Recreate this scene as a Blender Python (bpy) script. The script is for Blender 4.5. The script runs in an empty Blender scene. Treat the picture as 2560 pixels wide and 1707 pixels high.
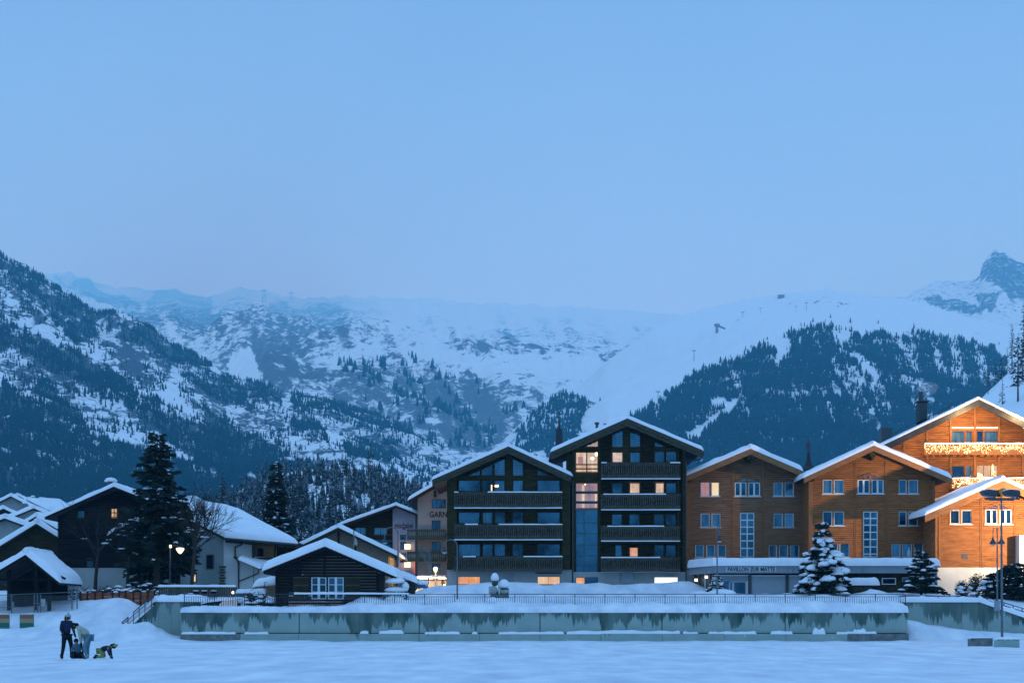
import bpy, math, random
import numpy as np
from mathutils import Vector, noise as mn

S = bpy.context.scene
COL = S.collection
R = math.radians

# ------------------------------------------------------------------ camera, sky, sun, exposure
FPX, CX, HY, CH = 5000.0, 1280.0, 1546.0, 1.6      # focal length and horizon in pixels of the 2560 px photograph, eye height in m
cam_d = bpy.data.cameras.new('camera')
cam = bpy.data.objects.new('camera', cam_d)
COL.objects.link(cam)
cam.location = (0, 0, CH)
cam.rotation_euler = (R(90), 0, 0)
cam_d.sensor_fit = 'HORIZONTAL'
cam_d.sensor_width = 36
cam_d.lens = FPX / 2560 * 36
cam_d.shift_y = (HY - 853.5) / 2560
cam_d.clip_start = 0.5
cam_d.clip_end = 60000
S.camera = cam

W = bpy.data.worlds.new('World')
S.world = W
W.use_nodes = True
nt = W.node_tree
nt.nodes.clear()
wo = nt.nodes.new('ShaderNodeOutputWorld')
bg = nt.nodes.new('ShaderNodeBackground')
sky = nt.nodes.new('ShaderNodeTexSky')
sky.sky_type = 'NISHITA'
sky.sun_disc = False
sky.sun_elevation = R(2)
sky.sun_rotation = R(200)
tc = nt.nodes.new('ShaderNodeTexCoord')
sep = nt.nodes.new('ShaderNodeSeparateXYZ')
nt.links.new(tc.outputs['Generated'], sep.inputs[0])
ramp = nt.nodes.new('ShaderNodeValToRGB')           # the overcast dusk sky, from the horizon up to the zenith
mr = nt.nodes.new('ShaderNodeMapRange')
mr.inputs['From Min'].default_value = -0.05
mr.inputs['From Max'].default_value = 1.0
nt.links.new(sep.outputs['Z'], mr.inputs['Value'])
nt.links.new(mr.outputs[0], ramp.inputs[0])
el = ramp.color_ramp.elements
el[0].position = 0.0;  el[0].color = (0.200, 0.520, 0.850, 1)
el[1].position = 1.0;  el[1].color = (0.180, 0.395, 0.770, 1)
for p, c in ((0.18, (0.202, 0.465, 0.745, 1)), (0.25, (0.172, 0.362, 0.615, 1)), (0.335, (0.130, 0.268, 0.480, 1)), (0.5, (0.170, 0.375, 0.720, 1))):
    e = el.new(p); e.color = c
nz = nt.nodes.new('ShaderNodeTexNoise')
nz.inputs['Scale'].default_value = 5.0
nz.inputs['Detail'].default_value = 5
nz.inputs['Roughness'].default_value = 0.6
nt.links.new(tc.outputs['Generated'], nz.inputs['Vector'])
mr2 = nt.nodes.new('ShaderNodeMapRange')
mr2.inputs['To Min'].default_value = 0.86
mr2.inputs['To Max'].default_value = 1.14
nt.links.new(nz.outputs['Fac'], mr2.inputs['Value'])
mul = nt.nodes.new('ShaderNodeVectorMath'); mul.operation = 'SCALE'
nt.links.new(ramp.outputs['Color'], mul.inputs[0])
nt.links.new(mr2.outputs[0], mul.inputs['Scale'])
sc2 = nt.nodes.new('ShaderNodeVectorMath'); sc2.operation = 'SCALE'
sc2.inputs['Scale'].default_value = 0.05            # clear dusk sky behind the cloud, at its own low strength
nt.links.new(sky.outputs['Color'], sc2.inputs[0])
mx = nt.nodes.new('ShaderNodeMixRGB'); mx.inputs[0].default_value = 0.06
nt.links.new(mul.outputs[0], mx.inputs[1])
nt.links.new(sc2.outputs[0], mx.inputs[2])
nt.links.new(mx.outputs[0], bg.inputs['Color'])
bg.inputs['Strength'].default_value = 1.50
nt.links.new(bg.outputs[0], wo.inputs['Surface'])

sun_d = bpy.data.lights.new('sun', 'SUN')
sun_d.energy = 0.12
sun_d.angle = R(25)
sun_d.color = (0.62, 0.78, 1.0)
sun = bpy.data.objects.new('sun', sun_d)
COL.objects.link(sun)
sun.rotation_euler = (R(52), 0, R(-25))

S.view_settings.view_transform = 'Standard'
S.view_settings.look = 'None'
S.view_settings.exposure = 0.0
S.view_settings.gamma = 1.0
S.view_settings.use_curve_mapping = False
S.render.engine = 'CYCLES'
cy = S.cycles
cy.use_denoising = True
cy.max_bounces = 5
cy.diffuse_bounces = 2
cy.glossy_bounces = 2
cy.transparent_max_bounces = 8
cy.volume_bounces = 4
cy.sample_clamp_indirect = 3.0
cy.caustics_reflective = False
cy.caustics_refractive = False

# ------------------------------------------------------------------ helpers
ORI = {}

def WX(px, Y): return (px - CX) * Y / FPX
def WZ(py, Y): return CH + (HY - py) * Y / FPX

class Fr:
    """a plane facing the camera at distance Y, addressed in pixels of an enlarged crop of the photograph"""
    def __init__(s, ox, oy, k, Y): s.ox, s.oy, s.k, s.Y = ox, oy, k, Y
    def X(s, x): return WX(s.ox + x / s.k, s.Y)
    def Z(s, y): return WZ(s.oy + y / s.k, s.Y)
    def at(s, Y): return Fr(s.ox, s.oy, s.k, Y)
    def p(s, x, y): return (s.X(x), s.Z(y))

def tag(o, label=None, cat=None, group=None, kind=None):
    if label: o['label'] = label
    if cat: o['category'] = cat
    if group: o['group'] = group
    if kind: o['kind'] = kind
    return o

def thing(name, label, cat, loc=(0, 0, 0), rz=0.0, group=None, local=False):
    o = bpy.data.objects.new(name, None)
    o.empty_display_size = 0.3
    COL.objects.link(o)
    o.location = loc
    o.rotation_euler = (0, 0, rz)
    tag(o, label, cat, group)
    ORI[o.name] = (0.0, 0.0, 0.0) if (local or rz) else tuple(float(a) for a in loc)
    return o

class MB:
    def __init__(s): s.v, s.f = [], []
    def add(s, vs, fs):
        o = len(s.v); s.v.extend(vs); s.f.extend([tuple(i + o for i in f) for f in fs]); return s
    def box(s, x0, x1, y0, y1, z0, z1):
        return s.add([(x0,y0,z0),(x1,y0,z0),(x1,y1,z0),(x0,y1,z0),(x0,y0,z1),(x1,y0,z1),(x1,y1,z1),(x0,y1,z1)],
                     [(0,3,2,1),(4,5,6,7),(0,1,5,4),(1,2,6,5),(2,3,7,6),(3,0,4,7)])
    def prism(s, poly, y0, y1):                       # poly in (x, z)
        a = sum(poly[i][0]*poly[(i+1)%len(poly)][1]-poly[(i+1)%len(poly)][0]*poly[i][1] for i in range(len(poly)))
        if a < 0: poly = poly[::-1]
        n = len(poly)
        vs = [(x, y0, z) for x, z in poly] + [(x, y1, z) for x, z in poly]
        return s.add(vs, [tuple(range(n)), tuple(range(2*n-1, n-1, -1))] + [(i+n, (i+1)%n+n, (i+1)%n, i) for i in range(n)])
    def prism_z(s, poly, z0, z1):                     # poly in (x, y)
        a = sum(poly[i][0]*poly[(i+1)%len(poly)][1]-poly[(i+1)%len(poly)][0]*poly[i][1] for i in range(len(poly)))
        if a < 0: poly = poly[::-1]
        n = len(poly)
        vs = [(x, y, z0) for x, y in poly] + [(x, y, z1) for x, y in poly]
        return s.add(vs, [tuple(range(n-1,-1,-1)), tuple(range(n, 2*n))] + [(i, (i+1)%n, (i+1)%n+n, i+n) for i in range(n)])
    def prism_x(s, poly, x0, x1):                     # poly in (y, z)
        a = sum(poly[i][0]*poly[(i+1)%len(poly)][1]-poly[(i+1)%len(poly)][0]*poly[i][1] for i in range(len(poly)))
        if a < 0: poly = poly[::-1]
        n = len(poly)
        vs = [(x0, y, z) for y, z in poly] + [(x1, y, z) for y, z in poly]
        return s.add(vs, [tuple(range(n-1,-1,-1)), tuple(range(n, 2*n))] + [(i, (i+1)%n, (i+1)%n+n, i+n) for i in range(n)])
    def tube(s, pts, r, n=6):
        pts = [Vector(p) for p in pts]
        rr = r if isinstance(r, (list, tuple)) else [r]*len(pts)
        vs = []
        prev = None
        for i, p in enumerate(pts):
            d = (pts[min(i+1, len(pts)-1)] - pts[max(i-1, 0)]).normalized()
            if prev is None:
                a = Vector((0,0,1)) if abs(d.z) < 0.9 else Vector((1,0,0))
                u = d.cross(a).normalized()
            else:
                u = (prev - d * prev.dot(d)).normalized()
            prev = u
            w = d.cross(u)
            for k in range(n):
                t = 2*math.pi*k/n
                q = p + (u*math.cos(t) + w*math.sin(t))*rr[i]
                vs.append((q.x, q.y, q.z))
        fs = [(i*n+k, i*n+(k+1)%n, (i+1)*n+(k+1)%n, (i+1)*n+k) for i in range(len(pts)-1) for k in range(n)]
        fs += [tuple(range(n-1, -1, -1)), tuple(range((len(pts)-1)*n, len(pts)*n))]
        return s.add(vs, fs)
    def lathe(s, c, prof, n=10):                      # prof: (r, z) from the bottom up
        vs, m = [], len(prof)
        for r, z in prof:
            for k in range(n):
                t = 2*math.pi*k/n
                vs.append((c[0]+r*math.cos(t), c[1]+r*math.sin(t), c[2]+z))
        fs = [(i*n+k, i*n+(k+1)%n, (i+1)*n+(k+1)%n, (i+1)*n+k) for i in range(m-1) for k in range(n)]
        fs += [tuple(range(n-1,-1,-1)), tuple(range((m-1)*n, m*n))]
        return s.add(vs, fs)
    def blob(s, c, rx, ry, rz, n=8, m=5, jit=0.0, seed=0, flat=0.0, rot=0.0):   # a lumpy ball, optionally with a flat underside
        rng = random.Random(seed)
        vs, fs = [], []
        cr, sr = math.cos(rot), math.sin(rot)
        for i in range(1, m):
            ph = math.pi*i/m
            for k in range(n):
                t = 2*math.pi*(k + 0.5*(i%2))/n
                q = 1 + jit*(rng.random()-0.5)*2
                x, y, z = rx*math.sin(ph)*math.cos(t)*q, ry*math.sin(ph)*math.sin(t)*q, -rz*math.cos(ph)*q
                if z < 0: z *= (1-flat)
                vs.append((c[0]+x*cr-y*sr, c[1]+x*sr+y*cr, c[2]+z))
        vs.append((c[0], c[1], c[2]-rz*(1-flat))); vs.append((c[0], c[1], c[2]+rz))
        b, t_ = len(vs)-2, len(vs)-1
        for i in range(m-2):
            for k in range(n):
                fs.append((i*n+k, i*n+(k+1)%n, (i+1)*n+(k+1)%n, (i+1)*n+k))
        for k in range(n):
            fs.append((b, (k+1)%n, k)); fs.append((t_, (m-2)*n+k, (m-2)*n+(k+1)%n))
        return s.add(vs, fs)
    def build(s, name, mat, parent=None, smooth=False, kind=None, label=None):
        me = bpy.data.meshes.new(name)
        o3 = ORI.get(parent.name, (0,0,0)) if parent is not None else (0,0,0)
        v = np.array(s.v, dtype=np.float64)
        if len(v): v = v - np.array(o3)
        me.from_pydata(v.tolist(), [], s.f)
        if smooth: me.polygons.foreach_set('use_smooth', [True]*len(me.polygons))
        me.materials.append(mat)
        me.update()
        o = bpy.data.objects.new(name, me)
        COL.objects.link(o)
        if parent is not None:
            o.parent = parent
            ORI[o.name] = o3
        if kind: o['kind'] = kind
        if label: o['label'] = label
        return o

def copy_tree(o, parent=None):
    c = o.copy(); COL.objects.link(c)
    if parent is not None: c.parent = parent
    for ch in list(o.children):
        copy_tree(ch, c)
    return c

def snow_quad(mb, A, B, C, D, t, nu=14, nv=8, seed=0, edge=None, rough=0.25, lip=0.0, freq=0.7, edges=(1,1,1,1)):
    """a cushion of snow lying on the quad A-B-C-D: blunt rounded rim, uneven top. edges: rim at u0,u1,v0,v1"""
    A, B, C, D = map(Vector, (A, B, C, D))
    edge = edge or t*0.9
    lu = ((B-A).length + (C-D).length)/2; lv = ((D-A).length + (C-B).length)/2
    nrm = (B-A).cross(D-A)
    if nrm.z < 0: A, B, C, D = B, A, D, C; edges = (edges[1], edges[0], edges[2], edges[3])
    def params(n, L):
        e = min(edge/L, 0.3)
        inner = [e + (1-2*e)*i/(n-1) for i in range(n)]
        return [0, e*0.12, e*0.4, e*0.7] + inner + [1-e*0.7, 1-e*0.4, 1-e*0.12, 1]
    us, vs_ = params(nu, lu), params(nv, lv)
    def prof(a, L, e0, e1):
        r = 1.0
        if e0: d = min(a*L/edge, 1); r *= math.sqrt(max(1-(1-d)**2, 0))
        if e1: d = min((1-a)*L/edge, 1); r *= math.sqrt(max(1-(1-d)**2, 0))
        return r
    V, Fc = [], []
    N, M = len(us), len(vs_)
    for i, u in enumerate(us):
        for j, v in enumerate(vs_):
            p = (A*(1-u)+B*u)*(1-v) + (D*(1-u)+C*u)*v
            q = p*freq + Vector((seed*7.3, seed*3.1, 0))
            n = mn.noise(q)*0.65 + mn.noise(q*2.9)*0.35 + mn.noise(q*7.0)*0.12
            h = t*prof(u, lu, edges[0], edges[1])*prof(v, lv, edges[2], edges[3])*(1+rough*n*1.6)
            V.append((p.x, p.y, p.z + h - 0.01))
    for i in range(N-1):
        for j in range(M-1):
            Fc.append((i*M+j, (i+1)*M+j, (i+1)*M+j+1, i*M+j+1))
    loop = [i*M for i in range(N)] + [(N-1)*M+j for j in range(1, M)] + [i*M+M-1 for i in range(N-2, -1, -1)] + [j for j in range(M-2, 0, -1)]
    o = len(V)
    V += [(V[k][0], V[k][1], V[k][2]-0.03) for k in loop]
    L = len(loop)
    for k in range(L):
        Fc.append((loop[(k+1)%L], loop[k], o+k, o+(k+1)%L))
    mb.add(V, Fc)
    return mb

# ---- vectorised noise for the terrain
def _h(ix, iy, seed):
    n = (ix.astype(np.int64)*374761393 + iy.astype(np.int64)*668265263 + seed*974711) & 0x7fffffff
    n = ((n ^ (n >> 13))*1274126177) & 0x7fffffff
    n = ((n ^ (n >> 15))*2246822519) & 0x7fffffff
    return ((n ^ (n >> 16)) & 0xffff)/65535.0
def vnoise(x, y, seed=0):
    ix, iy = np.floor(x), np.floor(y)
    fx, fy = x-ix, y-iy
    fx = fx*fx*fx*(fx*(fx*6-15)+10); fy = fy*fy*fy*(fy*(fy*6-15)+10)
    a, b = _h(ix, iy, seed), _h(ix+1, iy, seed)
    c, d = _h(ix, iy+1, seed), _h(ix+1, iy+1, seed)
    return (a*(1-fx)+b*fx)*(1-fy) + (c*(1-fx)+d*fx)*fy
def fbm(x, y, octv=5, seed=0, gain=0.5):
    r, a, t = 0, 1.0, 0
    for k in range(octv):
        r = r + a*vnoise(x, y, seed+k*17); t += a
        a *= gain; x, y = x*2.03+11.7, y*2.03-5.3
    return r/t
def sstep(a, b, x):
    t = np.clip((x-a)/(b-a), 0, 1); return t*t*(3-2*t)

# ------------------------------------------------------------------ materials
MATS = {}
def mat(name, col, rough=0.8, spec=0.3, noise=0.0, scale=3.0, metallic=0.0, bump=0.0, bscale=None, stretch=(1,1,1), col2=None, emit=None, estr=0.0):
    m = bpy.data.materials.new(name); m.use_nodes = True
    t = m.node_tree; b = t.nodes['Principled BSDF']
    b.inputs['Base Color'].default_value = (*col, 1)
    b.inputs['Roughness'].default_value = rough
    b.inputs['Specular IOR Level'].default_value = spec
    b.inputs['Metallic'].default_value = metallic
    if noise or col2 or bump:
        g = t.nodes.new('ShaderNodeNewGeometry')
        mp = t.nodes.new('ShaderNodeMapping'); mp.inputs['Scale'].default_value = stretch
        t.links.new(g.outputs['Position'], mp.inputs['Vector'])
        n = t.nodes.new('ShaderNodeTexNoise'); n.inputs['Scale'].default_value = scale; n.inputs['Detail'].default_value = 6
        n.inputs['Roughness'].default_value = 0.62
        t.links.new(mp.outputs[0], n.inputs['Vector'])
        r = t.nodes.new('ShaderNodeValToRGB')
        c2 = col2 or tuple(min(c*(1+noise), 1) for c in col)
        c1 = col if col2 else tuple(c*(1-noise) for c in col)
        r.color_ramp.elements[0].color = (*c1, 1); r.color_ramp.elements[0].position = 0.33 if name != 'snow_dusted_needles' else 0.47
        r.color_ramp.elements[1].color = (*c2, 1); r.color_ramp.elements[1].position = 0.67 if name != 'snow_dusted_needles' else 0.72
        t.links.new(n.outputs['Fac'], r.inputs[0])
        t.links.new(r.outputs[0], b.inputs['Base Color'])
        if bump:
            n2 = t.nodes.new('ShaderNodeTexNoise'); n2.inputs['Scale'].default_value = bscale or scale*4; n2.inputs['Detail'].default_value = 5
            t.links.new(mp.outputs[0], n2.inputs['Vector'])
            bp = t.nodes.new('ShaderNodeBump'); bp.inputs['Strength'].default_value = bump; bp.inputs['Distance'].default_value = 0.05
            t.links.new(n2.outputs['Fac'], bp.inputs['Height']); t.links.new(bp.outputs[0], b.inputs['Normal'])
    if emit:
        b.inputs['Emission Color'].default_value = (*emit, 1); b.inputs['Emission Strength'].default_value = estr
    MATS[name] = m
    return m

def lit_mat(name, ca, cb, strength, sx=5.0, sz=0.6, blot=1.4):
    """a lit room or curtain seen through a window: vertical folds and soft patches"""
    m = bpy.data.materials.new(name); m.use_nodes = True
    t = m.node_tree; t.nodes.clear()
    o = t.nodes.new('ShaderNodeOutputMaterial'); e = t.nodes.new('ShaderNodeEmission')
    g = t.nodes.new('ShaderNodeNewGeometry'); mp = t.nodes.new('ShaderNodeMapping'); mp.inputs['Scale'].default_value = (sx, 1, sz)
    t.links.new(g.outputs['Position'], mp.inputs['Vector'])
    n = t.nodes.new('ShaderNodeTexNoise'); n.inputs['Scale'].default_value = 1.0; n.inputs['Detail'].default_value = 3
    t.links.new(mp.outputs[0], n.inputs['Vector'])
    n2 = t.nodes.new('ShaderNodeTexNoise'); n2.inputs['Scale'].default_value = blot; n2.inputs['Detail'].default_value = 2
    t.links.new(g.outputs['Position'], n2.inputs['Vector'])
    ad = t.nodes.new('ShaderNodeMath'); ad.operation = 'ADD'; t.links.new(n.outputs['Fac'], ad.inputs[0]); t.links.new(n2.outputs['Fac'], ad.inputs[1])
    r = t.nodes.new('ShaderNodeMapRange'); r.inputs['From Min'].default_value = 0.75; r.inputs['From Max'].default_value = 1.25
    t.links.new(ad.outputs[0], r.inputs['Value'])
    mx = t.nodes.new('ShaderNodeMixRGB'); mx.inputs[1].default_value = (*ca, 1); mx.inputs[2].default_value = (*cb, 1)
    t.links.new(r.outputs[0], mx.inputs[0]); t.links.new(mx.outputs[0], e.inputs['Color'])
    e.inputs['Strength'].default_value = strength
    t.links.new(e.outputs[0], o.inputs['Surface'])
    MATS[name] = m
    return m

def glass_mat(name, fac, tint=(1,1,1), gcol=(0.9,0.95,1.0)):
    m = bpy.data.materials.new(name); m.use_nodes = True
    t = m.node_tree; t.nodes.clear()
    o = t.nodes.new('ShaderNodeOutputMaterial'); mx = t.nodes.new('ShaderNodeMixShader')
    tr = t.nodes.new('ShaderNodeBsdfTransparent'); tr.inputs[0].default_value = (*tint, 1)
    gl = t.nodes.new('ShaderNodeBsdfGlossy'); gl.inputs['Roughness'].default_value = 0.06; gl.inputs['Color'].default_value = (*gcol, 1)
    g = t.nodes.new('ShaderNodeNewGeometry'); n = t.nodes.new('ShaderNodeTexNoise'); n.inputs['Scale'].default_value = 0.45
    t.links.new(g.outputs['Position'], n.inputs['Vector'])
    r = t.nodes.new('ShaderNodeMapRange'); r.inputs['From Min'].default_value = 0.3; r.inputs['From Max'].default_value = 0.7
    r.inputs['To Min'].default_value = fac*0.25; r.inputs['To Max'].default_value = fac*1.6
    t.links.new(n.outputs['Fac'], r.inputs['Value']); t.links.new(r.outputs[0], mx.inputs[0])
    t.links.new(tr.outputs[0], mx.inputs[1]); t.links.new(gl.outputs[0], mx.inputs[2]); t.links.new(mx.outputs[0], o.inputs['Surface'])
    MATS[name] = m
    return m

SNOW = mat('snow', (0.80, 0.82, 0.87), 0.75, 0.25, col2=(0.90, 0.91, 0.94), scale=0.9, bump=0.35, bscale=6)
GSNOW = mat('ground_snow', (0.62, 0.66, 0.74), 0.7, 0.25, col2=(0.94, 0.94, 0.95), scale=0.6, bump=0.9, bscale=3.0, stretch=(1, 0.25, 1))  # wide tone range stands in for mottled shading on trampled snow
WDARK = mat('dark_wood', (0.015, 0.013, 0.007), 0.85, 0.15, col2=(0.052, 0.042, 0.021), scale=1.4, stretch=(1, 1, 7), bump=0.3)
WDARK2 = mat('brown_wood', (0.022, 0.022, 0.008), 0.85, 0.15, col2=(0.060, 0.052, 0.020), scale=1.8, stretch=(1, 1, 6), bump=0.3)
WGREY = mat('weathered_wood', (0.020, 0.022, 0.017), 0.85, 0.15, col2=(0.13, 0.122, 0.095), scale=5, stretch=(6, 1, 1), bump=0.3)
WBAR = mat('barge_wood', (0.035, 0.034, 0.022), 0.85, 0.2, col2=(0.085, 0.08, 0.055), scale=2, stretch=(1, 1, 6), bump=0.3)
WORG = mat('larch_wood', (0.21, 0.080, 0.027), 0.75, 0.2, col2=(0.44, 0.176, 0.060), scale=0.9, stretch=(1, 1, 9), bump=0.35)
WORGD = mat('dimmed_larch', (0.17, 0.090, 0.048), 0.8, 0.2, col2=(0.34, 0.185, 0.100), scale=1.1, stretch=(1, 1, 9), bump=0.35)  # larch greyed so that weaker light on one wing is in its colour
WORGT = mat('larch_trim', (0.20, 0.082, 0.030), 0.75, 0.2, col2=(0.32, 0.14, 0.055), scale=1.5, stretch=(5, 1, 1), bump=0.3)
WBARO = mat('larch_barge', (0.22, 0.09, 0.035), 0.8, 0.2, col2=(0.34, 0.155, 0.065), scale=1.6, stretch=(1, 1, 6), bump=0.3)
WBLK = mat('blackened_wood', (0.005, 0.005, 0.006), 0.85, 0.15, col2=(0.017, 0.014, 0.015), scale=1.5, stretch=(1, 1, 8), bump=0.3)
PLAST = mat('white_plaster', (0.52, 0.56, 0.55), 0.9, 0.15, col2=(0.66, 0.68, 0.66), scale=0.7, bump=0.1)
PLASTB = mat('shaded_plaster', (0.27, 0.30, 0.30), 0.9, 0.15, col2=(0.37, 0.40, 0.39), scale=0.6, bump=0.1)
CREAM = mat('cream_plaster', (0.36, 0.33, 0.31), 0.9, 0.15, col2=(0.46, 0.42, 0.39), scale=0.8, bump=0.1)
PINK = mat('pale_pink_plaster', (0.44, 0.39, 0.46), 0.9, 0.15, col2=(0.54, 0.47, 0.54), scale=0.8, bump=0.1)
TAN = mat('tan_plaster', (0.17, 0.15, 0.11), 0.9, 0.15, col2=(0.23, 0.19, 0.14), scale=0.8)
WHITEF = mat('white_paint', (0.66, 0.70, 0.72), 0.5, 0.4, noise=0.06, scale=4)
DARKF = mat('dark_window_frame', (0.05, 0.055, 0.04), 0.6, 0.3, noise=0.25, scale=4)
BLUEG = mat('grey_blue_sheet', (0.20, 0.25, 0.30), 0.5, 0.4, col2=(0.26, 0.31, 0.36), scale=1.2)
METAL = mat('dark_metal', (0.035, 0.045, 0.055), 0.5, 0.5, noise=0.25, scale=6)
GALV = mat('grey_green_metal', (0.10, 0.13, 0.14), 0.5, 0.5, noise=0.2, scale=5)
ROOM = mat('room_interior', (0.002, 0.005, 0.012), 0.9, 0.1, col2=(0.006, 0.018, 0.045), scale=1.6)
CURT = mat('curtain_cloth', (0.02, 0.06, 0.10), 0.9, 0.1, col2=(0.10, 0.20, 0.27), scale=3.0, stretch=(1, 1, 0.1))
GLASS = glass_mat('window_glass', 0.07, gcol=(0.20, 0.62, 1.0))
GLASSL = glass_mat('lit_window_glass', 0.06)
BARK = mat('bark', (0.020, 0.018, 0.016), 0.9, 0.2, col2=(0.055, 0.048, 0.042), scale=5, bump=0.6)
NEEDLE = mat('dark_needles', (0.008, 0.016, 0.014), 0.8, 0.2, col2=(0.028, 0.046, 0.036), scale=2.5)
NEEDLED = mat('snow_dusted_needles', (0.010, 0.020, 0.020), 0.85, 0.1, col2=(0.30, 0.36, 0.42), scale=0.9)
NEEDLEF = mat('far_needles', (0.002, 0.010, 0.014), 0.9, 0.05, col2=(0.010, 0.030, 0.038), scale=0.05)
TILE = mat('dark_roofing', (0.03, 0.033, 0.04), 0.8, 0.3, noise=0.3, scale=2)
LWARM = lit_mat('warm_lit_room', (0.80, 0.36, 0.10), (1.0, 0.62, 0.30), 0.95)
LORG = lit_mat('orange_lit_room', (0.72, 0.22, 0.05), (1.0, 0.48, 0.16), 0.95)
LPEACH = lit_mat('peach_lit_curtain', (0.60, 0.32, 0.16), (0.98, 0.70, 0.42), 0.92)
LPINK = lit_mat('pink_lit_room', (0.26, 0.16, 0.22), (0.50, 0.28, 0.26), 0.8)
LWHITE = lit_mat('white_lit_window', (0.95, 1.0, 0.80), (1.0, 1.0, 0.9), 1.5, 1, 1, 0.6)
LYEL = lit_mat('yellow_lit_curtain', (1.0, 0.66, 0.26), (1.0, 0.82, 0.45), 1.0)
LRED = lit_mat('red_lit_curtain', (0.40, 0.10, 0.07), (0.62, 0.22, 0.15), 0.8)
LAMPW = mat('lamp_glow', (1, 0.8, 0.5), emit=(1.0, 0.62, 0.28), estr=9)
LAMPS = mat('soft_lamp_glow', (1, 0.8, 0.5), emit=(1.0, 0.66, 0.30), estr=3.0)
FAIRY = mat('fairy_light_bulbs', (1, 0.8, 0.5), emit=(1.0, 0.70, 0.34), estr=4.0)
STRIP = mat('light_strip', (1, 0.9, 0.6), emit=(1.0, 0.70, 0.30), estr=2.6)
SKIN = mat('skin', (0.42, 0.25, 0.18), 0.6, 0.3)
# ------------------------------------------------------------------ mountains and ground
def terrain_mat(name, scale, stretch, rot, rock1, rock2, snow, sharp=5.0):
    m = bpy.data.materials.new(name); m.use_nodes = True
    t = m.node_tree; b = t.nodes['Principled BSDF']; b.inputs['Roughness'].default_value = 0.85; b.inputs['Specular IOR Level'].default_value = 0.1
    at = t.nodes.new('ShaderNodeAttribute'); at.attribute_name = 'rock'
    g = t.nodes.new('ShaderNodeNewGeometry'); mp = t.nodes.new('ShaderNodeMapping')
    mp.inputs['Scale'].default_value = stretch; mp.inputs['Rotation'].default_value = rot
    t.links.new(g.outputs['Position'], mp.inputs['Vector'])
    n = t.nodes.new('ShaderNodeTexNoise'); n.inputs['Scale'].default_value = scale; n.inputs['Detail'].default_value = 9; n.inputs['Roughness'].default_value = 0.78
    n.inputs['Distortion'].default_value = 0.25
    t.links.new(mp.outputs[0], n.inputs['Vector'])
    a1 = t.nodes.new('ShaderNodeMath'); a1.operation = 'MULTIPLY_ADD'; a1.inputs[1].default_value = 4.6; a1.inputs[2].default_value = -2.3 - 0.5
    t.links.new(n.outputs['Fac'], a1.inputs[0])
    a2 = t.nodes.new('ShaderNodeMath'); a2.operation = 'ADD'; t.links.new(a1.outputs[0], a2.inputs[0]); t.links.new(at.outputs['Fac'], a2.inputs[1])
    a3 = t.nodes.new('ShaderNodeMath'); a3.operation = 'MULTIPLY_ADD'; a3.inputs[1].default_value = sharp; a3.inputs[2].default_value = 0.5; a3.use_clamp = True
    t.links.new(a2.outputs[0], a3.inputs[0])
    n2 = t.nodes.new('ShaderNodeTexNoise'); n2.inputs['Scale'].default_value = scale*6; n2.inputs['Detail'].default_value = 5
    t.links.new(mp.outputs[0], n2.inputs['Vector'])
    rk = t.nodes.new('ShaderNodeMixRGB'); rk.inputs[1].default_value = (*rock1, 1); rk.inputs[2].default_value = (*rock2, 1); t.links.new(n2.outputs['Fac'], rk.inputs[0])
    mx = t.nodes.new('ShaderNodeMixRGB'); mx.inputs[1].default_value = (*snow, 1)
    t.links.new(a3.outputs[0], mx.inputs[0]); t.links.new(rk.outputs[0], mx.inputs[2]); t.links.new(mx.outputs[0], b.inputs['Base Color'])
    return m

def in_poly(px, py, poly):
    r = np.zeros(px.shape, bool)
    n = len(poly)
    for i in range(n):
        x1, y1 = poly[i]; x2, y2 = poly[(i+1) % n]
        c = ((y1 > py) != (y2 > py)) & (px < (x2-x1)*(py-y1)/((y2-y1) if y2 != y1 else 1e-9) + x1)
        r ^= c
    return r
def mask(px, py, polys, jit=18.0, seed=1, fr=0.03):
    """1 inside the polygons, with a ragged edge"""
    jx = px + (fbm(px*fr, py*fr, 4, seed)-0.5)*2*jit*1.6
    jy = py + (fbm(px*fr+50, py*fr, 4, seed+5)-0.5)*2*jit*1.6
    r = np.zeros(px.shape)
    for p in polys: r = np.maximum(r, in_poly(jx, jy, p).astype(float))
    return r

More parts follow.
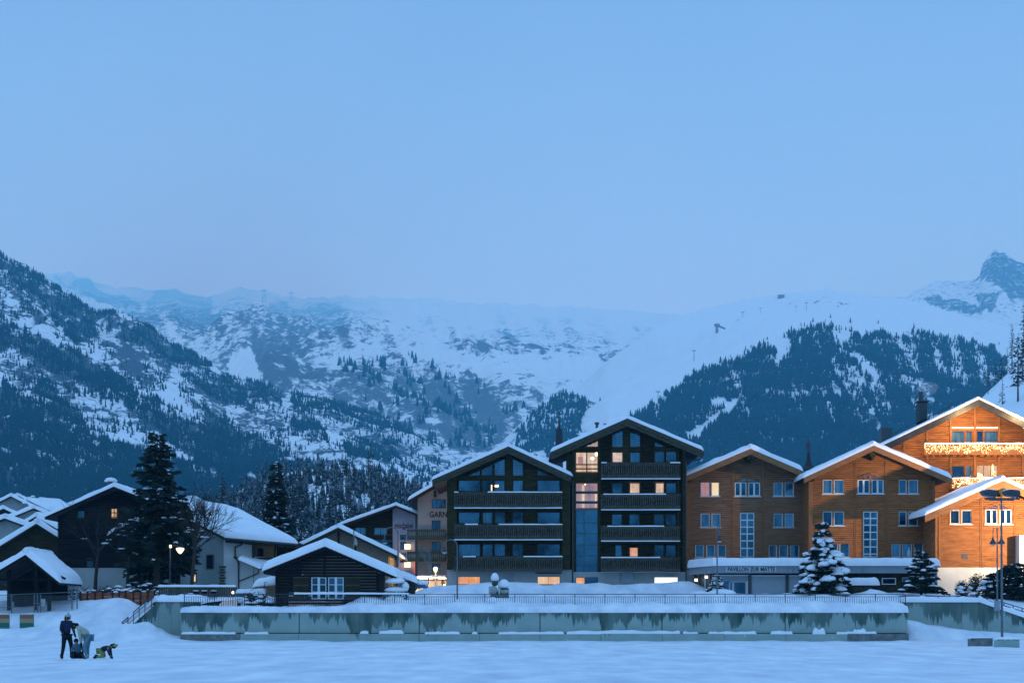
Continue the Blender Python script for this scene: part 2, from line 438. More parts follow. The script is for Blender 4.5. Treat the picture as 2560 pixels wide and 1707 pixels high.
class Ridge:
    def __init__(s, name, sky, base, Yn, Yf, x0, x1, nu, nv, g=0.8, amp=0.0, wl=100.0, seed=0, rock=None, m=None, skyamp=0.0, aniso=1.0, ft=0.05, dp=1.0):
        s.ft, s.dp = ft, dp
        s.sky = np.array(sky, float); s.base = np.array(base, float)
        s.Yn, s.Yf, s.g, s.amp, s.wl, s.seed, s.skyamp, s.aniso = Yn, Yf, g, amp, wl, seed, skyamp, aniso
        s.x0, s.x1 = x0, x1
        px = np.linspace(x0, x1, nu)[:, None]; v = np.linspace(0, 1, nv)[None, :]
        px, v = np.broadcast_arrays(px, v)
        X, Y, Z, py = s.pos(px, v)
        if rock is not None:
            rk = np.clip(rock(px, py, X, Y, Z), -0.6, 1.6)
            rk = rk + 0.0*X
        else: rk = np.zeros(X.shape)
        # slope adds bare rock where the ground stands steep
        P = np.stack([X, Y, Z], -1)
        back = P[:, -1, :].copy(); back[:, 1] += (Yf-Yn)*0.25 + 30; back[:, 2] = np.minimum(back[:, 2]*0.55, back[:, 2]-20)
        P = np.concatenate([P, back[:, None, :]], 1)
        rk = np.concatenate([rk, rk[:, -1:]], 1)
        N, M = P.shape[:2]
        idx = np.arange(N*M).reshape(N, M)
        f = np.stack([idx[:-1, :-1], idx[1:, :-1], idx[1:, 1:], idx[:-1, 1:]], -1).reshape(-1, 4)
        me = bpy.data.meshes.new(name)
        me.vertices.add(N*M); me.vertices.foreach_set('co', P.reshape(-1).astype(np.float32))
        me.loops.add(f.size); me.loops.foreach_set('vertex_index', f.reshape(-1).astype(np.int32))
        me.polygons.add(len(f)); me.polygons.foreach_set('loop_start', (np.arange(len(f))*4).astype(np.int32))
        me.polygons.foreach_set('use_smooth', np.ones(len(f), bool))
        a = me.attributes.new('rock', 'FLOAT', 'POINT'); a.data.foreach_set('value', rk.reshape(-1).astype(np.float32))
        me.update(calc_edges=True); me.validate()
        me.materials.append(m)
        s.o = bpy.data.objects.new(name, me); COL.objects.link(s.o); s.o['kind'] = 'structure'
    def pos(s, px, v):
        sk = np.interp(px, s.sky[:, 0], s.sky[:, 1]) + (fbm(px*0.045, px*0+s.seed, 4, s.seed+3)-0.5)*s.skyamp
        bs = np.interp(px, s.base[:, 0], s.base[:, 1])
        Y = s.Yn*(s.Yf/s.Yn)**(v**s.dp)
        py = bs + (sk-bs)*v**s.g
        X = (px-CX)*Y/FPX
        Z = CH + (HY-py)*Y/FPX
        if s.amp:
            n = fbm(X/s.wl, Y/(s.wl*s.aniso), 6, s.seed, 0.55)
            rdg = 1-np.abs(2*fbm(X/(s.wl*1.7)+3, Y/(s.wl*2.3*s.aniso), 4, s.seed+40)-1)
            fade = np.minimum(v/0.06, 1)*np.minimum((1-v)/s.ft, 1)
            Z = Z + s.amp*((n-0.5)*2 + (rdg-0.75))*fade
        py2 = HY - (Z-CH)*FPX/Y
        return X, Y, Z, py2

def forest(name, rid, dens, n, hmin, hmax, m, seed, vmin=0.0, vmax=1.0, slim=0.2, label=None, x0=None, x1=None):
    """thousands of small trees standing on a ridge, denser where dens(px, py) is higher"""
    rg = np.random.default_rng(seed)
    px = rg.uniform(x0 if x0 is not None else rid.x0, x1 if x1 is not None else rid.x1, n*6); v = rg.uniform(vmin, vmax, n*6)
    X, Y, Z, py = rid.pos(px, v)
    k = rg.random(len(px)) < dens(px, py)
    X, Y, Z = X[k][:n], Y[k][:n], Z[k][:n]
    n = len(X)
    H = rg.uniform(hmin, hmax, n)*rg.choice([1, 1, 1.15, 0.7], n); Rr = H*slim*rg.uniform(0.75, 1.3, n)
    K = 5
    ang = np.arange(K)*2*np.pi/K
    verts, faces = [], []
    # two stacked, ragged cones
    a0 = rg.uniform(0, 6.28, n)[:, None] + ang[None, :]
    r1 = Rr[:, None]*rg.uniform(0.6, 1.25, (n, K)); r2 = Rr[:, None]*0.62*rg.uniform(0.6, 1.3, (n, K))
    z1 = H[:, None]*rg.uniform(0.02, 0.16, (n, K)); z2 = H[:, None]*rg.uniform(0.38, 0.52, (n, K))
    lx = rg.normal(0, 0.03, n)*H
    V = np.zeros((n, 2*K+2, 3))
    V[:, :K, 0] = X[:, None]+r1*np.cos(a0); V[:, :K, 1] = Y[:, None]+r1*np.sin(a0); V[:, :K, 2] = Z[:, None]+z1
    V[:, K, 0] = X; V[:, K, 1] = Y; V[:, K, 2] = Z+H*0.72
    V[:, K+1:2*K+1, 0] = X[:, None]+r2*np.cos(a0); V[:, K+1:2*K+1, 1] = Y[:, None]+r2*np.sin(a0); V[:, K+1:2*K+1, 2] = Z[:, None]+z2
    V[:, 2*K+1, 0] = X+lx; V[:, 2*K+1, 1] = Y; V[:, 2*K+1, 2] = Z+H
    f0 = [(i, (i+1) % K, K) for i in range(K)] + [(K+1+i, K+1+(i+1) % K, 2*K+1) for i in range(K)]
    F = (np.array(f0)[None] + (np.arange(n)*(2*K+2))[:, None, None]).reshape(-1, 3)
    me = bpy.data.meshes.new(name)
    me.vertices.add(n*(2*K+2)); me.vertices.foreach_set('co', V.reshape(-1).astype(np.float32))
    me.loops.add(F.size); me.loops.foreach_set('vertex_index', F.reshape(-1).astype(np.int32))
    me.polygons.add(len(F)); me.polygons.foreach_set('loop_start', (np.arange(len(F))*3).astype(np.int32))
    me.update(calc_edges=True); me.materials.append(m)
    o = bpy.data.objects.new(name, me); COL.objects.link(o)
    tag(o, label, kind='stuff')
    return o

SN = (0.88, 0.90, 0.94)
TM_FAR = terrain_mat('far_rock_and_snow', 0.024, (1, 0.8, 1.7), (0, R(24), 0), (0.05, 0.06, 0.09), (0.22, 0.23, 0.27), SN, 3.0)
TM_LEFT = terrain_mat('near_rock_and_snow', 0.036, (1, 0.6, 1.9), (0, R(30), 0), (0.025, 0.035, 0.045), (0.14, 0.15, 0.18), SN, 5.0)
TM_RIGHT = terrain_mat('forest_slope_snow', 0.012, (1, 0.6, 1.0), (0, R(60), 0), (0.04, 0.05, 0.06), (0.14, 0.15, 0.17), SN, 5.0)
TM_NEAR = terrain_mat('hillside_snow', 0.03, (1, 0.6, 2), (0, R(15), 0), (0.03, 0.04, 0.04), (0.10, 0.10, 0.11), SN, 5.0)

# far snow mountain behind the valley, and the peaks above the right shoulder
def rock_c(px, py, X, Y, Z):
    m1 = mask(px, py, [[(380,728),(470,724),(520,745),(540,780),(600,770),(680,750),(745,770),(790,770),(830,760),(880,800),(885,860),(780,880),(745,905),(760,960),(720,990),(660,960),(630,900),(595,880),(560,840),(500,850),(430,800),(370,770)],
                       [(120,690),(200,700),(300,735),(380,770),(420,830),(330,800),(250,760),(170,715)],
                       [(555,715),(600,702),(665,712),(660,722),(560,722)]], 14, 3)
    m2 = mask(px, py, [[(1195,815),(1230,812),(1305,840),(1298,852),(1200,832)], [(1160,850),(1240,868),(1290,905),(1230,915),(1150,880)],
                       [(850,920),(980,880),(1100,915),(1200,960),(1300,1040),(1330,1110),(1150,1130),(1000,1090),(880,1020),(820,970)]], 14, 9)
    talus = mask(px, py, [[(595,880),(625,860),(650,925),(690,960),(640,965),(575,935),(570,905)]], 5, 4)
    clean = mask(px, py, [[(1000,880),(1200,930),(1400,985),(1560,1000),(1480,880),(1240,900),(1100,850)]], 14, 14)
    n = fbm(X/420, Y/900+Z/260, 5, 71)
    ribs = fbm(px*0.055-py*0.03, py*0.011, 4, 83)
    return 0.36 + (ribs-0.5)*1.1*(1-clean)*sstep(745, 830, py) + (n-0.5)*1.1 + 0.36*m1 + 0.30*m2 - 0.9*talus - 0.4*clean - 0.30*sstep(840, 1000, px)*sstep(880, 820, py)
sky_c = [(-300,640),(60,672),(111,681),(172,681),(268,714),(330,722),(383,728),(432,718),(478,734),(520,742),(555,728),(600,722),(660,724),(700,738),(760,745),(820,742),(900,742),(1000,744),(1100,748),(1200,757),(1400,765),(1600,778),(1700,785),(1800,800),(2700,800)]
R_C = Ridge('far_mountain', sky_c, [(-300,1300),(2700,1300)], 4600, 40000, -200, 2100, 560, 240, 0.72, 230, 620, 5, rock_c, TM_FAR, 16, 1.0, ft=0.3, dp=2.8)

def rock_p(px, py, X, Y, Z):
    m1 = mask(px, py, [[(2440,700),(2455,657),(2480,625),(2510,632),(2560,655),(2700,700),(2700,760),(2530,745),(2500,715)],
                       [(2290,745),(2340,742),(2420,755),(2490,765),(2480,785),(2400,780),(2330,765)],[(2440,740),(2500,735),(2490,775),(2450,770)]], 9, 31)
    return 0.10 + (fbm(X/300, Z/200, 4, 3)-0.5)*0.7 + 0.62*m1
R_P = Ridge('right_rock_peak', [(1900,790),(2160,745),(2265,742),(2280,730),(2338,703),(2426,703),(2449,690),(2455,660),(2470,640),(2487,622),(2500,634),(2512,632),(2541,652),(2580,664),(2700,690)],
            [(1900,1000),(2700,1000)], 9000, 11500, 1900, 2700, 260, 90, 0.9, 50, 700, 15, rock_p, TM_FAR, 5)

# right shoulder: smooth snow above, spruce forest below
FOREST_R = [[(1560,1075),(1598,1036),(1659,990),(1697,968),(1736,935),(1785,912),(1828,898),(1870,888),(1895,868),(1925,868),(1950,880),(1962,900),(1985,880),(1972,850),(1955,836),(1975,828),(2010,832),(2044,812),(2074,822),(2090,850),(2100,880),(2110,860),(2130,870),(2180,1000),(2200,1110),(2560,1120),(2560,1290),(1560,1290)],
            [(2120,845),(2160,840),(2200,826),(2240,840),(2300,828),(2380,850),(2430,855),(2480,880),(2520,900),(2500,1090),(2180,1110),(2120,930)]]
GAPS_R = [[(1930,905),(1950,915),(1965,890),(1985,878),(1972,850),(1965,870),(1950,880),(1935,895)],
          [(2125,878),(2150,885),(2190,925),(2200,950),(2160,930),(2130,900)], [(2070,940),(2095,960),(2112,1015),(2085,990)],
          [(2225,840),(2250,850),(2290,900),(2300,930),(2260,890)], [(2320,850),(2350,880),(2370,930),(2345,920)], [(2165,1010),(2190,1040),(2215,1090),(2190,1080)],
          [(1715,1085),(1760,1060),(1840,1000),(1850,1010),(1790,1060),(1740,1105)], [(1775,1000),(1810,995),(1830,1020),(1790,1020)], [(2300,955),(2340,1000),(2380,1030),(2330,1010)]]
def dens_r(px, py):
    d = mask(px, py, FOREST_R, 9, 21, 0.05)
    gp = mask(px, py, GAPS_R, 8, 22, 0.05)
    streak = fbm(px*0.035 - py*0.012, py*0.006, 4, 77)
    right = sstep(2100, 2200, px)
    thin = np.where(streak > 0.36 + 0.14*right, 1.0, 0.22)
    up = (mask(px, py, [[(1740,960),(1850,870),(2050,790),(2300,815),(2500,850),(2500,900),(1740,990)]], 6, 23)*0.018)
    low = sstep(1000, 1120, py)
    return np.maximum(d*(1-gp)*np.maximum(thin, low*0.9), up)
def rock_r(px, py, X, Y, Z):
    f = mask(px, py, FOREST_R, 12, 21)
    m1 = mask(px, py, [[(1960,755),(2010,738),(2060,735),(2110,745),(2130,765),(2100,770),(2040,760),(1970,762)]], 6, 12)
    n = fbm(X/150, Z/90, 5, 7)
    return -0.30 + (n-0.5)*0.8 + 0.62*f + 0.55*m1
R_R = Ridge('right_mountain', [(1280,1075),(1330,1052),(1400,1000),(1460,955),(1520,900),(1580,858),(1640,820),(1700,792),(1760,772),(1860,749),(1944,736),(2000,730),(2032,729),(2070,722),(2108,734),(2185,741),(2265,747),(2330,765),(2420,792),(2500,812),(2800,850)],
            [(1280,1330),(2800,1330)], 2700, 5400, 1290, 2750, 500, 240, 0.85, 42, 330, 25, rock_r, TM_RIGHT, 3)
forest('spruce_forest', R_R, dens_r, 44000, 9, 16, NEEDLEF, 5, 0.0, 0.97, 0.18, 'dark spruce forest in streaks over the right mountain side')

# knoll with trees in the middle of the valley
R_K = Ridge('wooded_knoll', [(1150,1150),(1250,1110),(1307,1052),(1350,1020),(1414,985),(1440,985),(1468,1000),(1506,1012),(1560,1040),(1640,1130),(1700,1200)],
            [(1100,1260),(1750,1260)], 3300, 4500, 1150, 1700, 160, 80, 0.9, 22, 160, 35,
            lambda px, py, X, Y, Z: 0.30+(fbm(X/90, Z/60, 4, 8)-0.5)*0.8, TM_LEFT, 4)
forest('spruce_wood', R_K, lambda px, py: 0.9*mask(px, py, [[(1290,1075),(1350,1015),(1414,978),(1440,1000),(1400,1060),(1370,1130),(1290,1130)], [(1400,1010),(1470,1000),(1440,1110),(1360,1160)]], 8, 31, 0.05) + 0.14*(px > 1430),
       1500, 12, 19, NEEDLEF, 15, 0.0, 1.0, 0.2, 'small dark wood on the knoll behind the church spire')

# foreground mountain on the left
FOREST_L = [[(-200,560),(0,640),(60,668),(111,692),(153,730),(199,756),(245,784),(283,776),(306,790),(344,806),(383,830),(421,860),(478,882),(536,918),(574,941),(631,956),(681,970),(720,1000),(700,1010),(640,990),(560,960),(500,925),(420,895),(380,860),(330,835),(280,815),(235,800),(190,775),(150,755),(100,720),(40,690),(0,670),(-200,600)],
            [(-200,760),(0,790),(60,822),(153,868),(268,925),(344,975),(459,1045),(574,1090),(680,1140),(760,1200),(560,1190),(440,1120),(330,1040),(230,985),(130,930),(50,880),(-200,840)],
            [(60,690),(110,715),(160,760),(230,800),(235,850),(190,870),(140,800),(80,740),(20,700),(0,680)],
            [(-200,1045),(0,1045),(90,1060),(160,1080),(250,1090),(300,1120),(400,1140),(520,1180),(620,1210),(800,1240),(900,1500),(-200,1500)],
            [(0,960),(60,990),(110,960),(170,1010),(210,1060),(120,1090),(0,1060)], [(480,1010),(600,1080),(700,1120),(780,1180),(700,1180),(560,1110)],
            [(300,800),(420,870),(560,950),(660,1010),(620,1030),(500,970),(400,910),(300,850)]]
def dens_l(px, py):
    d = mask(px, py, FOREST_L, 15, 41, 0.03)
    st = fbm(px*0.05, py*0.02, 4, 79)
    low = sstep(1130, 1200, py)
    thin = np.where(st > 0.47 - 0.12*low, 1.0, 0.30)
    return np.maximum(d*thin, 0.10*(fbm(px*0.03, py*0.03, 3, 60) > 0.45))
def rock_l(px, py, X, Y, Z):
    f = mask(px, py, FOREST_L, 15, 41)
    n = fbm(X/120, Z/70+Y/500, 6, 17)
    big = mask(px, py, [[(170,830),(230,790),(260,850),(200,880)], [(260,870),(330,860),(420,920),(430,960),(350,960),(290,910)], [(0,720),(90,750),(160,800),(60,800)],
                        [(470,960),(560,1000),(580,1050),(500,1020)], [(60,900),(200,960),(150,1000),(40,940)]], 16, 44)
    ribs = fbm(px*0.05-py*0.045, (px+py)*0.010, 4, 84)
    return 0.34 + (ribs-0.5)*0.8 + (n-0.5)*1.1 + 0.42*f + 0.38*big
sky_l = [(-300,500),(0,634),(38,652),(77,668),(111,690),(153,728),(199,755),(245,782),(283,776),(306,790),(344,806),(383,829),(421,859),(478,882),(536,917),(574,940),(631,955),(681,970),(700,984),(722,982),(784,990),(830,1002),(887,1024),(944,1043),(983,1058),(1021,1085),(1078,1112),(1150,1142),(1250,1178),(1400,1220)]
R_L = Ridge('left_mountain', sky_l, [(-300,1460),(700,1420),(1400,1330)], 2100, 4800, -280, 1400, 640, 300, 0.70, 60, 260, 45, rock_l, TM_LEFT, 5)
forest('mountain_forest', R_L, dens_l, 56000, 7, 14, NEEDLEF, 6, 0.02, 1.0, 0.16, 'dark forest climbing the left mountain to its ridge')
def dens_l2(px, py):
    hump = mask(px, py, [[(720,985),(830,1005),(950,1045),(1020,1085),(1080,1115),(1000,1120),(900,1080),(800,1040),(740,1040)], [(860,1110),(960,1120),(1010,1160),(880,1150)],[(720,1000),(800,1060),(820,1110),(740,1080)]], 10, 51)
    return hump*0.8
forest('larch_forest', R_L, dens_l2, 3000, 11, 17, NEEDLEF, 8, 0.3, 1.0, 0.15, 'dark trees along the low spur in the valley', 700, 1150)
forest('scattered_pine_wood', R_C, lambda px, py: 0.5*mask(px, py, [[(840,900),(1000,880),(1100,930),(1200,960),(1330,1040),(1330,1130),(1150,1140),(1000,1090),(860,990)]], 14, 61)*(fbm(px*0.04, py*0.04, 3, 5) > 0.5),
       1500, 22, 36, NEEDLEF, 9, 0.1, 0.9, 0.2, 'scattered pines on the rocky valley head', 800, 1350)

# nearer wooded slope behind the hotels, hillside village slope, right pasture
R_W = Ridge('wooded_slope', [(-200,1300),(150,1290),(400,1330),(500,1290),(560,1265),(640,1225),(700,1185),(750,1175),(850,1170),(950,1200),(1050,1235),(1200,1280),(1400,1330)],
            [(-200,1440),(1400,1440)], 330, 760, -200, 1350, 260, 80, 0.9, 3.0, 28, 65,
            lambda px, py, X, Y, Z: 0.35+(fbm(X/14, Z/8, 4, 18)-0.5)*1.1, TM_NEAR, 8)
R_S = Ridge('right_pasture', [(2250,1130),(2380,1050),(2457,992),(2500,950),(2530,925),(2560,893),(2700,800),(2800,760)], [(2250,1250),(2800,1250)], 420, 780, 2250, 2800, 90, 50, 0.9, 3, 60, 75,
            lambda px, py, X, Y, Z: -0.25+(fbm(X/20, Z/9, 4, 18)-0.5)*0.5, TM_NEAR, 5)

def on_ridge(Rd, px, py):
    best = None
    for v in np.linspace(0, 1, 400):
        X, Y, Z, p = Rd.pos(np.array([float(px)]), np.array([v]))
        if best is None or abs(float(p[0])-py) < best[0]: best = (abs(float(p[0])-py), float(X[0]), float(Y[0]), float(Z[0]))
    return best[1:]

# ------------------------------------------------------------------ ground
def height_sheet(name, xs, ys, fn, m, label=None, kind='structure'):
    X, Y = np.meshgrid(xs, ys, indexing='ij')
    Z = fn(X, Y)
    P = np.stack([X, Y, Z], -1); N, M = X.shape
    idx = np.arange(N*M).reshape(N, M)
    f = np.stack([idx[:-1, :-1], idx[1:, :-1], idx[1:, 1:], idx[:-1, 1:]], -1).reshape(-1, 4)
    me = bpy.data.meshes.new(name)
    me.vertices.add(N*M); me.vertices.foreach_set('co', P.reshape(-1).astype(np.float32))
    me.loops.add(f.size); me.loops.foreach_set('vertex_index', f.reshape(-1).astype(np.int32))
    me.polygons.add(len(f)); me.polygons.foreach_set('loop_start', (np.arange(len(f))*4).astype(np.int32))
    me.polygons.foreach_set('use_smooth', np.ones(len(f), bool))
    me.update(calc_edges=True); me.materials.append(m)
    o = bpy.data.objects.new(name, me); COL.objects.link(o)
    tag(o, label, kind=kind)
    return o

def z_rink(X, Y):
    z = (fbm(X/3.0, Y/9, 4, 5)-0.5)*0.10 + (fbm(X/0.9, Y/2.5, 3, 6)-0.5)*0.06
    # bank on the left, rising to the fence and the stairs
    wl = sstep(-24.5, -30.0, X)
    bank = wl*(sstep(134, 160, Y)*2.9 + sstep(138, 143, Y)*0.35*(fbm(X/2, Y/3, 3, 9)))
    lump = np.exp(-((X+26.0)/2.2)**2-((Y-140.5)/2.6)**2)*1.15*(0.6+0.8*fbm(X/0.8, Y/1.2, 4, 12))
    lump2 = np.exp(-((X+30.0)/4.0)**2-((Y-152)/5)**2)*0.6*(0.6+0.8*fbm(X/1.5, Y/2, 4, 13))
    # drift at the foot of the right wall
    wr = sstep(27.4, 28.4, X)*sstep(139.5, 146, Y)*(1.25 - 0.028*(X-28)*1.2)*(0.75+0.5*fbm(X/1.6, Y/2, 4, 14))*np.exp(-np.maximum(X-28.5, 0)/5.5)
    z = z + np.exp(-((X+16.6)/2.6)**2-((Y-78.5)/5.0)**2)*(fbm(X/0.45, Y/0.9, 3, 61)-0.5)*0.22
    foot = sstep(137.0, 138.6, Y)*0.13*fbm(X/1.5, Y/1, 3, 15)
    return z + bank + lump + lump2 + np.maximum(wr, 0) + foot + sstep(139, 146, Y)*0.25*sstep(27, 29, X)
ys = np.concatenate([np.linspace(-30, 40, 20), np.linspace(42, 130, 200), np.linspace(130.3, 160, 110)])
xs = np.linspace(-62, 62, 460)
height_sheet('snowy_rink', xs, ys, z_rink, GSNOW)
height_sheet('ground', np.concatenate([[-9000, -3000, -800, -200], np.linspace(-100, 100, 20), [200, 800, 3000, 9000]]),
             np.concatenate([[-6000, -1000, -200], np.linspace(-60, 1000, 40), [46000]]), lambda X, Y: X*0-0.6, GSNOW)

def z_terr(X, Y):
    t = np.interp(Y, [138.9, 141.5, 146, 150, 160, 172, 190, 230, 300, 420], [2.15, 2.72, 2.85, 3.0, 3.55, 3.9, 4.2, 4.8, 6.0, 8.0])
    n = (fbm(X/2.6, Y/2.0, 4, 25)-0.5)*0.42 + (fbm(X/0.7, Y/0.8, 3, 26)-0.5)*0.12
    side = np.exp(-np.maximum(Y-175, 0)/60)
    up = sstep(-45, -80, X)*sstep(200, 360, Y)*11
    return t + n*np.minimum(1, (Y-138.5)/3) + up
def z_front(X, Y):
    d = Y-138.92
    lip = np.sqrt(np.clip(1-(1-np.clip(d/0.30, 0, 1))**2, 0, 1))
    hole = sstep(-10.6, -12.5, X)                        # less snow behind the left part of the railing
    rise = np.interp(Y, [138.9, 139.6, 141.5, 146], [0.28, 0.38, 0.66, 0.86]) - hole*np.interp(Y, [139.6, 141.0, 146], [0.0, 0.32, 0.5])
    lum = (fbm(X/1.9, Y/1.4, 4, 33)-0.42)*0.52 + (fbm(X/0.28, Y/0.4, 3, 34)-0.5)*0.10
    drift = sstep(141.2, 143.5, Y)*0.85*np.clip(fbm(X/4.5, Y/6, 3, 37)-0.38, 0, 1)*2.2*(1-hole)*sstep(27.4, 24, X)
    return 2.03 + lip*(rise+lum+drift*0.7)
height_sheet('terrace_snow', np.linspace(-23.05, 27.55, 420), np.concatenate([[138.92, 138.93, 138.96, 139.0, 139.06, 139.14, 139.24], np.linspace(139.4, 147, 40)]), z_front, GSNOW)
def z_back(X, Y):
    z = z_terr(X, Y)
    bk = sstep(-30, -22, X)
    berm = np.exp(-((Y-165.5-0.03*X)/2.6)**2)*sstep(0.2, 0.8, fbm(X/4.5, Y/14, 3, 53))*0.9*sstep(-9, -6, X)*sstep(17.5, 14.5, X)
    berm2 = np.exp(-((Y-156)/2.0)**2)*np.clip(fbm(X/2.2, Y/9, 3, 57)-0.35, 0, 1)*1.6*sstep(20, 22, X)*sstep(30.5, 28, X)
    berm3 = np.exp(-((Y-152)/2.5)**2)*0.65*np.exp(-((X+9.6)/2.0)**2)
    z = z + berm + berm2 + berm3
    z = z - np.clip(X-33.5, 0, 8)*0.33*np.exp(-(Y-146)/5)
    left = sstep(-22.5, -25.5, X)*sstep(168, 158, Y)
    return z*(1-left) + (z_rink(X, np.minimum(Y, 160))-0.03+np.maximum(Y-160, 0)*0.05)*left
height_sheet('village_ground', np.linspace(-95, 95, 330), np.concatenate([np.linspace(146.3, 180, 86), np.linspace(182, 420, 60)]), z_back, GSNOW)

# ------------------------------------------------------------------ air
HAZE = bpy.data.materials.new('haze_air'); HAZE.use_nodes = True
ht = HAZE.node_tree; ht.nodes.clear()
ho = ht.nodes.new('ShaderNodeOutputMaterial'); hv = ht.nodes.new('ShaderNodeVolumePrincipled')
hv.inputs['Color'].default_value = (0.18, 0.71, 1.0, 1); hv.inputs['Density'].default_value = 0.000072; hv.inputs['Absorption Color'].default_value = (1, 1, 1, 1)
hv.inputs['Anisotropy'].default_value = 0.0
ht.links.new(hv.outputs[0], ho.inputs['Volume'])
hb = MB(); hb.box(-12000, 12000, -300, 47000, -3.0, 7000).build('haze', HAZE, kind='stuff')
# ------------------------------------------------------------------ building kit
class Gable:
    """outline of a gabled front: wall edges and the underside of the roof, in metres"""
    def __init__(s, xl, xr, zb, apex, el, er): s.xl, s.xr, s.zb, s.ap, s.el, s.er = xl, xr, zb, apex, el, er
    def top(s, x):
        ax, az = s.ap
        if x <= ax: ex, ez = s.el; return ez + (az-ez)*(x-ex)/(ax-ex)
        ex, ez = s.er; return ez + (az-ez)*(x-ex)/(ax-ex)
    def lo(s, z):
        if z <= s.top(s.xl): return s.xl
        ex, ez = s.el; ax, az = s.ap; return ex + (ax-ex)*(z-ez)/(az-ez)
    def hi(s, z):
        if z <= s.top(s.xr): return s.xr
        ex, ez = s.er; ax, az = s.ap; return ex + (ax-ex)*(z-ez)/(az-ez)

def wall_cells(mb, g, z0, z1, holes, Y, thick=0.3, board=None, tilt=0.03):
    """wall between z0 and z1 with real openings; board = height of the single weatherboards"""
    zt = min(z1, g.ap[1]-0.01)
    if board:
        n = max(1, int(round((zt-z0)/board))); zs = [z0+(zt-z0)*i/n for i in range(n+1)]
    else:
        zs = {z0, zt, g.top(g.xl), g.top(g.xr)}
        for h in holes: zs |= {h[2], h[3]}
        zs = sorted(z for z in zs if z0-1e-6 <= z <= zt+1e-6)
    for a, b in zip(zs, zs[1:]):
        if b-a < 0.004: continue
        bb = b - (0.038 if board else 0)
        L0, L1, H0, H1 = g.lo(a), g.lo(bb), g.hi(a), g.hi(bb)
        mid = (a+b)/2
        cuts = sorted([(h[0], h[1]) for h in holes if h[2] < mid < h[3]])
        segs, x = [], None
        cur = (L0, L1)
        for c0, c1 in cuts:
            if c1 <= cur[0] : continue
            if c0 > cur[0] + 0.01: segs.append((cur[0], cur[1], c0, c0))
            cur = (c1, c1)
        if H0 > cur[0]+0.01: segs.append((cur[0], cur[1], H0, max(H1, cur[1]+0.005)))
        t = tilt if board else 0
        for x0b, x0t, x1b, x1t in segs:
            mb.add([(x0b,Y-t,a),(x1b,Y-t,a),(x1b,Y+thick,a),(x0b,Y+thick,a),(x0t,Y,bb),(x1t,Y,bb),(x1t,Y+thick,bb),(x0t,Y+thick,bb)],
                   [(0,3,2,1),(4,5,6,7),(0,1,5,4),(1,2,6,5),(2,3,7,6),(3,0,4,7)])

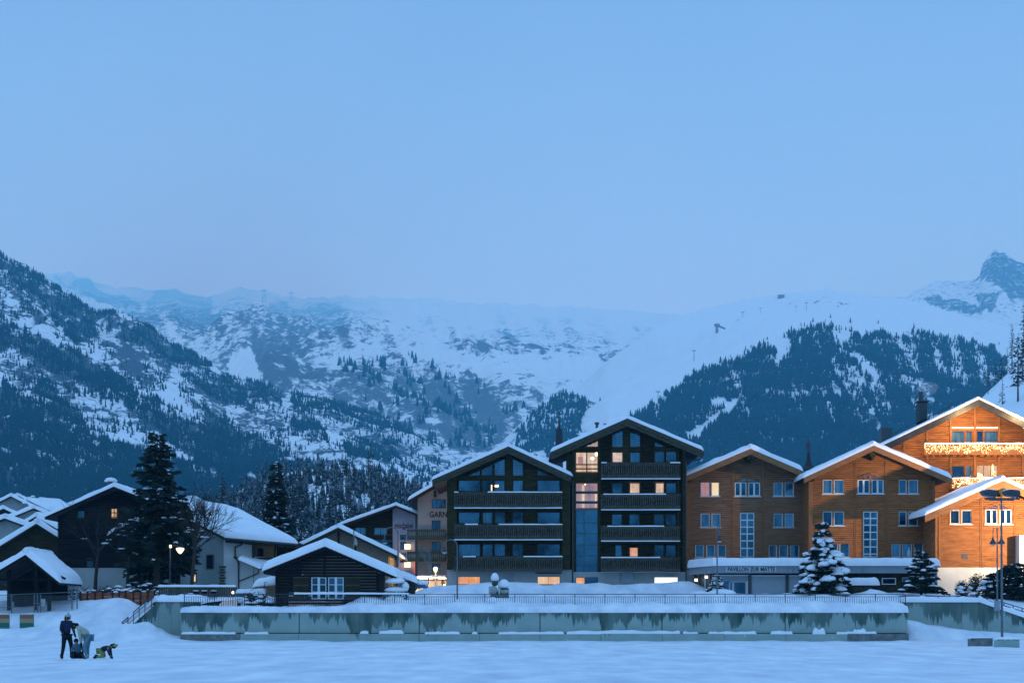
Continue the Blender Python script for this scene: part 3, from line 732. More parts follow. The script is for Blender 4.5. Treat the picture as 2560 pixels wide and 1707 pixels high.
def window(par, x0, x1, z0, z1, Y, fm=None, nx=1, ny=1, fw=0.06, mw=None, rec=0.10, back=None, gm=None, sill=None, topf=None, label=None, xs=None, zs=None, blab=None, room=0.22):
    """frame > pane, curtain. topf(x) gives a sloping head; xs / zs give mullion positions as fractions"""
    fm = fm or DARKF; gm = gm or GLASS; back = back or ROOM
    mw = mw or fw
    y0, y1 = Y+rec-0.05, Y+rec+0.05
    m = MB()
    tz = topf or (lambda x: z1)
    tl, tr = tz(x0), tz(x1)
    if topf:
        pts = [(x0, z0), (x1, z0), (x1, tr), (x0, tl)]
        def ring(p, w):
            n = len(p); cx = sum(a[0] for a in p)/n; cz = sum(a[1] for a in p)/n; q = []
            for i in range(n):
                a, b, c = Vector(p[i-1]), Vector(p[i]), Vector(p[(i+1) % n])
                d1, d2 = (b-a), (c-b)
                if d1.length < 1e-4 or d2.length < 1e-4: q.append(p[i]); continue
                d1.normalize(); d2.normalize()
                n1, n2 = Vector((-d1.y, d1.x)), Vector((-d2.y, d2.x))
                k = w/max(0.3, (1+n1.dot(n2)))
                q.append(tuple(b+(n1+n2)*k))
            return q
        pts = [p for i, p in enumerate(pts) if (Vector(p)-Vector(pts[i-1])).length > 0.02]
        q = ring(pts, fw); n = len(pts)
        for i in range(n):
            j = (i+1) % n
            m.prism([pts[i], pts[j], q[j], q[i]], y0, y1)
    else:
        m.box(x0, x0+fw, y0, y1, z0, z1); m.box(x1-fw, x1, y0, y1, z0, z1)
        m.box(x0+fw, x1-fw, y0, y1, z0, z0+fw); m.box(x0+fw, x1-fw, y0, y1, z1-fw, z1)
    xs = xs if xs is not None else [i/nx for i in range(1, nx)]
    zs = zs if zs is not None else [i/ny for i in range(1, ny)]
    X = [x0+fw] + [x0+(x1-x0)*t for t in xs] + [x1-fw]
    Zs = [z0+fw] + [z0+(z1-z0)*t for t in zs] + [z1-fw]
    for x in X[1:-1]: m.box(x-mw/2, x+mw/2, y0+0.004, y1-0.004, z0+fw, min(z1, tz(x))-fw)
    for z in Zs[1:-1]: m.box(x0+fw, x1-fw, y0+0.008, y1-0.008, z-mw/2, z+mw/2)
    w = m.build('window', fm, par, label=label)
    yp = Y+rec
    for i in range(len(X)-1):
        for j in range(len(Zs)-1):
            a, b = X[i], X[i+1]; c, d = Zs[j], Zs[j+1]
            if topf:
                ta, tb = min(d if j < len(Zs)-2 else 1e9, tz(a)-fw*0.6), min(d if j < len(Zs)-2 else 1e9, tz(b)-fw*0.6)
                ta, tb = max(ta, c+0.005), max(tb, c+0.005)
                MB().prism([(a, c), (b, c), (b, tb), (a, ta)], yp, yp+0.012).build('pane', gm, w)
            else:
                MB().box(a, b, yp, yp+0.012, c, d).build('pane', gm, w)
    bk = MB()
    if topf: bk.prism([(x0+0.01, z0+0.01), (x1-0.01, z0+0.01), (x1-0.01, max(tr-0.02, z0+0.02)), (x0+0.01, max(tl-0.02, z0+0.02))], Y+room, Y+room+0.02)
    else: bk.box(x0-0.02, x1+0.02, Y+room, Y+room+0.02, z0-0.02, z1+0.02)
    lit = back.name.endswith(('room', 'curtain', 'window')) and back.name != 'room_interior'
    bk.build('curtain' if back is not ROOM else 'interior', back, w, label=blab)
    if sill:
        MB().box(x0-0.06, x1+0.06, Y-0.07, Y+0.05, z0-0.07, z0-0.002).build('sill', sill, w)
    return w

def drape(w, x0, x1, z0, z1, y, m=None, seed=0):
    """a folded curtain hanging behind a pane"""
    m = m or CURT
    mb = MB(); n = 14; vs = []
    for i in range(n+1):
        t = i/n; yy = y+0.03*math.sin(t*n*1.9+seed)
        vs += [(x0+(x1-x0)*t, yy, z0), (x0+(x1-x0)*t, yy, z1)]
    mb.add(vs, [(2*i, 2*i+2, 2*i+3, 2*i+1) for i in range(n)])
    return mb.build('curtain', m, w)

def roof(par, F, apex, el, er, tpx, over, depth, bm, sm=0.35, sn=True, seed=0, bracket=None, chy=None, undercol=None, step=True, stops=None, skip_right=False):
    """two roof slopes, barge boards and snow. apex, el, er: upper edge of the barge boards in crop pixels; tpx their height"""
    Yf = F.Y-over
    G = F.at(Yf)
    A, L, Rr = G.p(*apex), G.p(*el), G.p(*er)
    t = tpx/F.k*Yf/FPX
    s = []
    for k, (P, Q) in enumerate(((L, A), (A, Rr))):
        if k == 1 and skip_right: continue
        # slab behind the barge boards
        MB().prism([(P[0], P[1]-0.02), (Q[0], Q[1]-0.02), (Q[0], Q[1]-0.24), (P[0], P[1]-0.24)], Yf+0.10, F.Y+depth).build('roof', undercol or TILE, par)
        b = MB()
        if step:
            b.prism([P, Q, (Q[0], Q[1]-t*0.55), (P[0], P[1]-t*0.55)], Yf, Yf+0.10)
            b.prism([(P[0], P[1]-t*0.5), (Q[0], Q[1]-t*0.5), (Q[0], Q[1]-t), (P[0], P[1]-t)], Yf+0.102, Yf+0.20)
        else:
            b.prism([P, Q, (Q[0], Q[1]-t), (P[0], P[1]-t)], Yf, Yf+0.10)
        b.build('barge_board', bm, par)
        if sn:
            m = MB(); ov = 0.10
            d = (1 if k == 0 else -1)
            e0 = (P[0]-(ov if k == 0 else 0), Yf-0.06, P[1]-(0.05 if k == 0 else 0.0)); e1 = (Q[0]+(ov if k == 1 else 0), Yf-0.06, Q[1]-(0.05 if k == 1 else 0))
            snow_quad(m, e0, e1, (e1[0], F.Y+depth, e1[2]), (e0[0], F.Y+depth, e0[2]), sm, 22, 9, seed+k, rough=0.20, edges=(1 if k == 0 else 0, 1 if k == 1 else 0, 1, 1))
            m.build('roof_snow', SNOW, par, smooth=True)
    if sn:
        m = MB()                                       # rounded ridge of snow
        m.tube([(A[0], Yf-0.02, A[1]+sm*0.45), (A[0], Yf+0.4, A[1]+sm*0.50), (A[0], F.Y+depth, A[1]+sm*0.50)], [sm*0.42, sm*0.5, sm*0.5], 10)
        m.build('ridge_snow', SNOW, par, smooth=True)
    return A, L, Rr, t

def under_gable(F, apex, el, er, tpx, over, xl, xr, zb, extra=0.0):
    """gable outline of the wall under a roof measured at its verge"""
    Yf = F.Y-over; G = F.at(Yf)
    A, L, Rr = G.p(*apex), G.p(*el), G.p(*er)
    d = 0.20 + extra
    return Gable(xl, xr, zb, (A[0], A[1]-d), (L[0], L[1]-d), (Rr[0], Rr[1]-d))

def side_walls(par, g, Y, depth, m, name='side_wall'):
    MB().box(g.xl+0.02, g.xl+0.30, Y+0.31, Y+depth-0.3, g.zb, g.top(g.xl+0.3)-0.05).build(name, m, par)
    MB().box(g.xr-0.30, g.xr-0.02, Y+0.31, Y+depth-0.3, g.zb, g.top(g.xr-0.3)-0.05).build(name, m, par)
    r = MB()
    wall_cells(r, g, g.zb, 1e9, [], Y+depth-0.3, 0.3)
    r.build('rear_wall', m, par)

def balcony(par, x0, x1, zt, zb, Y, out=1.3, wm=None, seed=0, snow=((0, 1),), snow2=True, pitch=0.185):
    """zt top of the rail, zb underside of the floor; the front stands `out` before the wall at Y"""
    wm = wm or WGREY
    rng = random.Random(seed)
    y = Y-out
    fl = MB().box(x0, x1, y+0.05, Y-0.004, zb+0.03, zb+0.17).build('balcony', wm, par)
    MB().box(x0-0.04, x1+0.04, y-0.03, y+0.09, zt-0.10, zt).build('top_rail', wm, fl)
    MB().box(x0-0.02, x1+0.02, y-0.01, y+0.05, zb, zb+0.22).build('floor_beam', wm, fl)
    MB().box(x0, x1, y+0.03, y+0.07, zb+0.26, zb+0.34).box(x0, x1, y+0.03, y+0.07, zt-0.22, zt-0.14).build('rail', wm, fl)
    b = MB(); x = x0+0.03
    while x < x1-0.1:
        w = rng.uniform(0.085, 0.12)
        h0, h1 = zb+0.215, zt-0.105
        hm = (h0+h1)/2
        if rng.random() < 0.25: b.prism([(x, h0), (x+w, h0), (x+w, hm-0.12), (x+w*0.75, hm), (x+w, hm+0.12), (x+w, h1), (x, h1), (x, hm+0.12), (x+w*0.25, hm), (x, hm-0.12)], y, y+0.028)
        else: b.box(x, x+w, y+rng.uniform(-0.004, 0.004), y+0.028, h0, h1)
        x += pitch
    b.build('balusters', wm, fl, kind='stuff')
    for xx in (x0, x1-0.06):
        MB().box(xx, xx+0.06, y+0.06, Y-0.004, zt-0.14, zt-0.04).box(xx, xx+0.05, y+0.06, Y-0.004, zb+0.2, zt-0.3).build('side_rail', wm, fl)
    for i, (a, c) in enumerate(snow):
        m = MB(); snow_quad(m, (x0+(x1-x0)*a, y-0.04, zt), (x0+(x1-x0)*c, y-0.04, zt), (x0+(x1-x0)*c, y+0.11, zt), (x0+(x1-x0)*a, y+0.11, zt), 0.065, 24, 2, seed+i, edge=0.04, rough=0.35)
        m.build('snow', SNOW, fl, smooth=True)
    if snow2:
        m = MB(); snow_quad(m, (x0, y-0.10, zb-0.0), (x1, y-0.10, zb-0.0), (x1, y-0.015, zb), (x0, y-0.015, zb), 0.05, 24, 2, seed+9, edge=0.03, rough=0.3)
        m.build('snow', SNOW, fl, smooth=True)
    return fl

def lettering(txt, par, x, z, Y, size, m, width=None, shear=0.0, off=0.0, name='lettering', space=1.0, label=None):
    c = bpy.data.curves.new(name, 'FONT'); c.body = txt; c.size = size; c.extrude = 0.012; c.shear = shear; c.offset = off; c.space_character = space
    c.align_x = 'CENTER'; c.align_y = 'CENTER'; c.resolution_u = 3
    c.materials.append(m)
    o = bpy.data.objects.new(name, c); COL.objects.link(o)
    o.parent = par; q = ORI[par.name]
    o.location = (x-q[0], Y-0.014-q[1], z-q[2]); o.rotation_euler = (R(90), 0, 0)
    bpy.context.view_layer.update()
    me = bpy.data.meshes.new_from_object(o.evaluated_get(bpy.context.evaluated_depsgraph_get()))
    p = bpy.data.objects.new(name, me); COL.objects.link(p)
    p.parent = par; p.location = o.location; p.rotation_euler = o.rotation_euler
    w = o.dimensions.x
    if width and w > 0: p.scale = (width/w, 1, 1)
    bpy.data.objects.remove(o)
    if label: p['label'] = label
    return p

TXT = mat('black_lettering', (0.015, 0.02, 0.03), 0.6)
TXTB = mat('navy_lettering', (0.02, 0.05, 0.10), 0.6)

# ------------------------------------------------------------------ dark chalet hotel with three balconies
YH = 172.0
def chalet_a():
    F = Fr(1040, 1020, 3.074, YH)
    zb = 3.3
    t = thing('chalet_hotel', 'dark timber chalet with three long balconies and glazed gable, left of the taller five-storey one', 'building', (F.X(716), YH, zb))
    ap, el, er = (710, 290), (125, 545), (1195, 515)
    roof(t, F, ap, el, er, 56, 1.9, 15, WBAR, 0.30, seed=3)
    g = under_gable(F, ap, el, er, 56, 1.9, F.X(238), F.X(1190), zb)
    H = []
    wins = []
    def w(x0, x1, y0, y1, **k): wins.append((F.X(x0), F.X(x1), F.Z(y1), F.Z(y0), k))
    C = dict(back=CURT)
    w(325, 495, 552, 640); w(505, 590, 552, 640); w(600, 683, 552, 640, **C); w(742, 823, 552, 640, **C); w(932, 1108, 552, 640, nx=1)
    w(325, 490, 797, 888); w(510, 590, 797, 888, **C); w(605, 685, 797, 888); w(742, 823, 797, 888); w(932, 1108, 797, 888)
    w(325, 495, 1042, 1138, **C); w(510, 590, 1042, 1138); w(600, 685, 1042, 1138); w(742, 823, 1042, 1138); w(932, 1108, 1042, 1138)
    zbase = F.Z(1240)
    base = [(F.X(322), F.X(495), F.Z(1355), F.Z(1292)), (F.X(932), F.X(1107), F.Z(1355), F.Z(1292))]
    m = MB(); wall_cells(m, g, zbase, 1e9, [(a, b, c, d) for a, b, c, d, k in wins], YH, 0.25, board=0.16)
    m.build('siding', WDARK, t, kind='stuff')
    for a, b, c, d, k in wins: window(t, a, b, c, d, YH, **k)
    # glazed gable, proud of the boards
    def tri(x0, x1, y1, a, b, back=ROOM, lab=None):
        X0, X1 = F.X(x0), F.X(x1); za, zb_ = F.Z(a), F.Z(b)
        window(t, X0, X1, F.Z(y1), 0, YH-0.10, fm=DARKF, topf=lambda x: za+(zb_-za)*(x-X0)/(X1-X0), fw=0.05, rec=0.06, room=0.085, back=back)
    tri(395, 495, 520, 516, 474); tri(503, 590, 520, 470, 430); tri(600, 685, 520, 424, 386, CURT); tri(742, 823, 520, 386, 424, CURT); tri(932, 1042, 520, 470, 517)
    MB().box(F.X(318), F.X(1112), YH-0.14, YH-0.025, F.Z(550), F.Z(521)).build('tie_beam', WDARK2, t)
    MB().box(F.X(688), F.X(738), YH-0.22, YH-0.025, F.Z(640), F.Z(356)).build('king_post', WDARK2, t)
    MB().box(F.X(832), F.X(926), YH-0.06, YH-0.02, F.Z(888), F.Z(470)).build('shingle_panel', WDARK2, t)
    for a, b, c in ((244, 262, 1240), (264, 314, 1240), (1122, 1150, 1232), (1152, 1184, 1232)):
        MB().box(F.X(a), F.X(b), YH-0.55, YH-0.025, zbase+0.002, min(g.top(F.X(a)), g.top(F.X(b)))-0.03).build('corner_post', WDARK2, t)
    for x in (592, 500, 730): MB().box(F.X(x), F.X(x+8), YH-0.07, YH-0.024, F.Z(888), F.Z(552)).build('stud', WDARK2, t)
    for y in (778, 1020): MB().box(F.X(318), F.X(1118), YH-0.09, YH-0.026, F.Z(y), F.Z(y-22)).build('floor_beam', WDARK2, t)
    G = F.at(YH-1.3)
    balcony(t, G.X(293), G.X(1124), G.Z(644), G.Z(766), YH, seed=1, snow=((0, 0.04), (0.31, 1)))
    balcony(t, G.X(293), G.X(1126), G.Z(892), G.Z(1010), YH, seed=2, snow=((0.1, 0.22), (0.41, 1)))
    balcony(t, G.X(293), G.X(1126), G.Z(1139), G.Z(1252), YH, seed=3, snow=((0.08, 0.2), (0.64, 1)), snow2=False)
    pb = MB(); gb = Gable(F.X(238), F.X(1196), zb, (F.X(700), 90), (F.X(200), 89), (F.X(1300), 89))
    wall_cells(pb, gb, zb, zbase-0.002, base, YH-0.32, 0.5)
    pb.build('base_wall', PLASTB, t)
    window(t, *base[0][:2], base[0][2], base[0][3], YH-0.32, fm=DARKF, back=LORG, gm=GLASSL, rec=0.06, fw=0.04, label='low lit orange window')
    window(t, *base[1][:2], base[1][2], base[1][3], YH-0.32, fm=DARKF, back=LWARM, gm=GLASSL, rec=0.06, fw=0.04, nx=2, mw=0.02, label='low lit orange window with a mullion')
    MB().box(F.X(918), F.X(1118), YH-0.42, YH-0.325, F.Z(1273), F.Z(1262)).build('vent_grille', METAL, t)
    MB().box(F.X(672), F.X(756), YH-0.36, YH-0.324, F.Z(1340), F.Z(1268)).build('shutter_box', BLUEG, t)
    side_walls(t, g, YH, 15, WDARK)
    # lamp seen through the top window, stove hood of the flat
    wl = window.last if hasattr(window, 'last') else t
    MB().box(F.X(577), F.X(589), YH+0.19, YH+0.21, F.Z(640), F.Z(588)).build('standing_lamp', LAMPS, t)
    MB().box(F.X(590), F.X(634), YH+0.19, YH+0.21, F.Z(604), F.Z(588)).build('lamp_shade', LAMPS, t)
    # roof vent
    c = MB().box(F.X(892), F.X(934), YH+5, YH+6.2, F.Z(390), F.Z(322)); c.box(F.X(888), F.X(938), YH+4.9, YH+6.3, F.Z(322), F.Z(318)).build('chimney', METAL, t)
    MB().tube([(F.X(1203), YH-0.7, F.Z(560)), (F.X(1203), YH-0.7, F.Z(1400))], 0.06, 6).build('downpipe', METAL, t)
    MB().tube([(F.X(1203), YH-1.7, F.Z(528)), (F.X(1203), YH+13, F.Z(528))], 0.08, 6).build('gutter', METAL, t)
chalet_a()

# ------------------------------------------------------------------ taller chalet with the glass stair bay
def chalet_b():
    F = Fr(1360, 1020, 3.074, YH)
    zb = 3.3
    t = thing('chalet_hotel', 'tallest dark timber chalet, lit stair glazing on its left and four balconies', 'building', (F.X(640), YH, zb))
    ap, el, er = (640, 75), (58, 330), (1218, 318)
    roof(t, F, ap, el, er, 62, 1.9, 15, WBAR, 0.30, seed=13)
    g = under_gable(F, ap, el, er, 62, 1.9, F.X(215), F.X(1088), zb)
    wins = []
    def w(x0, x1, y0, y1, **k): wins.append((F.X(x0), F.X(x1), F.Z(y1), F.Z(y0), k))
    L = dict(gm=GLASSL)
    C = dict(back=CURT)
    w(523, 607, 335, 418, back=LPEACH, gm=GLASS); w(660, 740, 335, 418, **C); w(848, 926, 330, 418); w(936, 1020, 330, 418)
    w(523, 603, 572, 656); w(658, 738, 572, 656, back=LPEACH, label='lit window with drawn pale curtain', **L); w(855, 925, 572, 656, back=LPEACH, label='lit window with net curtain', **L); w(937, 1018, 572, 656)
    w(520, 600, 812, 900); w(655, 735, 812, 900); w(845, 922, 812, 900); w(935, 1015, 812, 900)
    w(546, 600, 1050, 1142); w(656, 724, 1066, 1142, back=LORG, label='lit window glowing orange', **L); w(848, 922, 1050, 1142); w(937, 1015, 1050, 1142)
    zbase = F.Z(1258)
    stair = (F.X(243), F.X(415), F.Z(1292), F.Z(335))
    m = MB(); wall_cells(m, g, zbase, 1e9, [(a, b, c, d) for a, b, c, d, k in wins] + [stair], YH, 0.25, board=0.16)
    m.build('siding', WDARK, t, kind='stuff')
    for a, b, c, d, k in wins: window(t, a, b, c, d, YH, **k)
    x0, x1 = F.X(243), F.X(415)
    Z = F.Z
    # stair bay, storey by storey
    w1 = window(t, x0, x1, Z(492), Z(335), YH, fw=0.05, xs=[0.5], zs=[0.17, 0.38], mw=0.10, back=LPEACH, gm=GLASSL, label='lit double window with a chandelier inside')
    MB().blob((F.X(372), YH+0.19, Z(385)), 0.16, 0.03, 0.10, 10, 5).blob((F.X(403), YH+0.19, Z(352)), 0.12, 0.03, 0.16, 10, 5).build('chandelier', LAMPW, w1)
    MB().box(F.X(262), F.X(300), YH+0.20, YH+0.21, Z(425), Z(372)).build('picture', LRED, w1)
    MB().box(x0, x1, YH-0.05, YH+0.2, Z(572), Z(494)).build('spandrel', WDARK2, t)
    w2 = window(t, x0, x1, Z(770), Z(574), YH, fw=0.05, zs=[0.24, 0.63], mw=0.22, back=LPINK, gm=GLASSL, label='pinkish lit stairwell glazing')
    MB().box(F.X(292), F.X(312), YH+0.18, YH+0.2, Z(770), Z(590)).box(F.X(392), F.X(412), YH+0.18, YH+0.2, Z(768), Z(640)).build('lit_post', LPEACH, w2)
    MB().blob((F.X(318), YH+0.18, Z(584)), 0.05, 0.03, 0.04).build('ceiling_lamp', LAMPW, w2)
    window(t, x0, x1, Z(1292), Z(776), YH, fw=0.05, xs=[0.38], zs=[0.165, 0.31, 0.47, 0.64, 0.80], mw=0.045, back=ROOM, label='tall dark stairwell glazing')
    def tri(xa, xb, y1, a, b, back=ROOM, gm=GLASS, lab=None):
        X0, X1 = F.X(xa), F.X(xb); za, zb_ = F.Z(a), F.Z(b)
        window(t, X0, X1, F.Z(y1), 0, YH-0.10, fm=DARKF, topf=lambda x: za+(zb_-za)*(x-X0)/(X1-X0), fw=0.045, rec=0.06, room=0.085, back=back, gm=gm, label=lab)
    tri(302, 417, 302, 298, 248, LPEACH, GLASSL, 'lit triangular window'); tri(523, 607, 300, 202, 166, CURT); tri(660, 740, 300, 166, 202, CURT); tri(848, 942, 300, 252, 297)
    MB().box(F.X(215), F.X(420), YH-0.13, YH-0.024, Z(332), Z(304)).box(F.X(520), F.X(744), YH-0.13, YH-0.024, Z(332), Z(303)).box(F.X(845), F.X(1024), YH-0.13, YH-0.024, Z(328), Z(303)).build('tie_beam', WDARK2, t)
    MB().box(F.X(609), F.X(657), YH-0.22, YH-0.024, Z(418), Z(135)).build('king_post', WDARK2, t)
    for a, b in ((170, 214),): MB().box(F.X(a), F.X(b), YH-0.2, YH+0.3, Z(540), g.top(F.X(b))-0.7).build('outer_post', WDARK2, t)
    for a, b in ((218, 240), (418, 434), (1024, 1036), (1062, 1086)):
        MB().box(F.X(a), F.X(b), YH-0.30, YH-0.024, zbase, min(g.top(F.X(a)), g.top(F.X(b)))-0.03).build('corner_post', WDARK2, t)
    for a in (608, 742, 838): MB().box(F.X(a), F.X(a+7), YH-0.07, YH-0.024, Z(1142), Z(560)).build('stud', WDARK2, t)
    for y in (555, 795, 1040): MB().box(F.X(437), F.X(1022), YH-0.09, YH-0.026, Z(y), Z(y-18)).build('floor_beam', WDARK2, t)
    G = F.at(YH-1.3)
    balcony(t, G.X(440), G.X(1048), G.Z(418), G.Z(542), YH, seed=11, snow=((0, 0.07), (0.87, 1)))
    balcony(t, G.X(438), G.X(1048), G.Z(660), G.Z(780), YH, seed=12, snow=((0.03, 0.82),))
    balcony(t, G.X(438), G.X(1046), G.Z(906), G.Z(1020), YH, seed=13, snow=((0.08, 0.8),))
    balcony(t, G.X(438), G.X(1046), G.Z(1146), G.Z(1252), YH, seed=14, snow=((0.0, 0.75),), snow2=False)
    base = [(F.X(243), F.X(313), Z(1362), Z(1298)), (F.X(316), F.X(415), Z(1362), Z(1298)), (F.X(845), F.X(1027), Z(1367), Z(1297))]
    pb = MB(); gb = Gable(F.X(217), F.X(1086), zb, (F.X(700), 90), (F.X(200), 89), (F.X(1300), 89))
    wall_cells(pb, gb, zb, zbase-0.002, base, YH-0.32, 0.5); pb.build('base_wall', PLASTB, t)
    window(t, base[0][0], base[0][1], base[0][2], base[0][3], YH-0.32, back=LORG, gm=GLASSL, rec=0.06, fw=0.04, label='small low lit orange window')
    window(t, base[1][0], base[1][1], base[1][2], base[1][3], YH-0.32, rec=0.06, fw=0.04)
    window(t, base[2][0], base[2][1], base[2][2], base[2][3], YH-0.32, fm=WHITEF, back=LWHITE, gm=GLASSL, rec=0.06, fw=0.04, label='low window lit bright white')
    MB().box(F.X(590), F.X(686), YH-0.5, YH-0.324, Z(1345), Z(1263)).build('wall_cabinet', BLUEG, t)
    m = MB(); snow_quad(m, (F.X(437), YH-0.45, zbase), (F.X(1040), YH-0.45, zbase), (F.X(1040), YH-0.03, zbase), (F.X(437), YH-0.03, zbase), 0.06, 20, 2, 5); m.build('snow', SNOW, t, smooth=True)
    side_walls(t, g, YH, 15, WDARK)
    MB().box(F.X(490), F.X(552), YH+6, YH+7.4, Z(130), Z(72)).box(F.X(486), F.X(556), YH+5.9, YH+7.5, Z(72), Z(66)).build('chimney', METAL, t)
    MB().lathe((F.X(422), YH+4, Z(160)), [(0.12, 0), (0.12, 0.75), (0.2, 0.8), (0.2, 0.95), (0.02, 1.0)], 8).build('vent_pipe', METAL, t)
    MB().tube([(F.X(1088), YH-0.5, Z(410)), (F.X(1088), YH-0.5, Z(1400))], 0.06, 6).build('downpipe', METAL, t)
    MB().tube([(F.X(1212), YH-1.6, Z(345)), (F.X(1212), YH-1.5, Z(372)), (F.X(1195), YH-1.0, Z(400)), (F.X(1092), YH-0.5, Z(412))], 0.06, 6).build('downpipe', METAL, t)
chalet_b()

# ------------------------------------------------------------------ larch-clad hotel blocks
def larch_wing(F, name, label, ap, el, er, tpx, over, xl, xr, ybase, zb, wins, grid, arch, trims, low=None, sm=0.42, seed=0, depth=13, bottom=None, tall=True, wood=None):
    t = thing(name, label, 'building', (F.X(ap[0]), F.Y, zb))
    Y = F.Y
    A, L, Rr, tt = roof(t, F, ap, el, er, tpx, over, depth, WBARO, sm, seed=seed, step=False)
    g = under_gable(F, ap, el, er, tpx, over, F.X(xl), F.X(xr), zb)
    H = [(F.X(a), F.X(b), F.Z(d), F.Z(c)) for a, b, c, d, k in wins]
    if grid: H.append((F.X(grid[0]), F.X(grid[1]), F.Z(grid[3]), F.Z(grid[2])))
    ax0, ax1, ay0, ay1, tri = arch
    H.append((F.X(ax0), F.X(ax1), F.Z(ay1), F.Z(ay0)))
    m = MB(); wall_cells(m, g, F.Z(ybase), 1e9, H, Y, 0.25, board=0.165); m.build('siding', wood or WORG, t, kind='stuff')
    for a, b, c, d, k in wins:
        w = window(t, F.X(a), F.X(b), F.Z(d), F.Z(c), Y, fm=WHITEF, fw=0.055, rec=0.07, **k)
    # flat trim round each group of windows
    done = []
    for a, b, c, d, k in wins:
        for q in done:
            if q[2] == c and abs(a-q[1]) < 40: q[1] = b; break
        else: done.append([a, b, c, d])
    tw = 0.09
    for a, b, c, d in done:
        X0, X1, Z0, Z1 = F.X(a), F.X(b), F.Z(d), F.Z(c)
        MB().box(X0-tw, X0-0.004, Y-0.05, Y-0.004, Z0-0.02, Z1+tw).box(X1+0.004, X1+tw, Y-0.05, Y-0.004, Z0-0.02, Z1+tw).box(X0-0.003, X1+0.003, Y-0.05, Y-0.004, Z1+0.004, Z1+tw).build('window_trim', WORGT, t)
        MB().box(X0-0.10, X1+0.10, Y-0.11, Y-0.004, Z0-0.09, Z0-0.025).build('sill', WHITEF, t)
    # arched window group: white double casements under a dark pediment
    X0, X1, Z0, Z1 = F.X(ax0), F.X(ax1), F.Z(ay1), F.Z(ay0)
    xm = (X0+X1)/2
    for a, b in ((X0, xm-0.08), (xm+0.08, X1)):
        window(t, a, b, Z0, Z1, Y, fm=WHITEF, fw=0.075, nx=2, mw=0.15, rec=0.05, label='white double casement')
    MB().box(xm-0.078, xm+0.078, Y-0.06, Y+0.2, Z0, F.Z(tri[1][1])-0.1).build('centre_post', WORGT, t)
    for s, (p, q) in enumerate(((tri[0], tri[1]), (tri[1], tri[2]))):
        xa, xb = F.X(p[0]), F.X(q[0]); za, zb2 = F.Z(p[1]), F.Z(q[1])
        xa, xb = (xa, xm-0.08) if s == 0 else (xm+0.08, xb)
        window(t, xa, xb, Z1+0.01, 0, Y-0.10, fm=WORGT, topf=(lambda x, xa=xa, xb=xb, za=za, zc=zb2: za+(zc-za)*(x-xa)/(xb-xa)), fw=0.03, rec=0.06, room=0.085, label='dark triangular top light')
    MB().box(X0-0.12, X1+0.12, Y-0.12, Y-0.004, Z0-0.09, Z0-0.02).build('sill', WHITEF, t)
    P0, P1, P2 = [F.p(*q) for q in tri]
    e = 0.10
    MB().prism([(P0[0]-e, P0[1]+0.02), (P1[0], P1[1]+0.04), (P1[0], P1[1]+0.04+e), (P0[0]-e, P0[1]+0.02+e)], Y-0.14, Y-0.02).prism([(P1[0], P1[1]+0.04), (P2[0]+e, P2[1]+0.02), (P2[0]+e, P2[1]+0.02+e), (P1[0], P1[1]+0.04+e)], Y-0.14, Y-0.02).build('pediment', WORGT, t)
    if grid:
        gx0, gx1, gy0, gy1, rows = grid
        zz = [(F.Z(r)-F.Z(gy1))/(F.Z(gy0)-F.Z(gy1)) for r in rows]
        window(t, F.X(gx0), F.X(gx1), F.Z(gy1), F.Z(gy0), Y, fm=WHITEF, fw=0.07, xs=[0.5], zs=sorted(zz), mw=0.10, rec=0.05, label='tall white stair window in a grid of small panes')
    for x in trims:
        MB().box(F.X(x)-0.09, F.X(x)-0.005, Y-0.065, Y-0.024, F.Z(ybase), g.top(F.X(x))-0.3).build('trim_board', WORGT, t)
        MB().box(F.X(x)+0.03, F.X(x)+0.11, Y-0.065, Y-0.024, F.Z(ybase), g.top(F.X(x))-0.3).build('trim_board', WORGT, t)
    for x in (xl, xl+18, xr-24):
        MB().box(F.X(x)-0.02, F.X(x)+0.16, Y-0.09, Y-0.024, F.Z(ybase), min(g.top(F.X(x)+0.16), g.top(F.X(x)-0.02))-0.1).build('corner_board', WORGT, t)
    # purlin ends under the verge
    G = F.at(Y-over*0.6)
    zr = A[1]-tt
    MB().box(A[0]-0.30, A[0]+0.20, Y-over+0.25, Y-0.03, zr-0.42, zr-0.05).box(A[0]-0.10, A[0]+0.10, Y-over+0.5, Y-0.03, zr-0.68, zr-0.42).build('ridge_purlin', WDARK2, t)
    for x in (F.X(xl)+0.1, F.X(xr)-0.1):
        zq = g.top(x)
        MB().box(x-0.2, x+0.2, Y-over+0.3, Y-0.1, zq-0.42, zq-0.02).build('eave_purlin', WDARK2, t)
    side_walls(t, g, Y, depth, WORG)
    if bottom:
        MB().box(F.X(bottom[0]), F.X(bottom[1]), Y-0.04, Y+0.4, zb-0.5, F.Z(ybase)-0.002).build('base_wall', bottom[2], t)
    return t, g

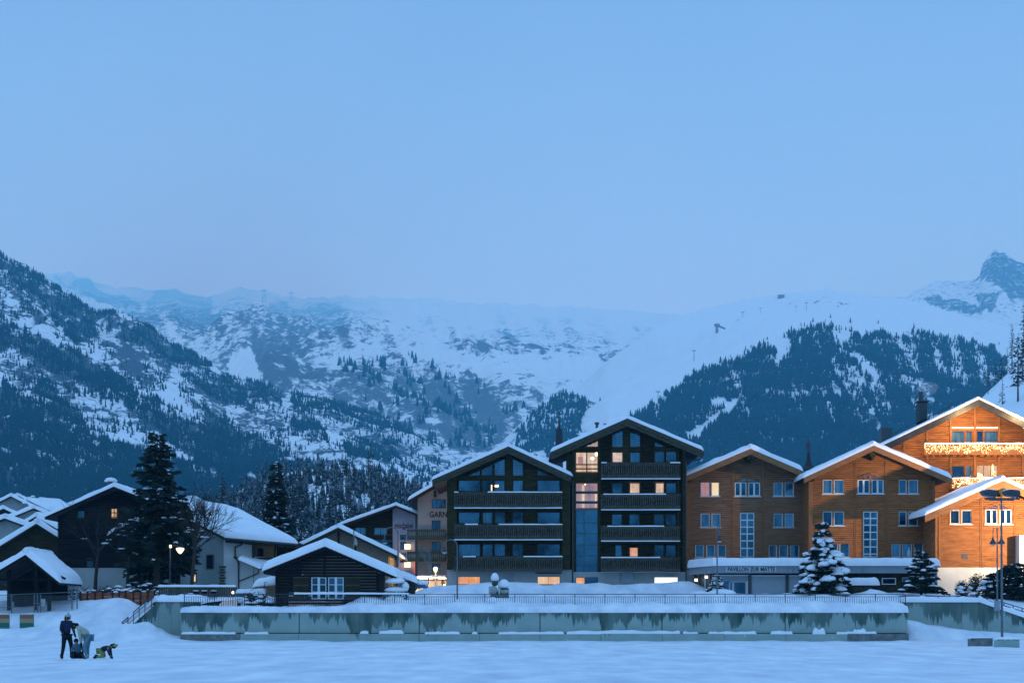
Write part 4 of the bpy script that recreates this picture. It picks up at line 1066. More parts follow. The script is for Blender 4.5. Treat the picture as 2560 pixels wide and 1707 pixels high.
FD1 = Fr(1680, 1080, 3.484, 175.0)
rowsD = [765, 825, 885, 945, 1010]
w1 = [(250,328,435,555,dict(back=LRED, gm=GLASSL, label='lit window with red curtain')), (343,412,435,555,dict(back=LYEL, gm=GLASSL, label='lit window with yellow curtain')), (885,965,435,555,dict(back=CURT)), (982,1060,435,555,dict(back=CURT)),
      (250,328,708,825,dict(back=CURT)), (345,422,708,825,dict(back=CURT)), (885,965,708,825,{}), (982,1060,708,825,dict(back=CURT)),
      (203,277,980,1088,{}), (300,375,980,1088,{}), (398,470,980,1088,{}), (843,912,980,1088,dict(back=CURT)), (935,1010,980,1088,{}), (1030,1108,980,1088,dict(back=CURT))]
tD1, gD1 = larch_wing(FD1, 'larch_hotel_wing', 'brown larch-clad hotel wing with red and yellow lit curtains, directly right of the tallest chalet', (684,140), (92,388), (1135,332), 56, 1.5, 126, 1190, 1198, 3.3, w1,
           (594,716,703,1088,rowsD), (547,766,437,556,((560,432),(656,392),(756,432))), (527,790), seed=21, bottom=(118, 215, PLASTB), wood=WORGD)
FD2 = Fr(1980, 1080, 3.484, 171.0)
w2 = [(268,350,415,535,dict(back=CURT)), (365,450,415,535,dict(back=CURT)), (930,998,415,535,{}), (1015,1098,415,535,dict(back=CURT)),
      (268,350,690,812,{}), (365,452,690,812,{}), (930,998,690,812,{}), (1013,1096,690,812,dict(back=CURT)),
      (335,400,965,1088,{}), (415,500,965,1088,{}), (866,944,965,1088,dict(back=CURT)), (960,1044,965,1088,dict(back=CURT)), (1060,1142,965,1088,dict(back=CURT))]
tD2, gD2 = larch_wing(FD2, 'larch_hotel_wing', 'orange larch-clad hotel wing behind the snowy spruce, middle one of the three', (712,112), (104,392), (1386,398), 52, 1.5, 146, 1246, 1190, 3.3, w2,
           (620,746,690,1088,[750,808,870,932,998,1060]), (572,798,413,534,((586,408),(682,368),(790,408))), (550,817), seed=31)
# pale vases standing in one of its windows
v = MB()
for x in (1022, 1072): v.lathe((FD2.X(x), 171.18, FD2.Z(1085)), [(0.10, 0), (0.16, 0.25), (0.12, 0.55), (0.05, 0.62), (0.10, 0.80)], 10)
v.build('vase', WHITEF, tD2)

FE = Fr(2200, 960, 2.24, 166.0)
w3 = [(393,446,705,782,{}), (457,512,705,782,{}), (868,921,705,782,{}), (932,987,705,782,{})]
tE, gE = larch_wing(FE, 'larch_hotel_wing', 'brightly lit orange larch wing on a white base, lowest gable at the right edge', (690,536), (252,730), (1130,730), 44, 1.5, 310, 1070, 1026, 3.0, w3,
           None, (590,737,700,783,((592,697),(660,672),(732,697))), (566,755), seed=41, bottom=(313, 1075, PLAST), depth=14)
MB().box(FE.X(457), FE.X(491), 165.95, 165.99, FE.Z(978), FE.Z(947)).build('vent_grille', METAL, tE)
q = MB(); q.box(FE.X(757), FE.X(1075), 164.6, 165.9, 2.6, FE.Z(848)); q.build('stair_porch', PLAST, tE)
wq = MB(); wq.prism([FE.p(797, 965), FE.p(830, 965), FE.p(830, 905), FE.p(822, 892), FE.p(806, 892), FE.p(797, 905)], 164.5, 164.59).build('window', LWARM, tE, label='arched lit window')

# ------------------------------------------------------------------ large chalet with fairy lights behind
CONCDK = mat('dark_render', (0.05, 0.07, 0.075), 0.9, 0.2, noise=0.2)
def chalet_f():
    F = Fr(2200, 960, 2.24, 186.0); Y = 186.0
    zb = 4.0
    t = thing('fairy_light_chalet', 'big glowing orange chalet with fairy lights along its balconies, highest at the right edge', 'building', (F.X(552), Y, zb))
    ap, el, er = (552, 82), (-260, 472), (1364, 472)
    roof(t, F, ap, el, er, 40, 2.2, 16, TILE, 0.26, seed=51, step=False)
    g = under_gable(F, ap, el, er, 40, 2.2, F.X(-200), F.X(1300), zb)
    wins = [(400,476,260,330,CURT), (480,518,260,330,CURT), (541,580,260,330,ROOM), (584,662,260,330,CURT), (402,474,455,520,ROOM), (480,516,455,520,CURT), (541,662,452,522,LWARM), (797,850,450,520,CURT), (797,850,260,330,CURT)]
    H = [(F.X(a), F.X(b), F.Z(d), F.Z(c)) for a, b, c, d, m in wins]
    m = MB(); wall_cells(m, g, zb, 1e9, H, Y, 0.3, board=0.17); m.build('siding', WORG, t, kind='stuff')
    for (a, b, c, d, mm), h in zip(wins, H):
        window(t, h[0], h[1], h[2], h[3], Y, fm=WORGT, fw=0.06, nx=3 if mm is LWARM else 1, back=mm, gm=GLASSL if mm is LWARM else GLASS, label='lit window with a small lit tree inside' if mm is LWARM else None)
    tr = MB()
    for k in range(60):
        u = random.Random(k); tr.blob((F.X(634)+u.uniform(-0.3, 0.3)*(1-k/70), Y+0.17, F.Z(520)+k/60*1.1+0.1), 0.025, 0.02, 0.025, 5, 3)
    tr.build('lit_tree', FAIRY, t, kind='stuff')
    for x in (135, 265, 395, 530, 665, 800):
        MB().box(F.X(x)-0.11, F.X(x)+0.11, Y-0.12, Y-0.024, zb, g.top(F.X(x))-0.1).build('post', WORGT, t)
    for a, b in ((401, 525), (537, 662), (800, 925)):
        MB().box(F.X(a), F.X(b), Y-0.10, Y-0.03, F.Z(248), F.Z(241)).build('light_strip', STRIP, t)
    G = F.at(Y-1.5)
    for i, (x0, zt, zb_) in enumerate(((247, 334, 392), (402, 528, 585))):
        x1 = 1000
        fl = MB().box(G.X(x0), G.X(x1), Y-1.45, Y-0.13, G.Z(zb_+2), G.Z(zb_-8)).build('balcony', WORGT, t)
        MB().box(G.X(x0), G.X(x1), Y-1.52, Y-1.40, G.Z(zt+5), G.Z(zt)).build('top_rail', WORGT, fl)
        MB().box(G.X(x0)+0.03, G.X(x1), Y-1.47, Y-1.43, G.Z(zb_-8), G.Z(zt+6)).build('panel', WORGT, fl)
        bx = x0+18
        while bx < 860:
            MB().box(G.X(bx)-0.09, G.X(bx)+0.09, Y-1.3, Y-0.125, G.Z(zb_+9), G.Z(zb_+2.5)).build('bracket', WORGT, fl); bx += 38
        rng = random.Random(5+i); b = MB()
        W_ = G.X(900)-G.X(x0); n = 720
        for k in range(n):
            x = rng.uniform(0, W_); gar = 0.55+0.45*abs(math.sin(x*1.9+i)+0.4*math.sin(x*5.3))
            hh = (G.Z(zt)-G.Z(zb_))*min(1, gar)
            z = G.Z(zt)+0.03-rng.random()**0.8*hh
            r = rng.uniform(0.015, 0.034)
            b.blob((G.X(x0)+x, Y-1.56-rng.random()*0.10, z), r, r, r, 4, 3)
        b.build('fairy_lights', FAIRY, fl, kind='stuff')
        sm_ = MB(); snow_quad(sm_, (G.X(x0), Y-1.6, G.Z(zt)), (G.X(x1), Y-1.6, G.Z(zt)), (G.X(x1), Y-1.38, G.Z(zt)), (G.X(x0), Y-1.38, G.Z(zt)), 0.1, 30, 2, 3, edge=0.05, rough=0.4); sm_.build('snow', SNOW, fl, smooth=True)
    # chimney with metal cowl, solar strip, dormer hatch
    c = MB().box(F.X(270), F.X(314), Y+4, Y+5.6, F.Z(230), F.Z(78)).box(F.X(262), F.X(324), Y+3.9, Y+5.7, F.Z(72), F.Z(66)).build('chimney', CONCDK, t)
    MB().lathe(((F.X(288)), Y+4.8, F.Z(66)), [(0.28, 0), (0.23, 0.2), (0.22, 0.7), (0.26, 0.72), (0.25, 0.9), (0.12, 0.95)], 12).build('cowl', METAL, c)
    # solar panels lying on the left slope
    Lx, Lz = F.at(Y-2.2).p(*el); Ax, Az = F.at(Y-2.2).p(*ap)
    sl = (Az-Lz)/(Ax-Lx)
    xa, xb = F.X(62), F.X(452)
    for k in range(8):
        a = xa+(xb-xa)*k/8+0.03; b = xa+(xb-xa)*(k+1)/8-0.03
        f = lambda x: Lz+sl*(x-Lx)
        MB().prism([(a, f(a)+0.55), (b, f(b)+0.55), (b, f(b)+0.62), (a, f(a)+0.62)], Y+3.0, Y+5.2).build('solar_panel', METAL, t)
    MB().box(F.X(38), F.X(98), Y+2.6, Y+4, f(F.X(50))+0.2, F.Z(228)).build('roof_hatch', METAL, t)
    side_walls(t, g, Y, 16, WORG)
chalet_f()
for i_, (lx_, lz_, le_) in enumerate(((41.5, 20.2, 1300), (46.5, 20.2, 1300), (51.0, 20.0, 1300), (44.0, 14.6, 700), (50.0, 14.6, 700), (37.0, 15.5, 350))):   # the glow of the fairy lights and strips on that facade
    ld_ = bpy.data.lights.new('fairy_glow', 'POINT'); ld_.energy = le_; ld_.color = (1.0, 0.62, 0.26); ld_.shadow_soft_size = 0.8
    lo_ = bpy.data.objects.new('fairy_glow', ld_); COL.objects.link(lo_); lo_.location = (lx_, 183.0, lz_)

# ------------------------------------------------------------------ pavilion with flat snow roof in front of the larch wings
def pavilion():
    YP = 163.0
    F = Fr(1680, 1080, 3.484, YP); K = Fr(1980, 1080, 3.484, YP)
    zb = 3.0
    t = thing('pavilion', 'low flat-roofed blue-grey pavilion with a name board, under a thick slab of snow', 'building', (F.X(900), YP, zb))
    xl, xk, xr = F.X(205), F.X(358), K.X(1254)
    z1, z0 = F.Z(1161), F.Z(1228)
    # roof deck and fascia, left end angled back
    deck = [(xl, YP+5.5), (xk, YP-0.6), (xr, YP-0.6), (xr, YP+6.5), (xl, YP+6.5)]
    MB().prism_z([(xl+.1, YP+5.5), (xk+.05, YP-0.5), (xr-.1, YP-0.5), (xr-.1, YP+6.4), (xl+.1, YP+6.4)], z0+0.02, z1-0.02).build('roof_deck', TILE, t)
    fa = MB()
    xs = [xk, F.X(1000), K.X(0)-0.01, K.X(606), xr]
    for a, b in zip(xs, xs[1:]):
        if b-a < 0.2: continue
        MB().box(a+0.012, b-0.012, YP-0.62, YP-0.505, z0, z1).build('fascia_panel', BLUEG, t)
    MB().prism_z([(xl-0.02, YP+5.5), (xk, YP-0.62), (xk+0.02, YP-0.5), (xl+0.09, YP+5.5)], z0, z1).build('fascia_panel', BLUEG, t)
    m = MB()
    snow_quad(m, (xk-0.1, YP-0.75, z1), (xr+0.25, YP-0.75, z1), (xr+0.25, YP+6.5, z1), (xk-0.1, YP+6.5, z1), 0.62, 44, 10, 61, edge=0.32, rough=0.10, edges=(0, 1, 1, 1))
    m.build('roof_snow', SNOW, t, smooth=True)
    m = MB()
    snow_quad(m, (xl-0.15, YP+5.3, z1), (xk-0.08, YP-0.75, z1), (xk-0.08, YP+6.5, z1), (xl-0.1, YP+6.6, z1), 0.62, 14, 10, 62, edge=0.32, rough=0.10, edges=(1, 0, 1, 1))
    m.build('roof_snow', SNOW, t, smooth=True)
    # name board
    sg = MB().box(F.X(462), F.X(900), YP-0.68, YP-0.625, F.Z(1219), F.Z(1173)).build('name_board', mat('sign_white', (0.50, 0.52, 0.52), 0.6), t)
    lettering('PAVILLON ZUR MATT\u20ac'.replace('\u20ac', 'E'), sg, F.X(681), F.Z(1196), YP-0.685, 0.46, TXTB, width=F.X(886)-F.X(476), off=0.012)
    # front: glass entrance, pillars, pale shutters
    yw = YP+0.1
    zf = 3.2
    def box(n, a, b, c, d, m_, y0=yw, th=0.15, fr=F): return MB().box(fr.X(a), fr.X(b), y0, y0+th, max(fr.Z(d), zf), fr.Z(c)).build(n, m_, t)
    box('lintel', 390, 668, 1242, 1296, BLUEG, yw-0.06)
    box('head_rail', 385, 668, 1240, 1250, WHITEF, yw-0.10)
    window(t, F.X(425), F.X(500), zf, F.Z(1298), yw, fm=BLUEG, fw=0.05)
    window(t, F.X(502), F.X(532), zf, F.Z(1298), yw, fm=WHITEF, fw=0.05)
    window(t, F.X(536), F.X(650), zf, F.Z(1298), yw, fm=WHITEF, fw=0.06, label='wide dark glass door')
    box('pillar', 652, 662, 1240, 1420, WHITEF, yw-0.05)
    box('pillar', 664, 692, 1228, 1420, METAL, yw-0.12)
    sh = BLUEG2
    box('shutter', 694, 990, 1255, 1420, sh, yw+0.02, 0.1); box('head_rail', 694, 990, 1243, 1254, WHITEF, yw-0.03)
    box('pillar', 992, 1016, 1228, 1420, METAL, yw-0.12)
    MB().box(F.X(1018), K.X(256), yw+0.02, yw+0.12, zf, F.Z(1255)).build('shutter', sh, t)
    MB().box(F.X(1018), K.X(256), yw-0.03, yw+0.1, F.Z(1254), F.Z(1243)).build('head_rail', WHITEF, t)
    MB().box(K.X(258), K.X(1238), yw, yw+0.15, zf, K.Z(1228)).build('timber_wall', WDARK, t)
    for x in (420, 590, 620, 768, 912, 945): MB().box(K.X(x)-0.05, K.X(x)+0.05, yw-0.06, yw-0.004, zf, K.Z(1228)).build('post', WDARK2, t)
    for a, b, c, d in ((783, 905, 1268, 1325), (528, 588, 1262, 1300), (960, 1040, 1262, 1300)):
        window(t, K.X(a), K.X(b), K.Z(d), K.Z(c), yw-0.12, fm=WHITEF if a == 783 else BLUEG, fw=0.06, rec=0.05, room=0.10)
    MB().box(K.X(1240), K.X(1256), yw-0.6, yw+0.2, zf-0.3, K.Z(1228)).build('pillar', BLUEG, t)
    # angled left side: dark glazing with two small lit lanterns
    pts = [(xl+0.25, YP+5.0), (xk+0.0, yw+0.05)]
    d = Vector((pts[1][0]-pts[0][0], pts[1][1]-pts[0][1])); nrm = Vector((d.y, -d.x)).normalized()*0.1
    MB().prism_z([pts[0], pts[1], (pts[1][0]+0.1, pts[1][1]+0.05), (pts[0][0]+0.1, pts[0][1]+0.05)], zf, z0).build('side_glazing', METAL, t)
    for k in (0.12, 0.35, 0.62, 0.9):
        p = Vector(pts[0]).lerp(Vector(pts[1]), k)
        MB().box(p.x-0.06, p.x+0.04, p.y-0.12, p.y+0.02, zf, z0).build('post', WHITEF if k == 0.62 else WDARK2, t)
    for a, c in ((205, 1288), (294, 1262)):
        G = F.at(YP+3.2 if a == 205 else YP+1.0)
        MB().box(G.X(a-9), G.X(a+14), G.Y-0.35, G.Y-0.2, G.Z(c+10), G.Z(c-12)).build('wall_lamp', LAMPC, t)
    MB().box(F.X(230), K.X(1230), YP+6.2, YP+6.4, zf, z0).build('rear_wall', PLASTB, t)
BLUEG2 = mat('pale_shutter', (0.27, 0.34, 0.38), 0.6, 0.3, col2=(0.33, 0.40, 0.44), scale=3, stretch=(1, 1, 4))
LAMPC = mat('cool_lamp_glow', (1, 1, 0.8), emit=(1.0, 0.95, 0.70), estr=3.0)
pavilion()

# ------------------------------------------------------------------ concrete retaining walls
def concrete_mat():
    m = bpy.data.materials.new('stained_concrete'); m.use_nodes = True
    t = m.node_tree; b = t.nodes['Principled BSDF']; b.inputs['Roughness'].default_value = 0.85
    N = t.nodes.new; L = t.links.new
    g = N('ShaderNodeNewGeometry'); sp = N('ShaderNodeSeparateXYZ'); L(g.outputs['Position'], sp.inputs[0])
    def noise(scale, stretch, det=3, off=0):
        mp = N('ShaderNodeMapping'); mp.inputs['Scale'].default_value = stretch; mp.inputs['Location'].default_value = (off, off, off); L(g.outputs['Position'], mp.inputs[0])
        n = N('ShaderNodeTexNoise'); n.inputs['Scale'].default_value = scale; n.inputs['Detail'].default_value = det; L(mp.outputs[0], n.inputs[0]); return n.outputs['Fac']
    def math_(op, a, b_, c=None, cl=False):
        n = N('ShaderNodeMath'); n.operation = op; n.use_clamp = cl
        for i, q in enumerate((a, b_, c)):
            if q is None: continue
            if isinstance(q, (int, float)): n.inputs[i].default_value = q
            else: L(q, n.inputs[i])
        return n.outputs[0]
    big = noise(0.22, (1, 0, 0), 2); mid = noise(1.1, (1, 0, 0), 5, 7); fine = noise(6.0, (1, 0, 0.10), 4, 13)
    # length of each wet streak from the coping down, from three scales along the wall
    s = math_('MULTIPLY_ADD', big, 2.1, -0.72)
    s = math_('ADD', s, math_('MULTIPLY_ADD', mid, 3.0, -1.50))
    s = math_('ADD', s, math_('MULTIPLY_ADD', fine, 1.3, -0.65))
    depth = math_('SUBTRACT', 2.05, sp.outputs['Z'])                     # metres below the coping
    wet = math_('MULTIPLY_ADD', math_('SUBTRACT', math_('MULTIPLY', s, 1.5), depth), 4.5, 0.5, True)
    base = N('ShaderNodeMixRGB'); base.inputs[1].default_value = (0.20, 0.30, 0.275, 1); base.inputs[2].default_value = (0.36, 0.45, 0.41, 1); L(noise(1.1, (1, 1, 1), 6, 3), base.inputs[0])
    mx = N('ShaderNodeMixRGB'); mx.inputs[2].default_value = (0.022, 0.070, 0.058, 1); L(math_('MULTIPLY', wet, math_('MULTIPLY_ADD', noise(0.8, (1, 1, 0.3), 4, 31), 1.6, -0.05, True)), mx.inputs[0]); L(base.outputs[0], mx.inputs[1])
    # rime clinging to the lower part
    rime = math_('MULTIPLY_ADD', noise(2.6, (1, 1, 1), 6, 21), 14, -9.3, True)
    rime = math_('MULTIPLY', rime, math_('MULTIPLY_ADD', depth, 1.2, -0.6, True))
    m2 = N('ShaderNodeMixRGB'); m2.inputs[2].default_value = (0.72, 0.78, 0.84, 1); L(math_('MULTIPLY', rime, 0.7), m2.inputs[0]); L(mx.outputs[0], m2.inputs[1])
    L(m2.outputs[0], b.inputs['Base Color'])
    bp = N('ShaderNodeBump'); bp.inputs['Strength'].default_value = 0.4; bp.inputs['Distance'].default_value = 0.03; L(noise(7, (1, 1, 1), 6), bp.inputs['Height']); L(bp.outputs[0], b.inputs['Normal'])
    return m
CONC = concrete_mat()
CONCD = mat('old_concrete', (0.10, 0.12, 0.12), 0.9, 0.2, col2=(0.22, 0.24, 0.23), scale=2.2, bump=0.5)
YW = 139.0
t = thing('retaining_wall', 'long low concrete wall with dark drip stains along the rink', 'wall', (0, YW, 0))
jx = [452, 602, 748, 898, 1048, 1199, 1350, 1502, 1655, 1809, 1963, 2117, 2270]
zt = WZ(1531, YW)
rng = random.Random(4)
for i, (a, b) in enumerate(zip(jx, jx[1:])):
    g_ = 0.035 if i % 2 == 1 else 0.012
    x0, x1 = WX(a, YW)+(0.03 if i % 2 == 0 else 0.006), WX(b, YW)-(0.03 if i % 2 else 0.006)
    MB().box(x0, x1, YW+rng.uniform(0, 0.012), YW+0.6, WZ(1581, YW)+0.004, zt).build('panel', CONC, t)
    y0 = YW-0.32-rng.uniform(0, 0.05)
    MB().box(WX(a, YW)+0.012, WX(b, YW)-0.012, y0, YW+0.3, -0.3, WZ(1583, YW)).build('footing', CONCD if i in (0, 11) else CONC, t)
MB().box(WX(454, YW), WX(2268, YW), YW+0.2, YW+0.59, -0.2, zt-0.03).build('core', METAL, t)
# snow lying on the footing ledge
for k, (a, b, h) in enumerate(((455, 590, .12), (612, 672, .10), (900, 922, .16), (948, 1010, .20), (1062, 1150, .14), (1180, 1194, .12), (1246, 1410, .13), (1416, 1700, .20), (1706, 1745, .12), (1770, 1890, .14), (1925, 1980, .18), (2030, 2062, .42), (2090, 2190, .14), (2130, 2165, .36))):
    m = MB(); z = WZ(1583, YW)
    snow_quad(m, (WX(a, YW), YW-0.36, z), (WX(b, YW), YW-0.36, z), (WX(b, YW), YW-0.002, z+0.02), (WX(a, YW), YW-0.002, z+0.02), h, 18, 3, 70+k, edge=0.10+h*0.3, rough=0.6, freq=1.6)
    m.build('ledge_snow', SNOW, t, smooth=True)

# left wing with the stair parapet
YL = 143.5
t = thing('stair_wall', 'stained concrete wall sloping down as a stair parapet at the left end', 'wall', (WX(400, YL), YL, 0))
F = Fr(0, 1100, 2.584, YL)
P = [(F.X(870), F.Z(1300)), (F.X(1290), F.Z(1300)), (F.X(1290), F.Z(1042)), (F.X(1025), F.Z(1042)), (F.X(848), F.Z(1196)), (F.X(880), F.Z(1240))]
sp = 0
xs = [848, 935, 1025, 1110, 1200, 1290]
def topw(x): return F.Z(1042) if x >= 1025 else F.Z(1042+(1025-x)*(1196-1042)/(1025-848))
for a, b in zip(xs, xs[1:]):
    MB().prism([(F.X(a)+0.008, 0.1), (F.X(b)-0.008, 0.1), (F.X(b)-0.008, topw(b)), (F.X(a)+0.008, topw(a))], YL, YL+0.4).build('panel', CONC, t)
m = MB(); e = 0.05
snow_quad(m, (F.X(790), YL-0.25, F.Z(1215)), (F.X(1012), YL-0.25, F.Z(1030)), (F.X(1012), YL+0.9, F.Z(1020)), (F.X(790), YL+0.9, F.Z(1205)), 0.38, 22, 6, 90, edge=0.22, rough=0.5, freq=1.3)
m.build('parapet_snow', SNOW, t, smooth=True)
m = MB(); snow_quad(m, (F.X(1000), YL-0.12, F.Z(1040)), (F.X(1330), YL-0.12, F.Z(1040)), (F.X(1330), YL+1.6, F.Z(1036)), (F.X(1000), YL+1.6, F.Z(1030)), 0.34, 26, 6, 91, edge=0.2, rough=0.6, freq=1.1)
m.build('parapet_snow', SNOW, t, smooth=True)
MB().box(F.X(783), F.X(812), YL-0.4, YL+0.1, 0.3, F.Z(1205)).build('newel', CONCD, t)
t2 = thing('stair_handrail', 'dark handrail running down beside the snowy stairs on the left', 'handrail', (F.X(800), YL-0.3, F.Z(1200)))
MB().tube([(F.X(792), YL-0.35, F.Z(1178)), (F.X(836), YL-0.35, F.Z(1140))], 0.045, 6).tube([(F.X(866), YL-0.35, F.Z(1112)), (F.X(940), YL-0.35, F.Z(1048)), (F.X(1000), YL-0.35, F.Z(998))], 0.045, 6).build('rail', METAL, t2)
MB().tube([(F.X(792), YL-0.34, F.Z(1192)), (F.X(1000), YL-0.34, F.Z(1014))], 0.03, 6).build('rail', METAL, t2)
for x in (798, 832, 868, 905, 942, 985):
    zz = F.Z(1178-(x-792)*(1178-998)/208.)
    MB().tube([(F.X(x), YL-0.35, zz-0.9), (F.X(x), YL-0.35, zz)], 0.03, 6).build('post', METAL, t2)

# right wing, behind, with its sloping end
YR = 146.0
F = Fr(2000, 1440, 4.2, YR)
t = thing('right_retaining_wall', 'taller concrete wall set back at the right, its top sloping down under snow', 'wall', (F.X(1700), YR, 0))
xs = [1090, 1385, 1700, 1880, 2110, 2352, 2700, 3100]
def topr(x): return F.Z(266) if x <= 1880 else F.Z(266+(x-1880)*(430-266)/(2352-1880))
for a, b in zip(xs, xs[1:]):
    MB().prism([(F.X(a)+0.012, -0.3), (F.X(b)-0.012, -0.3), (F.X(b)-0.012, topr(b)), (F.X(a)+0.012, topr(a))], YR, YR+0.4).build('panel', CONCW, t) if False else MB().prism([(F.X(a)+0.012, -0.3), (F.X(b)-0.012, -0.3), (F.X(b)-0.012, max(topr(b), -0.2)), (F.X(a)+0.012, topr(a))], YR, YR+0.4).build('panel', CONC, t)
m = MB(); snow_quad(m, (F.X(1060), YR-0.1, F.Z(266)), (F.X(1890), YR-0.1, F.Z(266)), (F.X(1890), YR+1.2, F.Z(262)), (F.X(1060), YR+1.2, F.Z(262)), 0.32, 40, 5, 95, edge=0.16, rough=0.5, freq=1.0)
m.build('wall_snow', SNOW, t, smooth=True)
m = MB(); snow_quad(m, (F.X(1870), YR-0.1, F.Z(262)), (F.X(3100), YR-0.1, topr(3100)+0.02), (F.X(3100), YR+1.4, topr(3100)), (F.X(1870), YR+1.4, F.Z(262)), 0.34, 40, 5, 96, edge=0.16, rough=0.5, freq=1.0)
m.build('wall_snow', SNOW, t, smooth=True)
t2 = thing('sloping_handrail', 'thin dark handrail following the sloping wall top at the right edge', 'handrail', (F.X(2200), YR+0.5, topr(2200)))
for dz in (0.62, 0.40):
    MB().tube([(F.X(1860), YR+0.5, topr(1880)+dz-0.05), (F.X(2352), YR+0.5, topr(2352)+dz+0.05), (F.X(3000), YR+0.5, topr(3000)+dz)], 0.035, 6).build('rail', METAL, t2)
for x in (1980, 2160, 2255, 2350, 2500, 2700):
    MB().tube([(F.X(x), YR+0.5, topr(x)-0.1), (F.X(x), YR+0.5, topr(x)+0.63)], 0.04, 6).build('post', METAL, t2)
t2 = thing('thin_wall_rail', 'thin dark rail above the snow on the set-back right wall', 'handrail', (F.X(1500), YR+0.7, 3.2))
MB().tube([(F.X(1060), YR+0.7, F.Z(207)), (F.X(1880), YR+0.7, F.Z(207))], 0.028, 6).build('rail', METAL, t2)
for x in range(1100, 1880, 125): MB().tube([(F.X(x), YR+0.7, F.Z(262)), (F.X(x), YR+0.7, F.Z(207))], 0.025, 6).build('post', METAL, t2)

# balustrade railing on the long wall
YB = 141.5
def xr_(px): return WX(px, YB)
t = thing('terrace_railing', 'long dark bar railing half buried in snow on top of the rink wall', 'railing', (0, YB, 2.1))
zr = WZ(1483.5, YB); z2 = WZ(1490.5, YB)
MB().box(xr_(461), xr_(2263), YB-0.03, YB+0.03, zr-0.05, zr).build('top_rail', METAL, t)
MB().box(xr_(461), xr_(2263), YB-0.015, YB+0.015, z2-0.03, z2).build('middle_rail', METAL, t)
MB().box(xr_(461), xr_(2263), YB-0.015, YB+0.015, 2.22, 2.25).build('bottom_rail', METAL, t)
p = 461.0; posts = []
while p < 2270: posts.append(p); p += 75.1
pm = None
for p in posts:
    o = MB().box(xr_(p)-0.03, xr_(p)+0.03, YB-0.028, YB+0.028, 2.0, zr-0.055).build('post', METAL, t)
for a, b in zip(posts, posts[1:]):
    m = MB(); n = 12
    for k in range(1, n+1):
        x = xr_(a+(b-a)*k/(n+1)); m.box(x-0.014, x+0.014, YB-0.01, YB+0.01, 2.255, z2-0.035)
    m.build('bars', METAL, t, kind='stuff')
m = MB(); snow_quad(m, (xr_(735), YB-0.05, zr), (xr_(1022), YB-0.05, zr), (xr_(1022), YB+0.06, zr), (xr_(735), YB+0.06, zr), 0.11, 50, 2, 8, edge=0.04, rough=0.35); m.build('rail_snow', SNOW, t, smooth=True)
# ------------------------------------------------------------------ village on the left, trees, lamps, people
# street lamp standing outside the frame at the right: it lights the larch fronts
t = thing('street_lamp', 'tall warm street lamp standing beyond the right edge of the terrace', 'street lamp', (47.7, 152.6, 1.6))
MB().tube([(47.7, 152.6, 1.0), (47.7, 152.6, 9.4)], [0.10, 0.06], 8).tube([(47.7, 152.6, 9.3), (47.4, 153.2, 9.75), (47.0, 154.0, 9.8)], 0.045, 6).build('pole', METAL, t)
MB().box(46.65, 47.25, 153.8, 154.6, 9.68, 9.84).build('lamp_head', METAL, t)
MB().box(46.7, 47.2, 153.85, 154.55, 9.62, 9.675).build('lamp_glass', LAMPW, t)
ld = bpy.data.lights.new('lamp_light', 'SPOT'); ld.energy = 31000; ld.color = (1.0, 0.70, 0.38); ld.spot_size = R(82); ld.spot_blend = 1.0; ld.shadow_soft_size = 0.25
lo = bpy.data.objects.new('lamp_light', ld); COL.objects.link(lo)
lo.location = (46.6, 154.8, 9.4)
lo.rotation_euler = (Vector((40.5, 168, 11.5))-Vector(lo.location)).to_track_quat('-Z', 'Y').to_euler()

